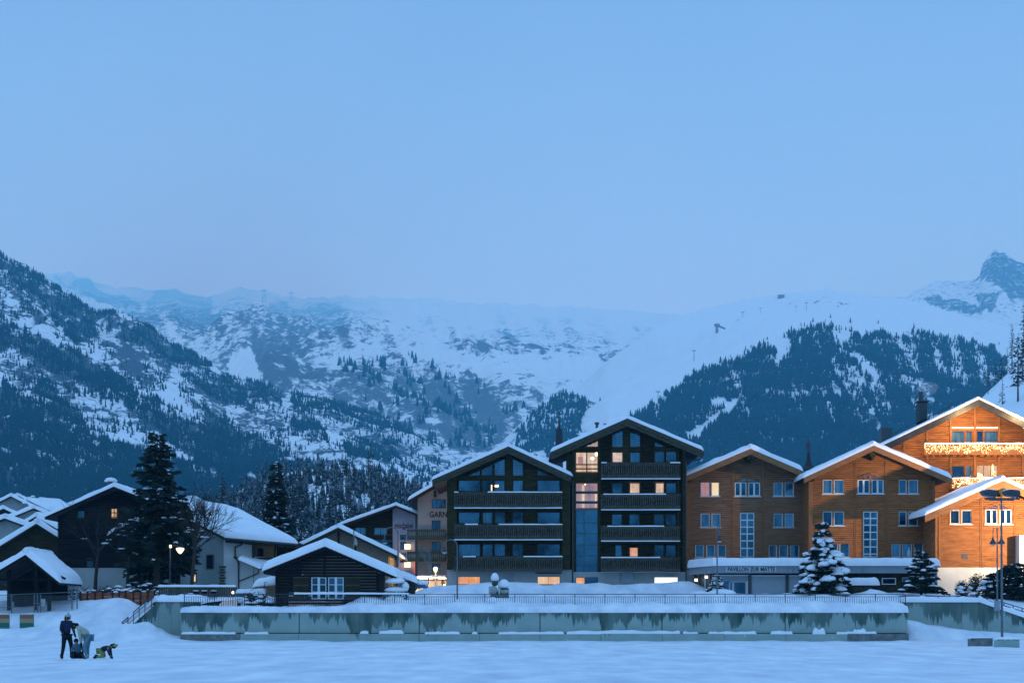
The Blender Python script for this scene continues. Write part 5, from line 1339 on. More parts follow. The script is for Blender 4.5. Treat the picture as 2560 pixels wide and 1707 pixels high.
def simple_house(name, label, cat, Y, yaw, loc_px, w, d, hw, hr, wm, over=0.7, snow=0.4, wins=(), group=None, z=None, seed=0, ridge=None, chim=False, asym=0.0):
    """gabled house built round its own base; the gable looks towards -y before turning. wins: (x0,x1,z0,z1,face,mat)"""
    x = WX(loc_px[0], Y); zb = z if z is not None else WZ(loc_px[1], Y)
    if ridge is not None: x, Y, zb = on_ridge(ridge, *loc_px); zb -= 0.3
    t = thing(name, label, cat, (x, Y, zb), rz=R(yaw), group=group, local=True)
    g = Gable(-w/2, w/2, -2.5, (asym, hr), (-w/2, hw), (w/2, hw))
    f = [q for q in wins if q[4] == 'f']; s = [q for q in wins if q[4] == 's']
    m = MB(); wall_cells(m, g, -2.5, 1e9, [(q[0], q[1], q[2], q[3]) for q in f], 0.0, 0.25)
    m.box(-w/2, -w/2+0.25, 0.252, d, -2.5, hw-0.02).box(w/2-0.25, w/2, 0.252, d, -2.5, hw-0.02); wall_cells(m, g, -2.5, 1e9, [], d+0.002, 0.25)
    m.build('wall', wm, t)
    for q in f:
        window(t, q[0], q[1], q[2], q[3], 0.0, fm=q[6] if len(q) > 6 else DARKF, nx=2 if q[1]-q[0] > 0.9 else 1, fw=0.07, back=q[5] or ROOM, gm=GLASSL if q[5] else GLASS, rec=0.06, label='lit window' if q[5] else None)
    for q in s:                                   # windows on the right-hand side wall
        a = MB(); X = w/2+0.03
        a.box(w/2, X, q[0], q[1], q[2], q[3]); o = a.build('window', q[5] or ROOM, t, label='lit window' if q[5] else None)
        MB().box(X+0.001, X+0.03, q[0]-0.05, q[0]+0.03, q[2], q[3]).box(X+0.001, X+0.03, q[1]-0.03, q[1]+0.05, q[2], q[3]).build('window_frame', DARKF, o)
    sl = (hr-hw)/(w/2); e = over
    for k, (x0, z0, x1, z1) in enumerate(((-w/2-e, hw-sl*e, asym, hr), (asym, hr, w/2+e, hw-sl*e))):
        MB().prism([(x0, z0), (x1, z1), (x1, z1+0.22), (x0, z0+0.22)], -over, d+over).build('roof', WDARK, t)
        m = MB(); snow_quad(m, (x0-(0.05 if k == 0 else 0), -over-0.05, z0+0.22), (x1+(0.05 if k else 0), -over-0.05, z1+0.22), (x1+(0.05 if k else 0), d+over, z1+0.22), (x0-(0.05 if k == 0 else 0), d+over, z0+0.22), snow, 12, 10, seed+k, rough=0.16, edges=(1-k, k, 1, 1))
        m.build('roof_snow', SNOW, t, smooth=True)
    m = MB(); m.tube([(asym, -over-0.02, hr+0.22+snow*0.4), (asym, d+over, hr+0.22+snow*0.45)], snow*0.5, 8); m.build('ridge_snow', SNOW, t, smooth=True)
    if chim:
        c = MB().box(-w*0.22, -w*0.22+0.7, d*0.5, d*0.5+0.7, hw, hr+0.9).build('chimney', CONCD, t)
        MB().blob((-w*0.22+0.35, d*0.5+0.35, hr+0.95), 0.42, 0.42, 0.28, 8, 5, flat=1).build('chimney_snow', SNOW, c, smooth=True)
    return t

def F1(Y): return Fr(0, 1100, 2.584, Y)
def F2(Y): return Fr(400, 1100, 2.584, Y)
def F3(Y): return Fr(700, 1100, 2.584, Y)

# --- black log hut with white windows, right behind the railing
def hut():
    Y = 146.5; F = F3(Y); G2 = F2(Y); zb = 2.2
    t = thing('log_hut', 'small black wooden hut with two white windows under thick snow, close behind the railing', 'hut', (F.X(290), Y, zb))
    xl, xr = G2.X(746), F.X(642)
    Yf = Y-1.0; f = F3(Yf); f2 = F2(Yf)
    L, A, Rr = (f2.X(668), f2.Z(848)), (f.X(290), f.Z(690)), (f.X(748), f.Z(886))
    for k, (P, Q) in enumerate(((L, A), (A, Rr))):
        MB().prism([P, Q, (Q[0], Q[1]-0.18), (P[0], P[1]-0.18)], Yf, Y+7).build('roof', WBLK, t)
        m = MB(); n = 15                                   # ragged ends of the roof slabs
        for i in range(n):
            a, b = i/n, (i+0.9)/n
            xa, xb = P[0]+(Q[0]-P[0])*a, P[0]+(Q[0]-P[0])*b; za, zb2 = P[1]+(Q[1]-P[1])*a, P[1]+(Q[1]-P[1])*b
            MB().prism([(xa, za+0.005), (xb, zb2+0.005), (xb, zb2+0.055), (xa, za+0.055)], Yf-0.12-0.05*random.Random(i).random(), Yf+0.5).build('slate', TILE, t)
        m = MB()
        ux = 0.12
        snow_quad(m, (P[0]-(ux if k == 0 else 0), Yf-0.10, P[1]+0.05), (Q[0]+(ux if k else 0), Yf-0.10, Q[1]+0.05), (Q[0]+(ux if k else 0), Y+7, Q[1]+0.05), (P[0]-(ux if k == 0 else 0), Y+7, P[1]+0.05), 0.62, 26, 12, 101+k, edge=0.42, rough=0.10, edges=(1-k, k, 1, 1))
        m.build('roof_snow', SNOW, t, smooth=True)
    m = MB(); m.tube([(A[0], Yf+0.15, A[1]+0.26), (A[0], Yf+0.7, A[1]+0.36), (A[0], Y+7, A[1]+0.36)], [0.2, 0.33, 0.35], 12); m.build('ridge_snow', SNOW, t, smooth=True)
    g = Gable(xl, xr, zb, (A[0], A[1]-0.18), (L[0], L[1]-0.18), (Rr[0], Rr[1]-0.18))
    ws = [(203, 299, 884, 1026), (312, 411, 884, 1026)]
    H = [(F.X(a), F.X(b), F.Z(d), F.Z(c)) for a, b, c, d in ws]
    m = MB(); wall_cells(m, g, zb, 1e9, H, Y, 0.25, board=0.22); m.build('planking', WBLK, t, kind='stuff')
    for h in H:
        w = window(t, *h, Y, fm=WHITEF, fw=0.06, xs=[0.5], zs=[0.33, 0.66], mw=0.05, rec=0.03, label='white casement window')
        MB().box((h[0]+h[1])/2-0.09, (h[0]+h[1])/2+0.09, Y-0.05, Y-0.022, h[2], h[3]).build('mullion', WHITEF, w)
    for a, b in ((86, 186), (420, 520)):
        s = MB().box(F.X(a), F.X(b), Y-0.09, Y-0.035, F.Z(1026), F.Z(882)).build('shutter', WDARK, t)
        for y in (882, 932, 980, 1020): MB().box(F.X(a)+0.01, F.X(b)-0.01, Y-0.12, Y-0.091, F.Z(y+7), F.Z(y)).build('batten', WGREY, s)
    MB().box(F.X(283), F.X(296), Y-0.12, Y-0.034, F.Z(880), F.Z(740)).build('post', WBLK, t)
    MB().box(xr-0.25, xr, Y+0.26, Y+6.5, zb, g.top(xr-0.02)-0.03).build('side_wall', WBLK, t)
    MB().box(xl, xl+0.25, Y+0.26, Y+6.5, zb, g.top(xl+0.02)-0.03).build('side_wall', WBLK, t)
    for x in (xl, xr-0.2): MB().box(x, x+0.2, Y-0.16, Y-0.034, zb, g.top(x+0.1)-0.1).build('corner_post', WBLK, t)
hut()

# --- tan gabled house behind the hut
def tan_house():
    Y = 170.0; F = F3(Y)
    t = thing('tan_gable_house', 'low house with tan gable and long snowy roof, just behind the black hut', 'building', (F.X(375), Y, 3.5))
    roof(t, F, (375, 560), (112, 688), (758, 742), 18, 1.2, 14, WDARK, 0.34, seed=111, step=False)
    g = under_gable(F, (375, 560), (112, 688), (758, 742), 18, 1.2, F.X(150), F.X(700), 3.3)
    m = MB(); wall_cells(m, g, 3.3, 1e9, [], Y, 0.3); m.build('wall', TAN, t)
    side_walls(t, g, Y, 14, TAN)
    for x in (150, 262, 372, 478): MB().box(F.X(x), F.X(x)+0.18, Y-0.1, Y-0.01, F.Z(760), g.top(F.X(x)+0.1)-0.1).build('post', WDARK, t)
    f = F3(Y-1.6)
    MB().tube([(f.X(476), Y-1.6, f.Z(745)), (f.X(477), Y-1.6, f.Z(578))], 0.05, 6).build('pole', CONCD, t)
    fl = MB().prism([f.p(484, 625), f.p(494, 640), f.p(502, 668), f.p(496, 680), f.p(480, 676)], Y-1.65, Y-1.60).build('folded_parasol', CREAM, t)
    MB().tube([(F.X(742), Y-1.1, F.Z(762)), (F.X(764), Y-1.1, F.Z(790)), (F.X(764), Y-1.1, F.Z(900))], 0.06, 6).build('downpipe', METAL, t)
tan_house()

# --- hotel with the gothic name
def lettered_hotel():
    Y = 200.0; F = F3(Y)
    t = thing('two_tone_hotel', 'dark wood and pale pink hotel with a name in old lettering under the gable', 'building', (F.X(745), Y, 3.5))
    ap, el, er = (748, 418), (384, 545), (884, 470)
    roof(t, F, ap, el, er, 16, 1.4, 12, WDARK, 0.32, seed=121, step=False)
    g = under_gable(F, ap, el, er, 16, 1.4, F.X(388), F.X(872), 3.3)
    gw = Gable(F.X(388), F.X(727), 3.3, g.ap, g.el, g.er)
    ws = [(485, 555, 560, 612, CURT), (607, 692, 562, 614, CURT), (590, 720, 640, 700, ROOM)]
    H = [(F.X(a), F.X(b), F.Z(d), F.Z(c)) for a, b, c, d, m in ws]
    cells = [h for h in H]
    m = MB(); wall_cells(m, gw, 3.3, 1e9, H, Y, 0.3, board=0.18); m.build('siding', WDARK, t, kind='stuff')
    for h, q in zip(H, ws): window(t, *h, Y, fw=0.07, nx=2, back=q[4])
    gp = Gable(F.X(728), F.X(872), 3.3, g.ap, g.el, g.er)
    w2 = [(776, 814, 610, 645), (776, 814, 655, 708), (776, 814, 730, 758), (776, 814, 762, 790)]
    H2 = [(F.X(a), F.X(b), F.Z(d), F.Z(c)) for a, b, c, d in w2]
    m = MB(); wall_cells(m, gp, 3.3, 1e9, H2, Y-0.1, 0.4); w = m.build('plaster_wall', PINK, t)
    for h in H2: window(t, *h, Y-0.1, fw=0.05, nx=2, rec=0.06)
    lettering('mischabel', w, F.X(800), F.Z(552), Y-0.1, 0.8, TXT, width=F.X(858)-F.X(741), off=0.012)
    st = MB()
    for k in range(6):
        a = k*math.pi/3; st.prism([(F.X(802)+0.05*math.cos(a+1.57), F.Z(572)+0.05*math.sin(a+1.57)), (F.X(802)+0.24*math.cos(a), F.Z(572)+0.16*math.sin(a)), (F.X(802)-0.05*math.cos(a+1.57), F.Z(572)-0.05*math.sin(a+1.57))], Y-0.12, Y-0.104)
    st.build('flower_emblem', TXT, w)
    for y in (690, 806):
        l = MB().box(F.X(808), F.X(843), Y-0.9, Y-0.35, F.Z(y+16), F.Z(y-18)).build('lantern', LAMPS, t)
        MB().box(F.X(804), F.X(847), Y-0.95, Y-0.3, F.Z(y-18), F.Z(y-23)).build('lantern_cap', METAL, l)
        MB().box(F.X(806), F.X(845), Y-0.93, Y-0.32, F.Z(y+20), F.Z(y+16)).build('lantern_base', METAL, l)
    ba = MB().box(F.X(655), F.X(727), Y-1.2, Y-0.01, F.Z(668), F.Z(660)).build('balcony', WDARK, t)
    MB().box(F.X(655), F.X(727), Y-1.22, Y-1.16, F.Z(618), F.Z(612)).build('top_rail', METAL, ba)
    MB().box(F.X(868), F.X(873), Y-0.2, Y-0.11, F.Z(860), F.Z(780)).build('red_sign', mat('red_glow', (0.6, 0.1, 0.1), emit=(1.0, 0.16, 0.10), estr=0.6), t)
    side_walls(t, g, Y, 12, WDARK)
lettered_hotel()

# --- guest house with balconies, partly hidden by the dark chalet
def guest_house():
    Y = 190.0; F = F3(Y)
    t = thing('guest_house', 'cream guest house with black lettering and two green balconies, left of the dark chalet', 'building', (F.X(1000), Y, 3.5))
    ap, el, er = (1040, 262), (830, 385), (1330, 400)
    roof(t, F, ap, el, er, 16, 1.6, 10, WDARK, 0.32, seed=131, step=False)
    g = under_gable(F, ap, el, er, 16, 1.6, F.X(889), F.X(1200), 3.3)
    ws = [(980, 1072, 380, 440), (980, 1037, 517, 577), (980, 1038, 655, 716), (982, 1036, 796, 850)]
    H = [(F.X(a), F.X(b), F.Z(d), F.Z(c)) for a, b, c, d in ws]
    m = MB(); wall_cells(m, g, 3.3, 1e9, H, Y, 0.3); w = m.build('wall', CREAM, t)
    for i, h in enumerate(H): window(t, *h, Y, fm=DARKF, fw=0.07, nx=3 if i == 0 else 2)
    lettering('GARNI', w, (F.X(966)+F.X(1092))/2, F.Z(481), Y, 0.75, TXT, width=F.X(1092)-F.X(966), off=0.02)
    MB().box(F.X(995), F.X(1010), Y-0.9, Y-0.01, F.Z(368), F.Z(330)).build('purlin', WDARK2, t)
    G = F.at(Y-1.4)
    for i, (a, b) in enumerate(((575, 640), (718, 782))):
        balcony(t, G.X(822), G.X(1068), G.Z(a), G.Z(b), Y, 1.4, WGRN, seed=61+i, snow=(), snow2=False)
    side_walls(t, g, Y, 10, CREAM)
WGRN = mat('green_grey_wood', (0.045, 0.065, 0.045), 0.85, 0.2, col2=(0.09, 0.12, 0.085), scale=4, stretch=(6, 1, 1))
guest_house()

# --- low lit annexe between hotels, with the glaring lamp
def annexe():
    Y = 178.0; F = F3(Y)
    t = thing('low_lit_annexe', 'low pale annexe with snowy roof, lit up by the glaring lamp', 'building', (F.X(975), Y, 3.6))
    MB().box(F.X(884), F.X(1074), Y, Y+4, 3.0, F.Z(895)).build('wall', CREAM, t)
    m = MB(); snow_quad(m, (F.X(872), Y-0.3, F.Z(895)), (F.X(1076), Y-0.3, F.Z(895)), (F.X(1076), Y+4, F.Z(880)), (F.X(872), Y+4, F.Z(880)), 0.25, 20, 5, 141); m.build('roof_snow', SNOW, t, smooth=True)
    MB().box(F.X(1044), F.X(1056), Y-0.5, Y-0.002, 3.2, F.Z(900)).build('post', WDARK, t)
    MB().box(F.X(1056), F.X(1068), Y-0.5, Y-0.35, F.Z(955), F.Z(930)).build('lantern', LAMPS, t)
annexe()
Yl = 176.0; F = F3(Yl)
t = thing('wall_lamp', 'glaring warm lamp shining through bare twigs beside the cream guest house', 'lamp', (F.X(1005), Yl, F.Z(830)))
MB().blob((F.X(1005), Yl, F.Z(830)), 0.17, 0.17, 0.16, 10, 6).build('bulb', mat('glaring_bulb', (1, .8, .5), emit=(1.0, 0.66, 0.34), estr=6), t)
MB().tube([(F.X(1005), Yl+0.2, F.Z(850)), (F.X(1005), Yl+0.2, F.Z(990))], 0.06, 6).tube([(F.X(1005), Yl+0.2, F.Z(838)), (F.X(1005), Yl+0.2, F.Z(860))], [0.2, 0.08], 8).build('pole', METAL, t)
pl = bpy.data.lights.new('bulb_light', 'POINT'); pl.energy = 1300; pl.color = (1, 0.66, 0.36); pl.shadow_soft_size = 0.3
po = bpy.data.objects.new('bulb_light', pl); COL.objects.link(po); po.location = (F.X(1005), Yl-0.5, F.Z(830))

# --- big white house with the broad snow roof
def white_house():
    Y = 165.0
    F = F2(Y)
    zb = 3.2
    t = thing('white_house', 'big whitewashed house with one broad snow-covered roof, left of the black hut', 'building', (F.X(411), Y, zb))
    # corner nearest to us at x=411: left wall runs back to the left, right wall runs right
    Yl = Y+5.5; Fl = F2(Yl)
    xc, xlft, xrt = F.X(411), Fl.X(20), F.X(604)
    ze = F.Z(640)
    a = MB()
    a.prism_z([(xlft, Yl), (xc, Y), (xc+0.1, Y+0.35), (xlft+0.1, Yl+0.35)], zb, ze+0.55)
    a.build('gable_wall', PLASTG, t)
    wl = MB(); g = Gable(xc, xrt, zb, (xc+1, ze+9), (xc-30, ze+8.9), (xrt+30, ze+8.9))
    wall_cells(wl, g, zb, ze+0.35, [], Y, 0.3); wl.build('wall', PLAST, t)
    # gable windows, laid on the oblique wall
    d = Vector((xc-xlft, Y-Yl)); L = d.length; d.normalize(); n = Vector((d.y, -d.x))
    def onw(px):                                     # point of the oblique wall seen at crop pixel px
        k = (400+px/2.584-1280)/FPX; s_ = (k*Yl - xlft)/(d.x - k*d.y); return xlft+d.x*s_, Yl+d.y*s_
    def oblique(px0, px1, y0, y1, name, m_, par, out=0.04, label=None):
        (xa, ya), (xb, yb) = onw(px0), onw(px1)
        mm = MB().prism_z([(xa, ya), (xb, yb), (xb+n.x*out, yb+n.y*out), (xa+n.x*out, ya+n.y*out)], WZ(1100+y1/2.584, (ya+yb)/2), WZ(1100+y0/2.584, (ya+yb)/2))
        return mm.build(name, m_, par, label=label)
    w = oblique(300, 348, 738, 832, 'window', DARKF, t); oblique(306, 342, 744, 826, 'pane', ROOM, w, 0.06)
    w = oblique(201, 236, 853, 916, 'window', DARKF, t, label='small lit window'); oblique(205, 232, 857, 912, 'pane', LYEL, w, 0.06); oblique(217, 220, 857, 912, 'mullion', DARKF, w, 0.08)
    w = oblique(58, 124, 855, 925, 'window', DARKF, t); oblique(66, 117, 862, 918, 'pane', ROOM, w, 0.06)
    for k in range(7): oblique(384+(k % 2)*6, 426-(k % 2)*7 if k < 6 else 424, 812+k*18, 824+k*18, 'quoin', WGREY, t, 0.05)
    # roof: hipped broad slope facing us, ridge running right to left
    E1 = (F.X(892)+0.0, Y-1.0, F.Z(668)); E0 = (F.X(428), Y-1.0, F.Z(628))
    Fr_ = F2(Y+7)
    R0 = (Fr_.X(60), Y+9, Fr_.Z(372)); R1 = (Fr_.X(430), Y+7, Fr_.Z(448)); RM = (Fr_.X(512), Y+6.5, Fr_.Z(470))
    L0 = (Fl.X(80), Yl-0.2, Fl.Z(395))
    LG = (F2(Y+3).X(138), Y+3.2, F2(Y+3).Z(478))
    # right slope (broad), left slope (narrow, towards the gable), both as thick slabs with snow
    def slab(P, th, name, m_):
        n_ = len(P); mb = MB(); mb.add([p for p in P]+[(p[0], p[1], p[2]-th) for p in P], [tuple(range(n_)), tuple(range(2*n_-1, n_-1, -1))]+[(i+n_, (i+1) % n_+n_, (i+1) % n_, i) for i in range(n_)]); return mb.build(name, m_, t)
    slab([E0, E1, (E1[0]+0.2, Y+8, E1[2]+0.1), RM, R1], 0.25, 'roof', WDARK)
    slab([LG, E0, R1, R0], 0.25, 'roof', WDARK)
    m = MB(); snow_quad(m, (E0[0], E0[1]-0.1, E0[2]), (E1[0]+0.15, E1[1]-0.1, E1[2]), (RM[0], RM[1], RM[2]), (R1[0], R1[1], R1[2]), 0.42, 34, 14, 151, edge=0.3, rough=0.12, edges=(0, 1, 1, 0)); m.build('roof_snow', SNOW, t, smooth=True)
    m = MB(); snow_quad(m, (LG[0]-0.1, LG[1]-0.2, LG[2]), (E0[0]+0.05, E0[1]-0.1, E0[2]), (R1[0]+0.05, R1[1], R1[2]), (R0[0], R0[1], R0[2]), 0.42, 26, 12, 152, edge=0.3, rough=0.12, edges=(1, 0, 1, 0)); m.build('roof_snow', SNOW, t, smooth=True)
    MB().blob((Fr_.X(195), Y+8, Fr_.Z(412)), 0.95, 0.9, 0.8, 12, 8, 0.05, 3).build('chimney_snow', SNOW, t, smooth=True)
    MB().box(xrt+0.0, F.X(880), Y+4, Y+4.3, zb, ze+0.2).build('rear_wall', WDARK, t)
    MB().box(xrt-0.3, xrt, Y+0.31, Y+6, zb, ze).build('side_wall', PLASTB, t)
    # eave brackets and gutter
    MB().tube([(E0[0], Y-1.15, E0[2]-0.12), (E1[0], Y-1.15, E1[2]-0.12)], 0.07, 6).build('gutter', METAL, t)
    for k in range(26):
        x = E0[0]+(E1[0]-E0[0])*(k+0.5)/26; z = E0[2]+(E1[2]-E0[2])*(k+0.5)/26
        MB().box(x-0.05, x+0.05, Y-1.0, Y-0.02, z-0.42, z-0.27).build('rafter', WDARK2, t)
    MB().tube([(F.X(558), Y-1.1, F.Z(655)), (F.X(538), Y-0.6, F.Z(672)), (F.X(487), Y-0.12, F.Z(692)), (F.X(487), Y-0.12, F.Z(752)), (F.X(509), Y-0.12, F.Z(790)), (F.X(509), Y-0.12, F.Z(980))], 0.07, 6).build('downpipe', METAL, t)
    MB().tube([(F.X(512), Y-0.3, F.Z(912)), (F.X(640), Y-0.3, F.Z(858)), (F.X(640), Y-0.3, F.Z(835))], 0.06, 6).build('downpipe', METAL, t)
    # timber loggia at the right, with warm light painted into its wood colour
    lg = MB().box(F.X(606), F.X(742), Y+1.2, Y+1.35, F.Z(760), F.Z(662)).build('loggia_wall', LOGG, t)
    for x in (598, 738): MB().box(F.X(x), F.X(x+14), Y-0.4, Y-0.1, F.Z(775), F.Z(655)).build('loggia_post', WDARK, lg)
    MB().box(F.X(622), F.X(656), Y+1.1, Y+1.19, F.Z(745), F.Z(695)).build('window', ROOM, lg)
    MB().box(F.X(604), F.X(746), Y-0.3, Y+1.3, F.Z(768), F.Z(758)).build('loggia_floor', WDARK, lg)
    MB().box(F.X(608), F.X(742), Y-0.02, Y+1.3, zb, F.Z(772)).build('annexe_wall', PLAST, t)
    # lean-to roof with snow
    MB().prism([F.p(492, 752), F.p(655, 825), F.p(655, 838), F.p(492, 765)], Y-1.6, Y-0.01).build('lean_to_roof', WDARK, t)
    m = MB(); snow_quad(m, (F.X(520), Y-1.65, F.Z(772)), (F.X(662), Y-1.65, F.Z(832)), (F.X(735), Y+1.0, F.Z(775)), (F.X(520), Y+0.0, F.Z(762)), 0.30, 16, 8, 153, edge=0.25); m.build('roof_snow', SNOW, t, smooth=True)
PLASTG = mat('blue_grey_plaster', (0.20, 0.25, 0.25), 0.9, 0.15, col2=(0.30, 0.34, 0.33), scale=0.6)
LOGG = mat('lit_loggia_wood', (0.30, 0.17, 0.08), 0.8, 0.2, col2=(0.40, 0.24, 0.12), scale=2, stretch=(1, 1, 8))
white_house()

# --- big dark chalet at the left
def left_chalet():
    Y = 172.0; F = F1(Y)
    t = thing('dark_chalet', 'big unlit black chalet with one small lit window, behind the tall pine at left', 'building', (F.X(735), Y, 3.5))
    ap, el, er = (735, 296), (290, 492), (1180, 470)
    roof(t, F, ap, el, er, 20, 1.6, 14, WBLK, 0.36, seed=161, step=False)
    g = under_gable(F, ap, el, er, 20, 1.6, F.X(372), F.X(1100), 3.0)
    ws = [(500, 546, 450, 506, CURT), (714, 758, 438, 498, LWARM), (560, 600, 760, 820, ROOM), (820, 870, 560, 610, ROOM)]
    H = [(F.X(a), F.X(b), F.Z(d), F.Z(c)) for a, b, c, d, m in ws]
    m = MB(); wall_cells(m, g, F.Z(822), 1e9, H, Y, 0.3, board=0.2); m.build('siding', WBLK, t, kind='stuff')
    for h, q in zip(H, ws): window(t, *h, Y, fw=0.07, nx=2, ny=2 if q[4] is LWARM else 1, back=q[4], gm=GLASSL if q[4] is LWARM else GLASS, label='small lit window in the gable' if q[4] is LWARM else None)
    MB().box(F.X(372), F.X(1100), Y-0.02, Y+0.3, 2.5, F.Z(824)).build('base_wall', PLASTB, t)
    side_walls(t, g, Y, 14, WBLK)
    # lower front roof running up to the right
    G = F.at(Y-4)
    MB().prism([G.p(700, 612), G.p(905, 500), G.p(1010, 560), G.p(1010, 572), G.p(905, 514), G.p(700, 624)], Y-4, Y-0.03).build('porch_roof', WBLK, t)
    m = MB(); snow_quad(m, (G.X(690), Y-4.1, G.Z(612)), (G.X(905), Y-4.1, G.Z(500)), (G.X(905), Y-0.1, G.Z(500)), (G.X(690), Y-0.1, G.Z(612)), 0.3, 14, 6, 163); m.build('roof_snow', SNOW, t, smooth=True)
    MB().box(G.X(760), G.X(1000), Y-3.6, Y-0.03, F.Z(824), G.Z(600)).build('porch_wall', WBLK, t)
    c = MB().box(F.X(634), F.X(662), Y+4, Y+5, F.Z(330), F.Z(246)).build('chimney', CONCD, t)
    MB().box(F.X(630), F.X(666), Y+3.9, Y+5.1, F.Z(258), F.Z(250)).build('chimney_cap', METAL, c)
    MB().blob((F.X(648), Y+4.5, F.Z(246)), 0.6, 0.6, 0.4, 8, 5, 0.05, flat=1).build('chimney_snow', SNOW, c, smooth=True)
    for k in range(3):                                  # balcony rails across the front
        MB().box(F.X(420), F.X(690), Y-0.9, Y-0.8, F.Z(600+k*90), F.Z(590+k*90)).build('balcony_rail', WBLK, t)
left_chalet()

# --- houses further off on the hillside at the far left
hs = [
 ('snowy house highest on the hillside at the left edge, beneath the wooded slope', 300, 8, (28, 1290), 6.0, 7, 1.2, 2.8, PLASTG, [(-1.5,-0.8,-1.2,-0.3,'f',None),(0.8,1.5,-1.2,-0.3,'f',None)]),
 ('small twin-gabled house farthest up the village beside the big black chalet', 330, -10, (72, 1292), 6.0, 7, 1.2, 2.6, PLASTB, [(-0.6,0.2,-1.0,-0.2,'f',None)]),
 ('pale house with a bright lamp on its left, in the middle of the hillside houses', 250, 14, (84, 1328), 6.2, 6, 1.3, 2.7, PLASTG, [(-2.2,-1.6,-1.3,-0.4,'f',None),(0.6,1.2,-1.3,-0.4,'f',None)]),
 ('house with one tiny lit window under its eave, above the open shed', 225, -12, (96, 1362), 7.0, 7, 1.1, 3.0, WDARK, [(1.0,1.5,-0.9,-0.3,'f',LWARM)]),
 ('long low house whose roof runs out of the left edge', 205, 6, (14, 1366), 7.5, 7, 1.3, 2.7, PLASTG, [(1.0,1.6,-0.6,0.3,'f',None)]),
 ('house with a tall bright window, half hidden behind the open shed', 182, 10, (92, 1410), 7.4, 8, 1.1, 3.5, WDARK, [(1.2,1.95,-1.5,0.35,'f',LYEL),(2.6,2.9,0.4,0.8,'f',LWARM)]),
    ('tiny house far up the valley road, its gable just left of the twin-gabled one', 360, 22, (44, 1272), 4.6, 6, 1.0, 2.2, WDARK, [(-0.5,0.3,-0.9,-0.2,'f',LWARM)]),
 ('tiny house far up the valley road behind the black chalet eave', 370, -18, (104, 1280), 4.4, 6, 1.0, 2.1, PLASTG, []),
 ('squat dark house between the two hillside rows at the left edge', 275, 16, (8, 1318), 5.2, 6, 1.1, 2.4, WDARK, [(0.4,1.0,-0.8,-0.1,'f',LWARM)]),
 ('narrow dark house tucked under the black chalet eave', 236, -8, (122, 1345), 4.6, 6, 1.0, 2.3, WDARK, []),
]
for i, (lb, Y, yaw, lp, w, d, hw, hr, wm, wn) in enumerate(hs):
    simple_house('village_house', lb, 'house', Y, yaw, lp, w, d, hw, hr, wm, wins=wn, seed=170+i*3, snow=0.5, chim=(i in (1, 2)), group='houses on the hillside at the left')
F = F1(246.0)
t = thing('house_lamp', 'small bright lamp glowing between the hillside houses', 'lamp', (F.X(88), 246, F.Z(548)))
MB().blob((F.X(88), 244, F.Z(548)), 0.38, 0.3, 0.45, 8, 6).build('bulb', LAMPS, t); MB().tube([(F.X(88), 244.1, F.Z(560)), (F.X(88), 244.1, F.Z(660))], 0.06, 6).build('pole', METAL, t)
# distant snowy roofs on the mountain flank and in the wood
simple_house('mountain_hut', 'lonely pale snow roof high on the dark left slope at the edge', 'house', 900, 35, (26, 1048), 13, 14, 0.8, 4.6, WDARK, ridge=R_L, seed=201, snow=1.4)
simple_house('mountain_hut', 'second pale snow roof cut by the left edge, beside the lonely one', 'house', 905, 30, (-4, 1043), 12, 14, 0.8, 4.2, WDARK, ridge=R_L, seed=205, snow=1.4)
simple_house('wood_cabin', 'dark cabin with thin snow lines on its roof in the wood, left of the spruce', 'house', 420, 25, (630, 1215), 5.0, 6, 0.3, 1.8, WDARK, ridge=R_W, seed=209, snow=0.35)
simple_house('wood_cabin', 'little cabin roof showing between the larches above the lettered hotel', 'house', 430, -20, (952, 1200), 4.5, 5, 0.3, 1.6, WDARK, ridge=R_W, seed=213, snow=0.4)

# --- open shed at the left edge
def open_shed():
    Y = 150.0; F = F1(Y)
    t = thing('open_shed', 'open dark timber shelter with steep snow roof at the left edge behind the fence', 'shed', (F.X(165), Y, 1.8))
    roof(t, F, (165, 735), (-120, 905), (378, 912), 24, 1.0, 7, WBLK, 0.55, seed=172, step=False)
    g = under_gable(F, (165, 735), (-120, 905), (378, 912), 24, 1.0, F.X(-80), F.X(340), 1.5)
    MB().prism([(F.X(-60), 1.5), (F.X(330), 1.5), (F.X(330), g.top(F.X(330))-0.1), (g.ap[0], g.ap[1]-0.1), (F.X(-60), g.top(F.X(-60))-0.1)], Y+5.5, Y+5.7).build('rear_wall', WBLK, t)
    for x in (-60, 58, 230, 318): MB().box(F.X(x)-0.12, F.X(x)+0.12, Y-0.1, Y+0.14, 1.0, g.top(F.X(x))-0.05).build('post', WBLK, t)
    MB().box(F.X(-60), F.X(330), Y-0.08, Y+0.08, F.Z(905), F.Z(892)).build('tie_beam', WBLK, t)
    for s in (-1, 1):
        MB().tube([(F.X(165), Y, F.Z(770)), (F.X(165)+s*3.0, Y, F.Z(895))], 0.09, 5).build('brace', WBLK, t)
    MB().box(F.X(58), F.X(228), Y+1.5, Y+1.6, 1.2, F.Z(960)).build('plank_wall', WBLK, t)
open_shed()

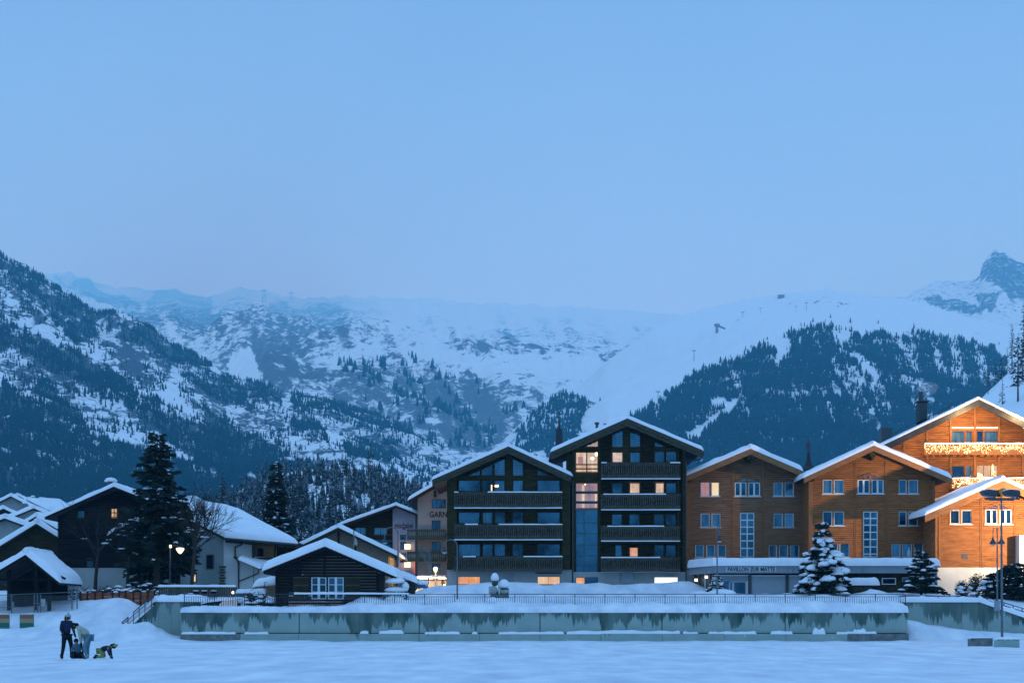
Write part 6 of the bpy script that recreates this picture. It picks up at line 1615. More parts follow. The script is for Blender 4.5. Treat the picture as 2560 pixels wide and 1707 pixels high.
# --- fences, signs
def left_fence():
    Y = 149.0; F = F1(Y)
    t = thing('mesh_fence', 'tall green wire mesh fence with posts at the left edge', 'fence', (F.X(250), Y, 1.6))
    xs = [-60, 75, 222, 242, 262, 465, 498]
    for x in xs: MB().tube([(F.X(x), Y, F.Z(1215 if 200 < x < 300 else 1150 if x < 200 else 1090)), (F.X(x), Y, F.Z(995 if x < 300 else 955))], 0.05, 6).build('post', GALV, t)
    MB().tube([(F.X(-60), Y, F.Z(1002)), (F.X(240), Y, F.Z(990)), (F.X(480), Y, F.Z(980))], 0.03, 6).tube([(F.X(-60), Y, F.Z(1080)), (F.X(250), Y, F.Z(1075))], 0.022, 6).build('rail', GALV, t)
    MB().box(F.X(215), F.X(275), Y-0.15, Y-0.06, F.Z(1056), F.Z(1050)).box(F.X(440), F.X(500), Y-0.15, Y-0.06, F.Z(962), F.Z(957)).build('cross_arm', GALV, t)
    m = MB(); x = -60.0
    while x < 480: m.box(F.X(x)-0.004, F.X(x)+0.004, Y-0.004, Y+0.004, F.Z(1150 if x < 260 else 1100), F.Z(1000)); x += 7
    for k in range(20): m.box(F.X(-60), F.X(480), Y-0.006, Y-0.0045, F.Z(1120-k*6)-0.004, F.Z(1120-k*6)+0.004)
    m.build('wire_mesh', GALV, t, kind='stuff')
    MB().box(F.X(266), F.X(295), Y-0.12, Y-0.08, F.Z(1072), F.Z(1024)).build('notice', PLASTB, t)
    Y2 = 153.0; F = F1(Y2)
    t = thing('board_fence', 'reddish board fence with dark posts along the top of the snow bank', 'fence', (F.X(750), Y2, 2.2))
    xs = [520, 565, 615, 665, 728, 770, 812, 862, 908, 955, 998]
    def tp(x): return 985-(x-520)*0.016
    for a, b in zip(xs, xs[1:]):
        for k in range(3):
            z0 = F.Z(1062)+(F.Z(tp(a))-F.Z(1062))*k/3; z1 = F.Z(1062)+(F.Z(tp(a))-F.Z(1062))*(k+0.93)/3
            MB().box(F.X(a)+0.02, F.X(b)-0.02, Y2, Y2+0.04, z0, z1).build('board', REDB, t)
    for x in xs: MB().box(F.X(x)-0.06, F.X(x)+0.06, Y2-0.08, Y2-0.004, F.Z(1075), F.Z(tp(x)-12)).build('post', WDARK, t)
    m = MB()
    for x in xs[::1]: m.blob((F.X(x), Y2-0.04, F.Z(tp(x)-12)), 0.10, 0.09, 0.06, 6, 4, flat=1)
    m.build('snow', SNOW, t, kind='stuff')
REDB = mat('red_fence_board', (0.22, 0.055, 0.03), 0.8, 0.2, col2=(0.34, 0.10, 0.05), scale=3, stretch=(1, 1, 6))
left_fence()
SO, SY, SG, ST = mat('sign_red', (0.26, 0.09, 0.05), 0.6), mat('sign_yellow', (0.30, 0.25, 0.12), 0.6), mat('sign_green', (0.02, 0.13, 0.10), 0.6), mat('sign_turquoise', (0.12, 0.26, 0.27), 0.6)
def sign(x0, x1, lb):
    Y = 143.0; F = F1(Y)
    t = thing('striped_sign', lb, 'sign', (F.X((x0+x1)/2), Y, F.Z(1240)))
    b = MB().box(F.X(x0), F.X(x1), Y, Y+0.05, F.Z(1218), F.Z(1124)).build('board', ST, t)
    for a, c, m in ((1128, 1150, SO), (1151, 1178, SY), (1179, 1208, SG)):
        MB().box(F.X(x0)+0.03, F.X(x1)-0.03, Y-0.02, Y-0.002, F.Z(c), F.Z(a)).build('stripe', m, b)
    for x in (x0+2, x1-4): MB().box(F.X(x)-0.03, F.X(x)+0.03, Y+0.06, Y+0.12, F.Z(1250), F.Z(1122)).build('leg', GALV, t)
sign(127, 219, 'red, yellow and green striped board on two legs, right one of the pair at left')
sign(-32, 62, 'red, yellow and green striped board cut by the left edge of the photo')

# --- low things between white house and railing
def low_things():
    Y = 152.0; F = F2(Y)
    t = thing('plank_fence', 'low weathered plank fence with a snow-topped rail before the white house', 'fence', (F.X(240), Y, 2.8))
    x = -10; k = 0
    while x < 486:
        MB().box(F.X(x)+0.01, F.X(x+15)-0.01, Y, Y+0.04+0.01*(k % 3), F.Z(1012), F.Z(950)).build('plank', WGREY, t); x += 15; k += 1
    MB().box(F.X(-12), F.X(490), Y-0.1, Y+0.14, F.Z(949), F.Z(944)).build('top_rail', WGREY, t)
    m = MB(); snow_quad(m, (F.X(-12), Y-0.12, F.Z(944)), (F.X(490), Y-0.12, F.Z(944)), (F.X(490), Y+0.16, F.Z(944)), (F.X(-12), Y+0.16, F.Z(944)), 0.14, 30, 3, 7, edge=0.06); m.build('snow', SNOW, t, smooth=True)
    for i, x in enumerate((235, 290, 350)):
        b = thing('planter_box', ['leftmost dark box hanging on the plank fence', 'middle dark box hanging on the plank fence', 'rightmost dark box hanging on the plank fence'][i], 'planter', (F.X(x), Y-0.3, F.Z(990)), group='boxes on the plank fence')
        MB().prism([(F.X(x-17), F.Z(974)), (F.X(x+17), F.Z(974)), (F.X(x+14), F.Z(992)), (F.X(x-14), F.Z(992))], Y-0.35, Y-0.05).build('box', WBLK, b)
        m = MB(); m.blob((F.X(x), Y-0.2, F.Z(974)), 0.28, 0.14, 0.07, 8, 4, flat=1); m.build('snow', SNOW, b, smooth=True)
    t = thing('path_lamp', 'small bright lamp low beside the end of the plank fence', 'lamp', (F.X(478), Y-0.6, 2.8))
    MB().blob((F.X(478), Y-0.6, F.Z(984)), 0.09, 0.08, 0.12, 8, 6).build('bulb', LAMPC, t); MB().tube([(F.X(478), Y-0.6, F.Z(990)), (F.X(478), Y-0.6, 2.6)], 0.03, 6).build('post', METAL, t)
    # two snow-topped containers
    for (a, b, tp, lb) in ((492, 592, 968, 'wide green waste container under a flat slab of snow'), (596, 682, 972, 'narrower blue waste container under snow, beside the wide one')):
        q = thing('waste_container', lb, 'container', (F.X((a+b)/2), 150.0, 2.5))
        G = F.at(150.0)
        MB().prism([(G.X(a)+0.1, 2.3), (G.X(b)-0.1, 2.3), (G.X(b)-0.03, G.Z(tp+22)), (G.X(a)+0.03, G.Z(tp+22))], 150.0, 151.0).build('tub', CONT if a < 500 else CONT2, q)
        MB().box(G.X(a), G.X(b), 149.93, 151.07, G.Z(tp+22), G.Z(tp+16)).build('lid', METAL, q)
        m = MB(); snow_quad(m, (G.X(a)-0.03, 149.9, G.Z(tp+16)), (G.X(b)+0.03, 149.9, G.Z(tp+16)), (G.X(b)+0.03, 151.1, G.Z(tp+16)), (G.X(a)-0.03, 151.1, G.Z(tp+16)), 0.32, 12, 6, int(a), edge=0.18); m.build('snow', SNOW, q, smooth=True)
        for k in (0.25, 0.75): MB().tube([(G.X(a+(b-a)*k), 149.93, 2.3), (G.X(a+(b-a)*k), 149.93, G.Z(tp+24))], 0.03, 5).build('rib', METAL, q)
    # plank shed with rounded snow
    q = thing('plank_shed', 'little plank shed with a rounded snow hood beside the black hut', 'shed', (F.X(680), 154.0, 2.8)); G = F.at(154.0)
    x = 612
    while x < 748:
        MB().box(G.X(x)+0.008, G.X(x+13)-0.008, 154.0, 154.04, 2.5, G.Z(948-(x-612)*0.12)).build('plank', SHEDW, q); x += 13
    MB().box(G.X(612), G.X(748), 154.05, 156.3, 2.5, G.Z(948)).build('body', WDARK, q)
    m = MB(); snow_quad(m, (G.X(602), 153.6, G.Z(946)), (G.X(752), 153.6, G.Z(915)), (G.X(752), 156.6, G.Z(905)), (G.X(602), 156.6, G.Z(935)), 0.52, 16, 8, 19, edge=0.5, rough=0.15); m.build('roof_snow', SNOW, q, smooth=True)
    MB().tube([(G.X(682), 153.4, G.Z(985)), (G.X(682), 153.4, G.Z(915)), (G.X(700), 153.4, G.Z(918))], 0.03, 6).build('pipe', METAL, q)
    # snow-laden bush
    bush('low_shrub', 'low dark shrub smothered in snow behind the railing, before the waste containers', (F2(146).X(618), 146.0, 2.35), 1.3, 0.6, 1.3, 14, 45)
    # three snow cushions on the bent shrub right of the hut
    G = F3(146.0)
    q = thing('snow_laden_shrub', 'dark shrub bent under three stacked cushions of snow, right of the black hut', 'shrub', (G.X(745), 146.0, 2.4))
    m = MB()
    rng = random.Random(8)
    for k in range(12):
        x = G.X(rng.uniform(700, 800)); m.tube([(G.X(752)+rng.uniform(-.3, .5), 146.2, 2.3), (x, 146.0+rng.uniform(-.4, .4), G.Z(rng.uniform(920, 1020)))], [0.05, 0.02], 5)
    m.tube([(G.X(820), 146.1, 2.3), (G.X(812), 146.0, G.Z(960)), (G.X(775), 146, G.Z(900))], [0.07, 0.06, 0.03], 6)
    m.build('branches', BARK, q)
    m = MB(); sprays(m, [(G.X(745), 146.1, G.Z(985), 1.1, 0.6, 0.9)], 900, 0.12, 5); m.build('leaves', NEEDLE, q, kind='stuff')
    for (x, y, rx, rz) in ((745, 915, 64, 20), (748, 970, 74, 17), (742, 1030, 66, 20)):
        m = MB(); m.blob((G.X(x), 145.9, G.Z(y)), rx/2.584*0.0292, 0.75, rz/2.584*0.0292*1.5, 16, 9, 0.05, int(x+y), flat=0.65); m.build('snow_cushion', SNOW, q, smooth=True)
    m = MB(); m.blob((G.X(812), 145.8, G.Z(945)), 0.28, 0.3, 0.35, 8, 6, 0.15, 3); m.build('snow_cushion', SNOW, q, smooth=True)
    # small snow-covered table/kiosk behind
    G = F3(158.0)
    q = thing('garden_kiosk', 'small dark lean-to with a drooping snow hood right of the hut', 'shed', (G.X(830), 158, 3.0))
    MB().box(G.X(790), G.X(866), 158, 160, 2.8, G.Z(905)).build('body', WDARK, q)
    m = MB(); snow_quad(m, (G.X(758), 157.6, G.Z(868)), (G.X(886), 157.6, G.Z(922)), (G.X(886), 160.4, G.Z(918)), (G.X(758), 160.4, G.Z(862)), 0.45, 12, 6, 29, edge=0.35); m.build('roof_snow', SNOW, q, smooth=True)
    q = thing('storage_box', 'low blue box buried under snow, before the lit annexe', 'box', (G.X(905), 158, 3.2))
    YC = 159.0; G = F3(YC)
    MB().prism([(G.X(872), G.Z(955)), (G.X(946), G.Z(955)), (G.X(946), G.Z(940)), (G.X(934), G.Z(932)), (G.X(920), G.Z(920)), (G.X(890), G.Z(920)), (G.X(878), G.Z(936)), (G.X(872), G.Z(942))], YC, YC+1.6).build('body', CONT2, q)
    m = MB(); m.blob((G.X(906), YC+0.8, G.Z(928)), 0.72, 0.9, 0.34, 12, 7, 0.05, 5, flat=0.6); m.build('snow', SNOW, q, smooth=True)
CONT = mat('container_green', (0.05, 0.10, 0.08), 0.6); CONT2 = mat('container_blue', (0.06, 0.14, 0.26), 0.5)
SHEDW = mat('shed_planks', (0.16, 0.11, 0.07), 0.8, 0.2, col2=(0.30, 0.20, 0.13), scale=5, stretch=(3, 1, 0.5))

# ------------------------------------------------------------------ plants
def sprays(m, vols, n, size, seed):
    """small leaf blades spread through ellipsoids (x, y, z, rx, ry, rz)"""
    rng = random.Random(seed)
    for v in vols:
        for _ in range(n):
            while True:
                a, b, c = rng.uniform(-1, 1), rng.uniform(-1, 1), rng.uniform(-1, 1)
                if a*a+b*b+c*c < 1: break
            p = Vector((v[0]+a*v[3], v[1]+b*v[4], v[2]+c*v[5]))
            d = Vector((rng.gauss(0, 1), rng.gauss(0, 1), rng.gauss(0, 0.6))).normalized()*size*rng.uniform(0.6, 1.5)
            s = Vector((rng.gauss(0, 1), rng.gauss(0, 1), rng.gauss(0, 1))).normalized()*size*0.35
            m.add([tuple(p), tuple(p+d*0.5+s), tuple(p+d), tuple(p+d*0.5-s)], [(0, 1, 2, 3)])

def bush(name, label, loc, rx, ry, h, seed, nsnow=30, group=None, nl=1400, cat='shrub'):
    t = thing(name, label, cat, loc, group=group)
    rng = random.Random(seed); m = MB()
    for k in range(9):
        a = rng.uniform(0, 6.28); m.tube([loc, (loc[0]+math.cos(a)*rx*0.4, loc[1]+math.sin(a)*ry*0.4, loc[2]+h*0.5), (loc[0]+math.cos(a)*rx*0.8, loc[1]+math.sin(a)*ry*0.8, loc[2]+h*rng.uniform(0.6, 0.95))], [0.04, 0.03, 0.01], 5)
    m.build('stems', BARK, t)
    m = MB(); sprays(m, [(loc[0]+rng.uniform(-.5, .5)*rx, loc[1], loc[2]+h*rng.uniform(0.3, 0.6), rx*0.6, ry*0.8, h*0.45) for _ in range(4)], nl//4, 0.13, seed); m.build('leaves', NEEDLE, t, kind='stuff')
    m = MB()
    for k in range(nsnow):
        a, b = rng.uniform(-1, 1), rng.uniform(-1, 1); r = rng.uniform(0.08, 0.24)
        m.blob((loc[0]+a*rx*0.9, loc[1]+b*ry*0.8-0.1, loc[2]+h*(0.25+0.75*rng.random()*(1-abs(a)*0.5))), r*1.3, r, r*0.55, 7, 5, 0.15, k, flat=0.5)
    m.build('snow_clumps', SNOW, t, smooth=True, kind='stuff')
    return t

def conifer(name, label, loc, h, rad, whorls, seed, snow=1.0, droop=0.35, blade=0.16, dens=1.0, bare=0.08, cat='tree', shape=0.85, ragged=0.2, group=None, sr=0.3, thick=None, zr=0.0):
    """trunk, whorls of drooping branches feathered with needle sprays, snow lying on them"""
    t = thing(name, label, cat, loc, group=group)
    rng = random.Random(seed); x0, y0, z0 = loc
    lean = rng.uniform(-0.02, 0.02)*h
    tr = h*0.018+0.05
    MB().tube([(x0, y0, z0-0.3), (x0+lean*0.4, y0, z0+h*0.5), (x0+lean, y0, z0+h*0.985)], [tr, tr*0.65, 0.015], 8).build('trunk', BARK, t)
    cr, sn, br = MB(), MB(), MB()
    for i in range(whorls):
        f = bare+(1-bare)*((i+rng.random()*0.6)/whorls)
        z = z0+h*f
        R0 = rad*((1-f)/(1-bare))**shape*rng.uniform(1-ragged, 1+ragged) + 0.06
        nb = rng.randint(5, 7) if f < 0.9 else 4
        a0 = rng.uniform(0, 6.28)
        for b in range(nb):
            a = a0+b*6.283/nb+rng.uniform(-0.3, 0.3)
            Rb = R0*rng.uniform(0.65, 1.12)
            ca, sa = math.cos(a), math.sin(a)
            dz = -droop*Rb*rng.uniform(0.7, 1.3) + rng.uniform(-0.45, 0.45)*Rb*zr
            z = z0+h*f+rng.uniform(-1, 1)*zr*0.5
            P = [Vector((x0+lean*f+ca*Rb*s, y0+sa*Rb*s, z+Rb*0.12*math.sin(s*2.2)+dz*s*s)) for s in (0, 0.35, 0.7, 1.0)]
            br.tube(P, [0.03+0.01*Rb, 0.022, 0.014, 0.006], 4)
            ns = max(5, int(Rb*16*dens))
            for k in range(ns):
                s = (k+rng.random())/ns
                s = 0.12+0.88*s
                j = min(int(s*3), 2); q = P[j].lerp(P[j+1], min(1, s*3-j))
                side = rng.choice([-1, 1])
                wdt = blade*(1.5+2.2*math.sin(min(s, 1)*2.6))*rng.uniform(0.6, 1.2)
                d = Vector((ca*0.7-sa*side*rng.uniform(0.3, 1.1), sa*0.7+ca*side*rng.uniform(0.3, 1.1), rng.uniform(-0.55, 0.15))).normalized()*wdt
                u = Vector((rng.gauss(0, 1), rng.gauss(0, 1), rng.gauss(0, 1))).cross(d)
                if u.length < 1e-4: continue
                u = u.normalized()*wdt*0.22
                cr.add([tuple(q), tuple(q+d*0.45+u), tuple(q+d), tuple(q+d*0.45-u)], [(0, 1, 2, 3)])
            if rng.random() < snow:
                for s in ((0.55, 0.85) if Rb > 0.5 else (0.8,)):
                    if rng.random() > snow*0.9: continue
                    j = min(int(s*3), 2); q = P[j].lerp(P[j+1], min(1, s*3-j))
                    r = sr*rng.uniform(0.6, 1.25)*min(1, 0.35+Rb*0.5)
                    sn.blob((q.x, q.y, q.z+0.02+blade*0.3), r*rng.uniform(1.1, 1.7), r*rng.uniform(0.6, 1.0), r*(thick or 0.42)*rng.uniform(0.7, 1.3), 9, 6, 0.22, rng.randint(0, 9999), flat=0.55, rot=a)
    br.build('branches', BARK, t)
    cr.build('needles', NEEDLE, t, kind='stuff')
    if sn.v: sn.build('snow_clumps', SNOW, t, smooth=True, kind='stuff')
    return t

def bare_tree(name, label, loc, h, spread, seed, snow=True, n0=5, cat='tree', m_=None, tr=None):
    t = thing(name, label, cat, loc)
    rng = random.Random(seed); mb = MB(); sn = MB()
    def grow(p, d, l, r, lev):
        q = p+d*l
        mid = p+d*l*0.5+Vector((rng.gauss(0, .04), rng.gauss(0, .04), 0))*l
        mb.tube([p, mid, q], [r, r*0.85, r*0.65], 5 if lev < 2 else 3)
        if snow and 1 <= lev < 4 and abs(d.z) < 0.8 and rng.random() < 0.22: sn.blob((mid.x, mid.y, mid.z+r), l*0.3, r*1.2+.01, r+0.015, 6, 4, 0.1, rng.randint(0, 999), flat=0.6, rot=math.atan2(d.y, d.x))
        if lev >= 5 or r < 0.006: return
        for k in range(rng.randint(2, 4)):
            nd = (d+Vector((rng.gauss(0, spread), rng.gauss(0, spread), rng.gauss(0.12, spread*0.6)))).normalized()
            grow(q if k < 2 else mid, nd, l*rng.uniform(0.6, 0.85), r*0.58, lev+1)
    tr = tr or h*0.02
    P = [Vector(loc), Vector((loc[0]+0.1, loc[1], loc[2]+h*0.22)), Vector((loc[0]+0.3, loc[1], loc[2]+h*0.45))]
    MB().tube(P, [tr*1.2, tr, tr*0.85], 8).build('trunk', m_ or BARK, t)
    for k in range(n0):
        a = rng.uniform(0, 6.28); d = Vector((math.cos(a)*0.6+0.12, math.sin(a)*0.5, rng.uniform(0.5, 1.2))).normalized()
        grow(P[2] if k > 1 else P[1].lerp(P[2], 0.7), d, h*0.17, tr*0.6, 1)
    mb.build('twigs', m_ or BARK, t)
    if sn.v: sn.build('snow', SNOW, t, smooth=True, kind='stuff')
    return t
low_things()

F = F1(160.0)
conifer('pine_tree', 'tallest dark pine with ragged crown before the big black chalet', (F.X(1012), 160.0, 3.2), 13.3, 2.4, 40, 5, snow=0.42, droop=0.0, blade=0.19, dens=0.95, bare=0.20, shape=0.55, ragged=0.55, sr=0.22, zr=0.5)
F = F2(188.0)
conifer('spruce_tree', 'slim dark spruce dotted with snow rising behind the white house roof', (F.X(750), 188.0, 4.0), 12.3, 1.9, 30, 9, snow=0.75, droop=0.45, blade=0.22, dens=1.3, bare=0.08, shape=0.9, sr=0.30, zr=0.3)
F = Fr(1980, 1080, 3.484, 158.0)
conifer('spruce_tree', 'broad spruce bowed under heavy snow in front of the pavilion', (F.X(272), 158.0, 3.3), F.Z(782)-3.3, 2.45, 12, 13, snow=0.93, droop=0.60, blade=0.17, dens=3.2, bare=0.08, shape=0.95, sr=0.55, thick=0.55, ragged=0.35, zr=0.35)
conifer('spruce_tree', 'darker narrow spruce dusted with snow at the right end of the pavilion', (F.X(1115), 157.5, 3.3), F.Z(1022)-3.3, 1.55, 13, 17, snow=0.75, droop=0.05, blade=0.13, dens=2.0, bare=0.06, shape=0.75, sr=0.26, ragged=0.4, zr=0.4)
F = Fr(1680, 1080, 3.484, 160.0)
conifer('small_spruce', 'little spruce completely coated in snow by the pavilion entrance', (F.X(388), 160.0, 3.2), F.Z(1238)-3.2, 0.95, 12, 23, snow=1.0, droop=0.6, blade=0.10, dens=2.2, bare=0.02, shape=0.8, sr=0.30, thick=0.55)
m_t = thing('snow_mound', 'rounded snow mound at the foot of the little coated spruce', 'snow mound', (F.X(420), 159.2, 3.2))
m = MB(); m.blob((F.X(425), 159.2, 3.35), 1.3, 0.8, 0.62, 18, 10, 0.04, 5, flat=0.4); m.build('snow', SNOW, m_t, smooth=True)
# bushes before the white base at the right edge
G = Fr(2200, 960, 2.24, 157.0)
for i, (x, w, yt, lb) in enumerate(((470, 50, 1100, 'low snowy bush, leftmost before the white base wall'), (545, 55, 1062, 'spreading snowy bush between the leftmost one and the lamp post'), (600, 45, 1085, 'smaller snowy bush close left of the tall lighting mast'))):
    bush('snowy_bush', lb, (G.X(x), 157.0, 3.0), w/2.24*0.0314, 0.8, G.Z(yt)-3.0, 300+i, 26, 'bushes at the right edge')
conifer('young_conifer', 'dark young conifer directly right of the tall lighting mast', (G.X(715), 156.5, 3.0), G.Z(1005)-3.0, 1.1, 14, 31, snow=0.5, droop=0.0, blade=0.14, dens=2.2, bare=0.03, shape=0.5, sr=0.2)
conifer('young_conifer', 'dark young conifer cut by the right edge of the photo', (G.X(785), 156.0, 3.0), G.Z(1005)-3.0, 1.3, 14, 33, snow=0.5, droop=0.0, blade=0.14, dens=2.2, bare=0.03, shape=0.5, sr=0.2)
conifer('young_conifer', 'shorter dark conifer just left of the tall lighting mast', (G.X(652), 157.5, 3.0), G.Z(1050)-3.0, 1.0, 13, 35, snow=0.5, droop=0.0, blade=0.14, dens=2.2, bare=0.03, shape=0.5, sr=0.2)
# bare trees
F = F2(158.0)
bare_tree('bare_tree', 'bare pollarded tree with a fan of twigs before the white house', (F.X(202), 158.0, 3.2), 9.4, 0.42, 7, n0=10, tr=0.14)
F = F3(168.0)
bare_tree('bare_birch', 'thin bare young tree in front of the glaring lamp', (F.X(950), 168.0, 3.6), 5.2, 0.30, 11, n0=5, tr=0.05, m_=CONCD)
F = F1(158.0)
bare_tree('bare_tree', 'bare tree with snowy twigs in front of the big black chalet wall', (F.X(560), 161.0, 3.0), 9.0, 0.5, 21, n0=7, tr=0.14)
bare_tree('bare_tree', 'bare tree between the black chalet porch and the tall pine', (F.X(770), 161.0, 3.0), 8.5, 0.5, 22, n0=7, tr=0.13)
bush('snowy_hedge', 'snow-speckled hedge under the tall pine', (F.X(960), 156.0, 2.7), 2.2, 0.8, 1.9, 401, 60, nl=2600)
bush('snowy_hedge', 'sparser snow-speckled hedge left of the one under the pine', (F.X(830), 156.5, 2.7), 1.9, 0.8, 1.7, 402, 40, nl=2200)
bush('snowy_hedge', 'dark hedge with few snow specks behind the reddish board fence', (F.X(690), 157.0, 2.6), 2.2, 0.8, 1.6, 403, 25, nl=2400)
bush('snowy_hedge', 'dark hedge left end, in front of the black chalet', (F.X(480), 157.0, 2.4), 2.6, 0.8, 2.2, 404, 20, nl=2600)
conifer('slender_fir', 'second dark fir standing tight against the right side of the tall pine', (F.X(1085), 163.0, 3.2), 8.6, 1.7, 24, 41, snow=0.45, droop=0.2, blade=0.18, dens=1.5, bare=0.25, shape=0.5, sr=0.22, ragged=0.35)
conifer('slender_fir', 'third dark fir, lower, at the left foot of the tall pine', (F.X(905), 162.0, 3.2), 6.5, 1.6, 20, 42, snow=0.4, droop=0.2, blade=0.18, dens=1.5, bare=0.15, shape=0.5, sr=0.2, ragged=0.35)

# heart-shaped street lamp by the white house
F = F2(156.0)
t = thing('street_lamp', 'glowing warm street lamp on a thin post before the white house', 'street lamp', (F.X(66), 156.0, 2.9))
MB().tube([(F.X(64), 156.0, 2.6), (F.X(66), 156.0, F.Z(672))], 0.05, 6).tube([(F.X(66), 156, F.Z(680)), (F.X(95), 156, F.Z(676)), (F.X(128), 156, F.Z(692))], 0.03, 6).build('pole', METAL, t)
MB().lathe((F.X(130), 156.0, F.Z(733)), [(0.04, 0), (0.16, 0.10), (0.29, 0.30), (0.33, 0.42), (0.20, 0.47)], 10).build('globe', mat('lamp_globe', (1, .8, .5), emit=(1.0, 0.72, 0.40), estr=2.2), t)
MB().box(F.X(62), F.X(74), 155.9, 156.1, F.Z(694), F.Z(676)).build('small_lantern', LAMPS, t)
ql = bpy.data.lights.new('globe_light', 'POINT'); ql.energy = 25; ql.color = (1, 0.7, 0.4); ql.shadow_soft_size = 0.3
qo = bpy.data.objects.new('globe_light', ql); COL.objects.link(qo); qo.location = (F.X(130), 155.3, F.Z(712))

# gooseneck lamps, unlit
def gooseneck(label, Fq, px, ytop, yb, hx, hy, Y, r=0.055, group='curved unlit lamp posts'):
    t = thing('gooseneck_lamp', label, 'street lamp', (Fq.X(px), Y, 2.6), group=group)
    x, xh = Fq.X(px), Fq.X(hx); zt_, zh = Fq.Z(ytop), Fq.Z(hy); zb = Fq.Z(yb)
    P = [(x, Y, zb-0.3), (x, Y, zt_-(abs(x-xh))*0.5)]
    for k in range(1, 9):
        a = math.pi*k/8; P.append(((x+xh)/2+(x-xh)/2*math.cos(a), Y, zt_-abs(x-xh)*0.5+abs(x-xh)*0.5*math.sin(a)))
    P.append((xh, Y, zh+0.25))
    MB().tube(P, [r*1.3]+[r*0.8]*(len(P)-1), 6).build('pole', GALV, t)
    MB().lathe((xh, Y, zh-0.12), [(0.26, 0), (0.22, 0.10), (0.10, 0.26), (0.06, 0.42), (0.02, 0.46)], 10).build('shade', METAL, t)
    MB().blob((xh, Y, zh-0.12), 0.20, 0.20, 0.10, 10, 5).build('glass', WHITEF, t)
    return t
gooseneck('unlit gooseneck lamp in front of the left corner of the dark chalet', F3(147.0), 1145, 642, 1000, 1062, 712, 147.0)
gooseneck('unlit gooseneck lamp between the black hut and the lettered hotel', F3(156.0), 762, 562, 888, 676, 652, 156.0)
gooseneck('unlit slim lamp on a straight post in front of the pavilion corner', Fr(1680, 1080, 3.484, 158.0), 393, 818, 1400, 412, 935, 158.0)
# twin lamp and flood mast at the right
G = Fr(2200, 960, 2.24, 150.0)
t = thing('twin_lamp', 'unlit twin lamp post with two bell shades before the brightly lit wing', 'street lamp', (G.X(656), 150, 2.8))
MB().tube([(G.X(657), 150, 2.2), (G.X(656), 150, G.Z(820))], [0.07, 0.045], 6).build('pole', GALV, t)
for xh, yh in ((632, 876), (680, 874)):
    x, xx = G.X(656), G.X(xh); r = abs(x-xx); P = [(x+(xx-x)*(1-math.cos(math.pi*k/8))/2, 150, G.Z(822)+r*0.8*math.sin(math.pi*k/8)) for k in range(9)]+[(xx, 150, G.Z(yh)+0.3)]
    MB().tube(P, 0.03, 6).build('arm', GALV, t)
    MB().lathe((xx, 150, G.Z(yh)-0.25), [(0.27, 0), (0.24, 0.1), (0.11, 0.3), (0.06, 0.5), (0.02, 0.55)], 10).build('shade', METAL, t)
    MB().blob((xx, 150, G.Z(yh)-0.26), 0.2, 0.2, 0.10, 10, 5).build('glass', WHITEF, t)
YM = 120.0; G = Fr(2200, 960, 2.24, YM)
t = thing('flood_light_mast', 'tall steel mast with two dark floodlight heads at the right edge', 'mast', (G.X(683), YM, 0))
MB().tube([(G.X(684), YM, -0.2), (G.X(679), YM, G.Z(628))], [0.085, 0.05], 8).build('pole', GALV, t)
MB().box(G.X(588), G.X(782), YM-0.06, YM+0.06, G.Z(646), G.Z(638)).build('cross_arm', GALV, t)
MB().box(G.X(610), G.X(750), YM-0.10, YM+0.10, G.Z(652), G.Z(649)).build('cable_tray', GALV, t)
for i, (a, b) in enumerate(((563, 650), (688, 776))):
    h = MB().prism([G.p(a, 600), G.p(a+30, 592), G.p(b-5, 598), G.p(b, 622), G.p(b-18, 631), G.p(a+12, 622)], YM-0.55, YM+0.35).build('floodlight', METAL, t)
    MB().prism([G.p(a+12, 623), G.p(b-18, 632), G.p(b-22, 636), G.p(a+16, 627)], YM-0.45, YM+0.2).build('lens', BLUEG, h)
    m = MB(); snow_quad(m, (G.X(a+5), YM-0.5, G.Z(597)), (G.X(b-10), YM-0.5, G.Z(597)), (G.X(b-10), YM+0.3, G.Z(595)), (G.X(a+5), YM+0.3, G.Z(595)), 0.08, 8, 4, i, edge=0.06); m.build('snow', SNOW, h, smooth=True)
    MB().box(G.X(b-14), G.X(b-4), YM-0.08, YM+0.08, G.Z(640), G.Z(622)).build('bracket', METAL, h)
MB().box(G.X(645), G.X(668), YM-0.2, YM+0.25, G.Z(1268), G.Z(1212)).build('switch_box', BLUEG, t)
# concrete blocks
for (a, b, y0, y1, Y, lb) in ((508, 632, 1468, 1421, 116.0, 'rough concrete block left of the mast foot'), (655, 782, 1476, 1428, 110.5, 'darker concrete block in front of the mast foot')):
    G = Fr(2200, 960, 2.24, Y)
    q = thing('concrete_block', lb, 'block', (G.X((a+b)/2), Y, 0))
    xs = [a, a+(b-a)*0.3, b]
    for k in range(2): MB().box(G.X(xs[k])+0.004, G.X(xs[k+1])-0.004, Y, Y+0.8, -0.15, G.Z(y1)).build('panel', CONCD if a < 600 else CONC, q)
    m = MB(); snow_quad(m, (G.X(a), Y, G.Z(y1)), (G.X(b), Y, G.Z(y1)), (G.X(b), Y+0.8, G.Z(y1)), (G.X(a), Y+0.8, G.Z(y1)), 0.10, 12, 4, int(a), edge=0.06, rough=0.5); m.build('snow', SNOW, q, smooth=True)
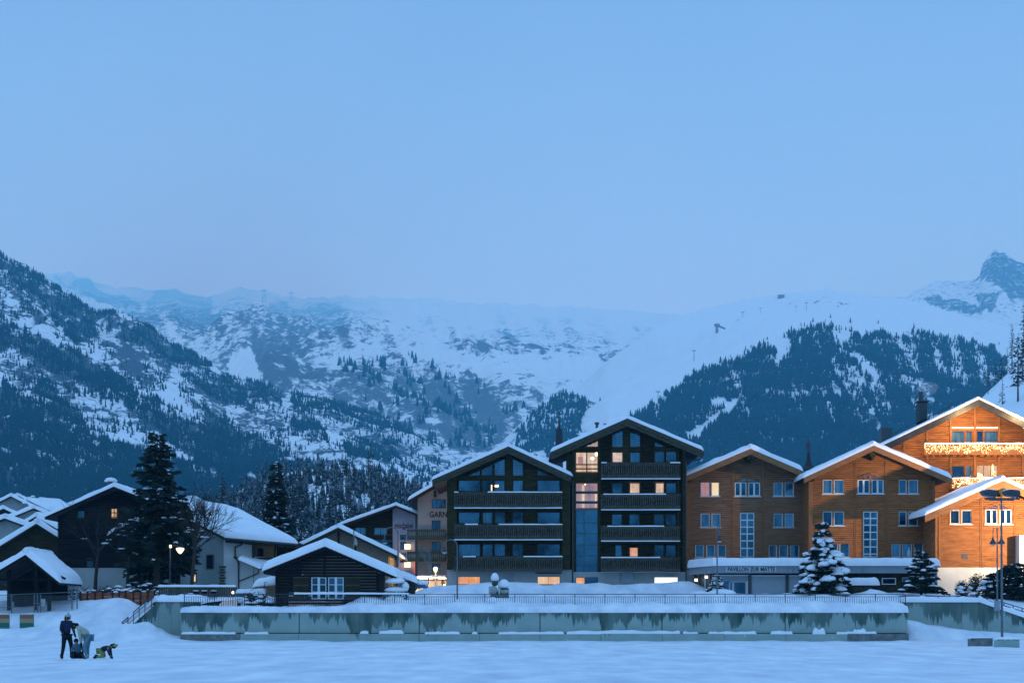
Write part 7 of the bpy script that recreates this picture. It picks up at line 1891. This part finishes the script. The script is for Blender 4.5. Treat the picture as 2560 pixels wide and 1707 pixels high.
# snow-covered bench and log store before the pavilion
F = Fr(1980, 1080, 3.484, 160.5)
q = thing('snowy_terrace_bar', 'long low terrace bar with a thick roll of snow before the pavilion wall', 'terrace bar', (F.X(590), 160.5, 3.3))
MB().box(F.X(430), F.X(700), 160.5, 161.4, 2.9, F.Z(1338)).build('body', WDARK, q)
x = 432
while x < 698: MB().box(F.X(x), F.X(x+9), 160.44, 160.495, F.Z(1384), F.Z(1342)).build('slat', WGREY, q); x += 14
m = MB(); snow_quad(m, (F.X(425), 160.2, F.Z(1328)), (F.X(762), 160.2, F.Z(1328)), (F.X(762), 161.5, F.Z(1326)), (F.X(425), 161.5, F.Z(1326)), 0.55, 24, 6, 77, edge=0.3, rough=0.16); m.build('snow', SNOW, q, smooth=True)
MB().box(F.X(425), F.X(762), 160.25, 161.5, F.Z(1338), F.Z(1328)).build('counter', WDARK, q)

# garden figure under snow
F = Fr(1040, 1020, 3.074, 153.0)
q = thing('garden_figure', 'stone animal figure wearing a cap of snow in front of the dark chalet', 'statue', (F.X(640), 153, 3.1))
def el(n, x, y, rx, rz, m_, ry=None, jit=0.04, flat=0.0, Yq=153.0):
    k = 153.0/FPX/3.074
    b = MB().blob((F.X(x), Yq, F.Z(y)), rx*k, (ry or rx)*k, rz*k, 14, 9, jit, int(x), flat=flat); return b.build(n, m_, q, smooth=True)
el('body', 596, 1402, 33, 40, CONCL := mat('pale_stone', (0.32, 0.36, 0.35), 0.9, 0.2, col2=(0.42, 0.45, 0.44), scale=6)); el('head', 606, 1342, 27, 24, METAL); el('snow_cap', 606, 1306, 32, 42, SNOW, flat=0.4)
el('rump', 676, 1402, 42, 30, CONCL, 36); el('band', 676, 1388, 43, 8, METAL, 40); el('snow_back', 676, 1362, 44, 48, SNOW, 40, flat=0.5)
for x in (570, 640): MB().tube([(F.X(x), 152.5, F.Z(1372)), (F.X(x-4 if x < 600 else x), 152.3, F.Z(1425))], [0.10, 0.07], 8).build('leg', CONCL, q)
for x in (585, 625, 655, 700): MB().tube([(F.X(x), 152.9, F.Z(1405)), (F.X(x), 152.9, 2.9)], 0.11, 8).build('foot', METAL, q)
MB().box(F.X(570), F.X(714), 152.6, 153.5, 2.9, F.Z(1432)).build('plinth', CONCD, q)

# church spires behind the roofs
F = Fr(1040, 1020, 3.074, 320.0)
q = thing('church_spire', 'needle-thin dark church spire between the two dark chalets', 'spire', (F.X(1100), 320, 20))
m = MB(); m.lathe((F.X(1100), 320, F.Z(330)), [((F.X(1126)-F.X(1100))*1.25, -6), ((F.X(1126)-F.X(1100))*1.1, 0.0), ((F.X(1126)-F.X(1100))*1.0, 3.5), ((F.X(1126)-F.X(1100))*0.42, F.Z(170)-F.Z(330)), (0.06, F.Z(82)-F.Z(330))], 8); m.build('roof', TILE, q)
m = MB(); m.tube([(F.X(1100), 320, F.Z(84)), (F.X(1100), 320, F.Z(20))], 0.06, 5); m.box(F.X(1100)-0.5, F.X(1100)+0.5, 319.95, 320.05, F.Z(48), F.Z(43)); m.build('cross', TILE, q)
F = Fr(1680, 1080, 3.484, 240.0)
q = thing('roof_turret', 'small dark turret with a pole between the two larch gables', 'turret', (F.X(1190), 240, 10))
m = MB(); m.lathe((F.X(1190), 240, F.Z(330)), [(1.3, -3), (1.2, 0.1), (0.5, 0.5), (0.32, 1.0), (0.18, 2.0), (0.05, 2.4)], 8); m.build('roof', TILE, q)
MB().tube([(F.X(1190), 240, F.Z(262)), (F.X(1188), 240, F.Z(60))], [0.16, 0.05], 6).build('pole', METAL, q)
MB().blob((F.X(1189), 240, F.Z(130)), 0.28, 0.2, 0.8, 6, 5, 0.2, 2).build('vane', METAL, q)

# mountain lift pylons
def pylon(label, px, py0, py1, Y, w, kind='T', group='lift pylons on the snow slopes'):
    x, Y, z0 = on_ridge(R_C if Y > 5000 else R_R, px, py1); z1 = z0+(py1-py0)*Y/FPX; h = z1-z0; r = h*0.035
    t = thing('lift_pylon', label, 'lift pylon', (x, Y, z0), group=group)
    if kind == 'A':
        MB().tube([(x-h*0.15, Y, z0-h*0.2), (x-h*0.06, Y, z1)], [r, r*0.7], 5).tube([(x+h*0.15, Y, z0-h*0.2), (x+h*0.06, Y, z1)], [r, r*0.7], 5).tube([(x-h*0.12, Y, z0+h*0.3), (x+h*0.08, Y, z0+h*0.6)], r*0.6, 4).build('mast', PYL, t)
    else: MB().tube([(x, Y, z0-h*0.3), (x, Y, z1)], [r*1.2, r*0.7], 5).build('mast', PYL, t)
    MB().box(x-h*w, x+h*w, Y-r, Y+r, z1-h*0.06, z1+h*0.02).build('cross_arm', PYL, t)
PYL = mat('pylon_steel', (0.26, 0.29, 0.32), 0.7)
pylon('two-legged lift pylon standing on the rocky crest', 728, 731, 758, 8200, 0.22, 'A'); pylon('faint lift pylon high in the cloud, left of the crest one', 660, 725, 757, 9500, 0.2, 'A')
pylon('lift pylon with a dark footing above the forest edge', 1735, 876, 906, 3550, 0.15); pylon('lift pylon at the upper tip of the forest, behind the tallest chalet', 1645, 979, 1008, 3250, 0.2)
pylon('lift pylon on the snow ridge right of the lift station', 1857, 780, 800, 4600, 0.25); pylon('lift pylon farther up the snow ridge', 1901, 769, 783, 4850, 0.25)
pylon('small lift pylon halfway along the snow ridge', 1990, 765, 778, 4900, 0.25); pylon('tiny lift pylon on the rocky hump of the ridge', 2016, 757, 775, 5000, 0.25)
pylon('small lift pylon low in the valley rocks', 957, 1010, 1030, 6200, 0.2); pylon('slim lift pylon on the open snow bowl', 1011, 847, 864, 7600, 0.05); pylon('slim lift pylon left of the other on the snow bowl', 978, 830, 848, 7800, 0.05)
Y = on_ridge(R_R, 1793, 832)[1]
q = thing('lift_station', 'dark little lift station high on the snow shoulder', 'building', (WX(1795, Y), Y, WZ(830, Y)))
MB().box(WX(1790, Y), WX(1796, Y), Y, Y+14, WZ(832, Y), WZ(813, Y)).build('tower', PYL, q); MB().prism([(WX(1796, Y), WZ(812, Y)), (WX(1814, Y), WZ(820, Y)), (WX(1814, Y), WZ(821.5, Y)), (WX(1796, Y), WZ(815, Y))], Y, Y+14).build('ramp', PYL, q)
MB().box(WX(1787, Y), WX(1799, Y), Y-3, Y+17, WZ(813, Y), WZ(809, Y)).build('roof', PYL, q)
Y = on_ridge(R_R, 1953, 746)[1]
q = thing('summit_restaurant', 'square grey building on top of the snow shoulder', 'building', (WX(1953, Y), Y, WZ(745, Y)))
MB().box(WX(1946, Y), WX(1961, Y), Y, Y+14, WZ(748, Y), WZ(737, Y)).build('body', PYL, q); MB().box(WX(1945, Y), WX(1962, Y), Y-2, Y+16, WZ(737, Y), WZ(735.5, Y)).build('roof', SNOW, q)

# ------------------------------------------------------------------ single trees on the wooded slope and the right pasture
def proto_tree(seed, h, rad, wh, snow, droop, m_needle, dens=1.0, bare=0.1, shape=0.8):
    rng = random.Random(seed); cr, sn = MB(), MB()
    for i in range(wh):
        f = bare+(1-bare)*(i+rng.random()*0.7)/wh
        Rr_ = rad*((1-f)/(1-bare))**shape*rng.uniform(0.7, 1.2)+0.15
        for b in range(5):
            a = rng.uniform(0, 6.28); L = Rr_*rng.uniform(0.6, 1.15); ca, sa = math.cos(a), math.sin(a); z = h*f
            for k in range(int(3*dens)+1):
                s = rng.uniform(0.15, 0.8); p = Vector((ca*L*s, sa*L*s, z-droop*L*s*s)); d = Vector((ca*L*0.45, sa*L*0.45, -droop*L*0.4+rng.uniform(-0.3, 0.3)))
                u = Vector((-sa, ca, rng.uniform(-0.6, 0.3)))*L*rng.uniform(0.12, 0.26)
                cr.add([tuple(p), tuple(p+d*0.5+u), tuple(p+d), tuple(p+d*0.5-u)], [(0, 1, 2, 3)])
            if rng.random() < snow:
                r = rng.uniform(0.12, 0.30)*min(1, 0.4+L*0.3); s = 0.7
                sn.blob((ca*L*s, sa*L*s, z-droop*L*s*s+0.1), r*1.5, r, r*0.5, 5, 4, 0.2, rng.randint(0, 999), flat=0.5, rot=a)
    tr = MB().tube([(0, 0, -1.5), (0, 0, h*0.97)], [h*0.013+0.05, 0.03], 5)
    return tr, cr, sn
protos = []
for k, (h, rad, wh, sn_, dr) in enumerate(((15, 2.2, 26, 0.16, 0.25), (17, 2.5, 30, 0.10, 0.3), (13, 2.0, 22, 0.2, 0.2), (16, 1.9, 28, 0.12, 0.3), (11, 1.9, 20, 0.25, 0.3))):
    tr, cr, sn = proto_tree(500+k, h, rad, wh, sn_, dr, NEEDLE, 1.2 if k < 3 else 0.8, bare=(0.1, 0.25, 0.05, 0.3, 0.08)[k])
    tmp = []
    for nm, mb, mt in (('trunk', tr, BARK), ('needles', cr, NEEDLED), ('snow', sn, SNOW)):
        me = bpy.data.meshes.new('tree_'+nm); me.from_pydata(mb.v, [], mb.f); me.materials.append(mt); me.update(); tmp.append((nm, me))
    protos.append(tmp)
def plant(x, y, z, k, s, lb, grp):
    o = bpy.data.objects.new('forest_tree', None); COL.objects.link(o); o.location = (x, y, z); o.scale = (s, s, s*random.Random(int(x*7+y)).uniform(0.9, 1.15)); o.rotation_euler = (0, 0, (x*13+y*7) % 6.28)
    tag(o, lb, 'tree', grp)
    for nm, me in protos[k]:
        c = bpy.data.objects.new(nm, me); COL.objects.link(c); c.parent = o
        if nm != 'trunk': c['kind'] = 'stuff'
rg = np.random.default_rng(12)
n = 0
cand = [(rg.uniform(180, 1320), rg.uniform(0.02, 0.98)) for _ in range(900)]
for px, v in cand:
    if n >= 298: break
    X, Y, Z, py = R_W.pos(np.array([px]), np.array([v])); X, Y, Z = float(X[0]), float(Y[0]), float(Z[0])
    cl = float(fbm(np.array([X/22.0]), np.array([Y/45.0]), 3, 91)[0])
    if 690 < px < 820 and v > 0.75 and cl < 0.6: continue
    if cl < 0.36: continue
    plant(X, Y, Z-0.3, int(rg.integers(0, 5)), float(rg.uniform(0.5, 0.9)), 'snow-dusted larch or spruce on the wooded slope behind the hotels', 'trees on the wooded slope'); n += 1
for px, py, k, s, lb in ((2545, 1003, 1, 1.35, 'large dark spruce at the right edge above the glowing chalet roof'), (2506, 1012, 4, 0.75, 'small lone spruce on the snow above the glowing chalet'), (2560, 855, 2, 1.6, 'tall spruce top at the right edge, highest of the pasture trees'),
                         (2530, 900, 3, 1.15, 'spruce on the pasture edge left of the highest one'), (2488, 962, 4, 0.9, 'dark spruce lowest on the pasture edge'), (2503, 945, 2, 0.8, 'dark spruce next above the lowest on the pasture edge'),
                         (2518, 925, 4, 0.9, 'dark spruce in the middle of the pasture edge'), (2470, 985, 3, 0.7, 'spruce at the foot of the pasture edge behind the roof'), (2556, 950, 0, 1.0, 'spruce by the right edge half way up the pasture')):
    best = None
    for v in np.linspace(0, 1, 60):
        X, Y, Z, p = R_S.pos(np.array([float(px)]), np.array([v]))
        if best is None or abs(float(p[0])-py) < best[0]: best = (abs(float(p[0])-py), float(X[0]), float(Y[0]), float(Z[0]))
    plant(best[1], best[2], best[3]-0.2, k, s, lb, 'spruces on the right pasture')

forest('slope_wood', R_W, lambda px, py: 0.8*(fbm(px*0.02, py*0.03, 4, 19) > 0.44), 2000, 4, 8, NEEDLED, 71, 0.0, 1.0, 0.18, 'dense dark undergrowth of young trees on the wooded slope')
# chimney smoke
sm = bpy.data.materials.new('smoke'); sm.use_nodes = True; st = sm.node_tree; st.nodes.clear()
so = st.nodes.new('ShaderNodeOutputMaterial'); sv = st.nodes.new('ShaderNodeVolumePrincipled'); sv.inputs['Density'].default_value = 0.16; sv.inputs['Color'].default_value = (0.95, 0.92, 0.95, 1); st.links.new(sv.outputs[0], so.inputs['Volume'])
Y = 191.0; m = MB(); rng = random.Random(3)
m.blob((WX(2318, Y), Y, WZ(972, Y)), 1.15, 0.8, 0.75, 10, 7, 0.2, 4)
tag(m.build('chimney_smoke', sm, smooth=True), 'pale puff of smoke drifting from the glowing chalet chimney', 'smoke', kind='stuff')

# ------------------------------------------------------------------ people
CL = {}
def cloth(n, c, c2=None): CL[n] = mat(n, c, 0.85, 0.2, col2=c2 or tuple(q*1.5 for q in c), scale=9); return CL[n]
NAVY = cloth('navy_jacket', (0.012, 0.02, 0.045)); BLKC = cloth('black_trousers', (0.008, 0.01, 0.016)); BEIGE = cloth('beige_jacket', (0.34, 0.36, 0.28), (0.42, 0.42, 0.34)); TEALC = cloth('teal_trousers', (0.08, 0.16, 0.20)); TEALJ = cloth('slate_jacket', (0.05, 0.12, 0.16))
HATW = cloth('grey_hat', (0.36, 0.34, 0.32), (0.46, 0.44, 0.42)); HAIR = cloth('dark_hair', (0.012, 0.01, 0.012)); LIME = cloth('lime_trousers', (0.16, 0.20, 0.05), (0.28, 0.32, 0.10)); LIMEH = cloth('lime_hat', (0.14, 0.26, 0.08)); BOOT = cloth('boots', (0.02, 0.02, 0.025)); BOOTL = cloth('light_boots', (0.20, 0.24, 0.26))
def skin_mesh(name, verts, edges, radii, m_, par, root=0, sub=2):
    me = bpy.data.meshes.new(name); me.from_pydata(verts, edges, []); o = bpy.data.objects.new(name, me); COL.objects.link(o)
    md = o.modifiers.new('skin', 'SKIN'); md.use_smooth_shade = True
    sv_ = me.skin_vertices[0].data
    for i, r in enumerate(radii):
        sv_[i].radius = r if isinstance(r, tuple) else (r, r); sv_[i].use_root = (i == root)
    s2 = o.modifiers.new('sub', 'SUBSURF'); s2.levels = sub; s2.render_levels = sub
    dg = bpy.context.evaluated_depsgraph_get()
    nm = bpy.data.meshes.new_from_object(o.evaluated_get(dg)); bpy.data.objects.remove(o)
    nm.materials.clear(); nm.materials.append(m_)
    p = bpy.data.objects.new(name, nm); COL.objects.link(p); p.parent = par; return p
def person(label, loc, rz, J, s, jacket, trousers, boots, hat=None, hair=None, bulk=1.0):
    """J: joint name -> (x, y, z) in metres for an adult; s scales the figure"""
    t = thing('person', label, 'person', loc, rz=rz, local=True); t.rotation_euler = (0, 0, rz)
    P = {k: tuple(c*s for c in v) for k, v in J.items()}
    names = list(P); ix = {n: i for i, n in enumerate(names)}
    E = [('pelvis','chest'),('chest','neck'),('neck','head'),('head','crown'),('chest','lsh'),('lsh','lel'),('lel','lwr'),('chest','rsh'),('rsh','rel'),('rel','rwr'),('pelvis','lhip'),('lhip','lkn'),('lkn','lan'),('lan','lto'),('pelvis','rhip'),('rhip','rkn'),('rkn','ran'),('ran','rto')]
    rad = dict(pelvis=(.155,.12), chest=(.17,.12), neck=.06, head=.10, crown=.085, lsh=.07, rsh=.07, lel=.048, rel=.048, lwr=.033, rwr=.033, lhip=.095, rhip=.095, lkn=.062, rkn=.062, lan=.045, ran=.045, lto=.04, rto=.04)
    def sc(r, k): return tuple(q*s*k for q in r) if isinstance(r, tuple) else r*s*k
    skin_mesh('body', [P[n] for n in names], [(ix[a], ix[b]) for a, b in E], [sc(rad[n], 0.92 if n not in ('pelvis','chest','lhip','rhip') else 0.7) for n in names], SKIN, t, ix['pelvis'])
    def sub_(nm, keys, k, m_, adj=None):
        loc_ = {n: i for i, n in enumerate(keys)}
        ed = [(loc_[a], loc_[b]) for a, b in E if a in loc_ and b in loc_]
        return skin_mesh(nm, [P[n] for n in keys], ed, [sc(rad[n], (adj or {}).get(n, k)) for n in keys], m_, t, 0)
    sub_('jacket', ['pelvis','chest','neck','lsh','lel','lwr','rsh','rel','rwr'], 1.28*bulk, jacket, dict(neck=1.25, pelvis=1.30*bulk))
    sub_('trousers', ['pelvis','lhip','lkn','lan','rhip','rkn','ran'], 1.35, trousers, dict(pelvis=1.20, lhip=1.25, rhip=1.25))
    for a, b in (('lan','lto'), ('ran','rto')):
        A, B = Vector(P[a]), Vector(P[b]); MB().tube([A+Vector((0,0,.10*s)), A, A.lerp(B, .5)-Vector((0,0,.01*s)), B], [.062*s, .072*s, .064*s, .045*s], 8).build('boot', boots, t, smooth=True)
    for w, e in (('lwr','lel'), ('rwr','rel')):
        A = Vector(P[w]); d = (A-Vector(P[e])).normalized(); u = d.cross(Vector((0,0,1)));  u = (u if u.length > .1 else Vector((1,0,0))).normalized(); m = MB()
        m.tube([A, A+d*.05*s, A+d*.10*s], [.035*s, .045*s, .038*s], 7)
        for k in range(4): 
            q = A+d*.095*s+u*(k-1.5)*.022*s; L = (.065, .08, .075, .055)[k]*s; m.tube([q, q+d*L*.6, q+d*L+Vector((0,0,-.015*s))], [.012*s, .011*s, .008*s], 5)
        q = A+d*.04*s+u*.04*s; m.tube([q, q+(d+u*.8).normalized()*.06*s], [.013*s, .010*s], 5)
        m.build('glove', BLKC, t, smooth=True)
    H, Cn, N = Vector(P['head']), Vector(P['crown']), Vector(P['neck'])
    up = (Cn-N).normalized(); f = Vector(P['face']) if 'face' in P else Vector((0, -1, 0))
    return t, P, H, Cn, up
def headwear(t, H, C_, f, s, hat, hair):
    f = Vector(f).normalized()
    up = (C_-H).normalized()
    ft = MB(); ft.blob(tuple(H+f*.115*s+up*.0*s), .018*s, .022*s, .026*s, 6, 4)
    ft.build('nose', SKIN, t, smooth=True)
    side = up.cross(f).normalized()
    ey = MB(); [ey.blob(tuple(H+f*.095*s+up*.035*s+side*q*.035*s), .011*s, .011*s, .009*s, 6, 4) for q in (-1, 1)]; ey.build('eyes', HAIR, t)
    ea = MB(); [ea.blob(tuple(H+side*q*.10*s), .016*s, .02*s, .032*s, 6, 4) for q in (-1, 1)]; ea.build('ears', SKIN, t)
    MB().blob(tuple(H+f*.098*s-up*.05*s), .026*s, .012*s, .007*s, 6, 4).build('mouth', CL['navy_jacket'], t)
    if hair:
        m = MB(); m.blob(tuple(H-f*.03*s+up*.035*s), .118*s, .118*s, .125*s, 10, 8, 0.06, 3); m.blob(tuple(H-f*.06*s-up*.06*s), .095*s, .08*s, .11*s, 8, 6, 0.08, 4); m.build('hair', hair, t, smooth=True)
    if hat:
        c = H+up*.07*s-f*.01*s
        m = MB(); m.blob(tuple(c), .125*s, .125*s, .11*s, 12, 8, 0.02, 3, flat=0.5); m.blob(tuple(c+up*.12*s), .04*s, .04*s, .04*s, 8, 6); m.build('hat', hat, t, smooth=True)
k_ = 79.0/FPX/2.584
def pxy(x, y, Y=79.0): return WX(x/2.584, Y), WZ(1100+y/2.584, Y)
# standing adult, seen mostly from behind, legs a little apart
J = dict(pelvis=(0,0,.93), chest=(-.02,.0,1.32), neck=(0,0,1.50), head=(.04,-.02,1.60), crown=(.05,-.02,1.68), lsh=(-.19,0,1.42), lel=(-.24,-.02,1.14), lwr=(-.16,-.18,.96), rsh=(.17,.0,1.42), rel=(.24,-.05,1.16), rwr=(.26,-.20,.98), lhip=(-.10,0,.88), lkn=(-.14,-.03,.48), lan=(-.20,.02,.08), lto=(-.22,-.16,.04), rhip=(.10,0,.88), rkn=(.17,-.04,.48), ran=(.19,.02,.08), rto=(.24,-.14,.04))
x, z = pxy(432, 1415)
t, P, H, C_, up = person('person in a dark jacket and pale knit hat standing upright on the rink', (x, 79.0, 0.03), R(25), J, 1.0, NAVY, BLKC, BOOT, bulk=1.05)
headwear(t, H, C_, (.7, -.7, -.2), 1.0, HATW, HAIR)
# adult bending forward to the left over a child
J = dict(pelvis=(.10,0,.90), chest=(-.22,-.02,1.20), neck=(-.36,-.02,1.27), head=(-.45,-.03,1.26), crown=(-.53,-.03,1.28), lsh=(-.24,.16,1.20), lel=(-.22,.16,.90), lwr=(-.20,.06,.66), rsh=(-.24,-.19,1.18), rel=(-.20,-.2,.88), rwr=(-.18,-.10,.62), lhip=(.10,.09,.86), lkn=(.04,.10,.48), lan=(.04,.10,.08), lto=(-.12,.10,.04), rhip=(.10,-.09,.86), rkn=(-.04,-.12,.46), ran=(.06,-.12,.08), rto=(-.10,-.13,.04))
x, z = pxy(570, 1405)
t, P, H, C_, up = person('person in a beige jacket bending down over a sitting child', (x, 78.6, 0.03), 0, J, 1.0, BEIGE, TEALC, BOOTL, bulk=1.05)
headwear(t, H, C_, (-.4, -.3, -1), 1.0, None, HAIR)
# child sitting on the snow between them
J = dict(pelvis=(0,0,.16), chest=(-.05,-.02,.52), neck=(-.07,-.03,.70), head=(-.09,-.05,.82), crown=(-.10,-.05,.90), lsh=(-.22,0,.62), lel=(-.30,-.12,.38), lwr=(-.18,-.32,.28), rsh=(.14,0,.62), rel=(.26,-.10,.36), rwr=(.16,-.30,.26), lhip=(-.10,-.04,.15), lkn=(-.22,-.36,.34), lan=(-.26,-.62,.08), lto=(-.27,-.76,.10), rhip=(.10,-.04,.15), rkn=(.20,-.38,.32), ran=(.26,-.64,.08), rto=(.28,-.78,.10))
x, z = pxy(508, 1410)
t, P, H, C_, up = person('small dark-haired child sitting on the snow between two standing adults', (x, 78.9, 0.03), R(10), J, 0.82, TEALJ, BLKC, BOOT)
headwear(t, H, C_, (0, -1, -.1), 0.82, None, HAIR)
# child on hands and knees
J = dict(pelvis=(-.22,0,.42), chest=(.12,-.02,.58), neck=(.28,-.03,.56), head=(.38,-.04,.56), crown=(.46,-.04,.59), lsh=(.16,.16,.54), lel=(.20,.18,.32), lwr=(.26,.16,.12), rsh=(.14,-.18,.54), rel=(.18,-.2,.32), rwr=(.26,-.18,.12), lhip=(-.22,.10,.38), lkn=(-.04,.13,.10), lan=(-.42,.13,.09), lto=(-.54,.13,.06), rhip=(-.22,-.10,.38), rkn=(-.06,-.14,.10), ran=(-.42,-.13,.09), rto=(-.54,-.13,.06))
x, z = pxy(688, 1412)
t, P, H, C_, up = person('child with lime trousers and green hat crouching on hands and knees', (x, 78.8, 0.03), 0, J, 0.85, NAVY, LIME, BOOT, bulk=1.1)
headwear(t, H, C_, (.6, -.5, -.8), 0.85, LIMEH, HAIR)
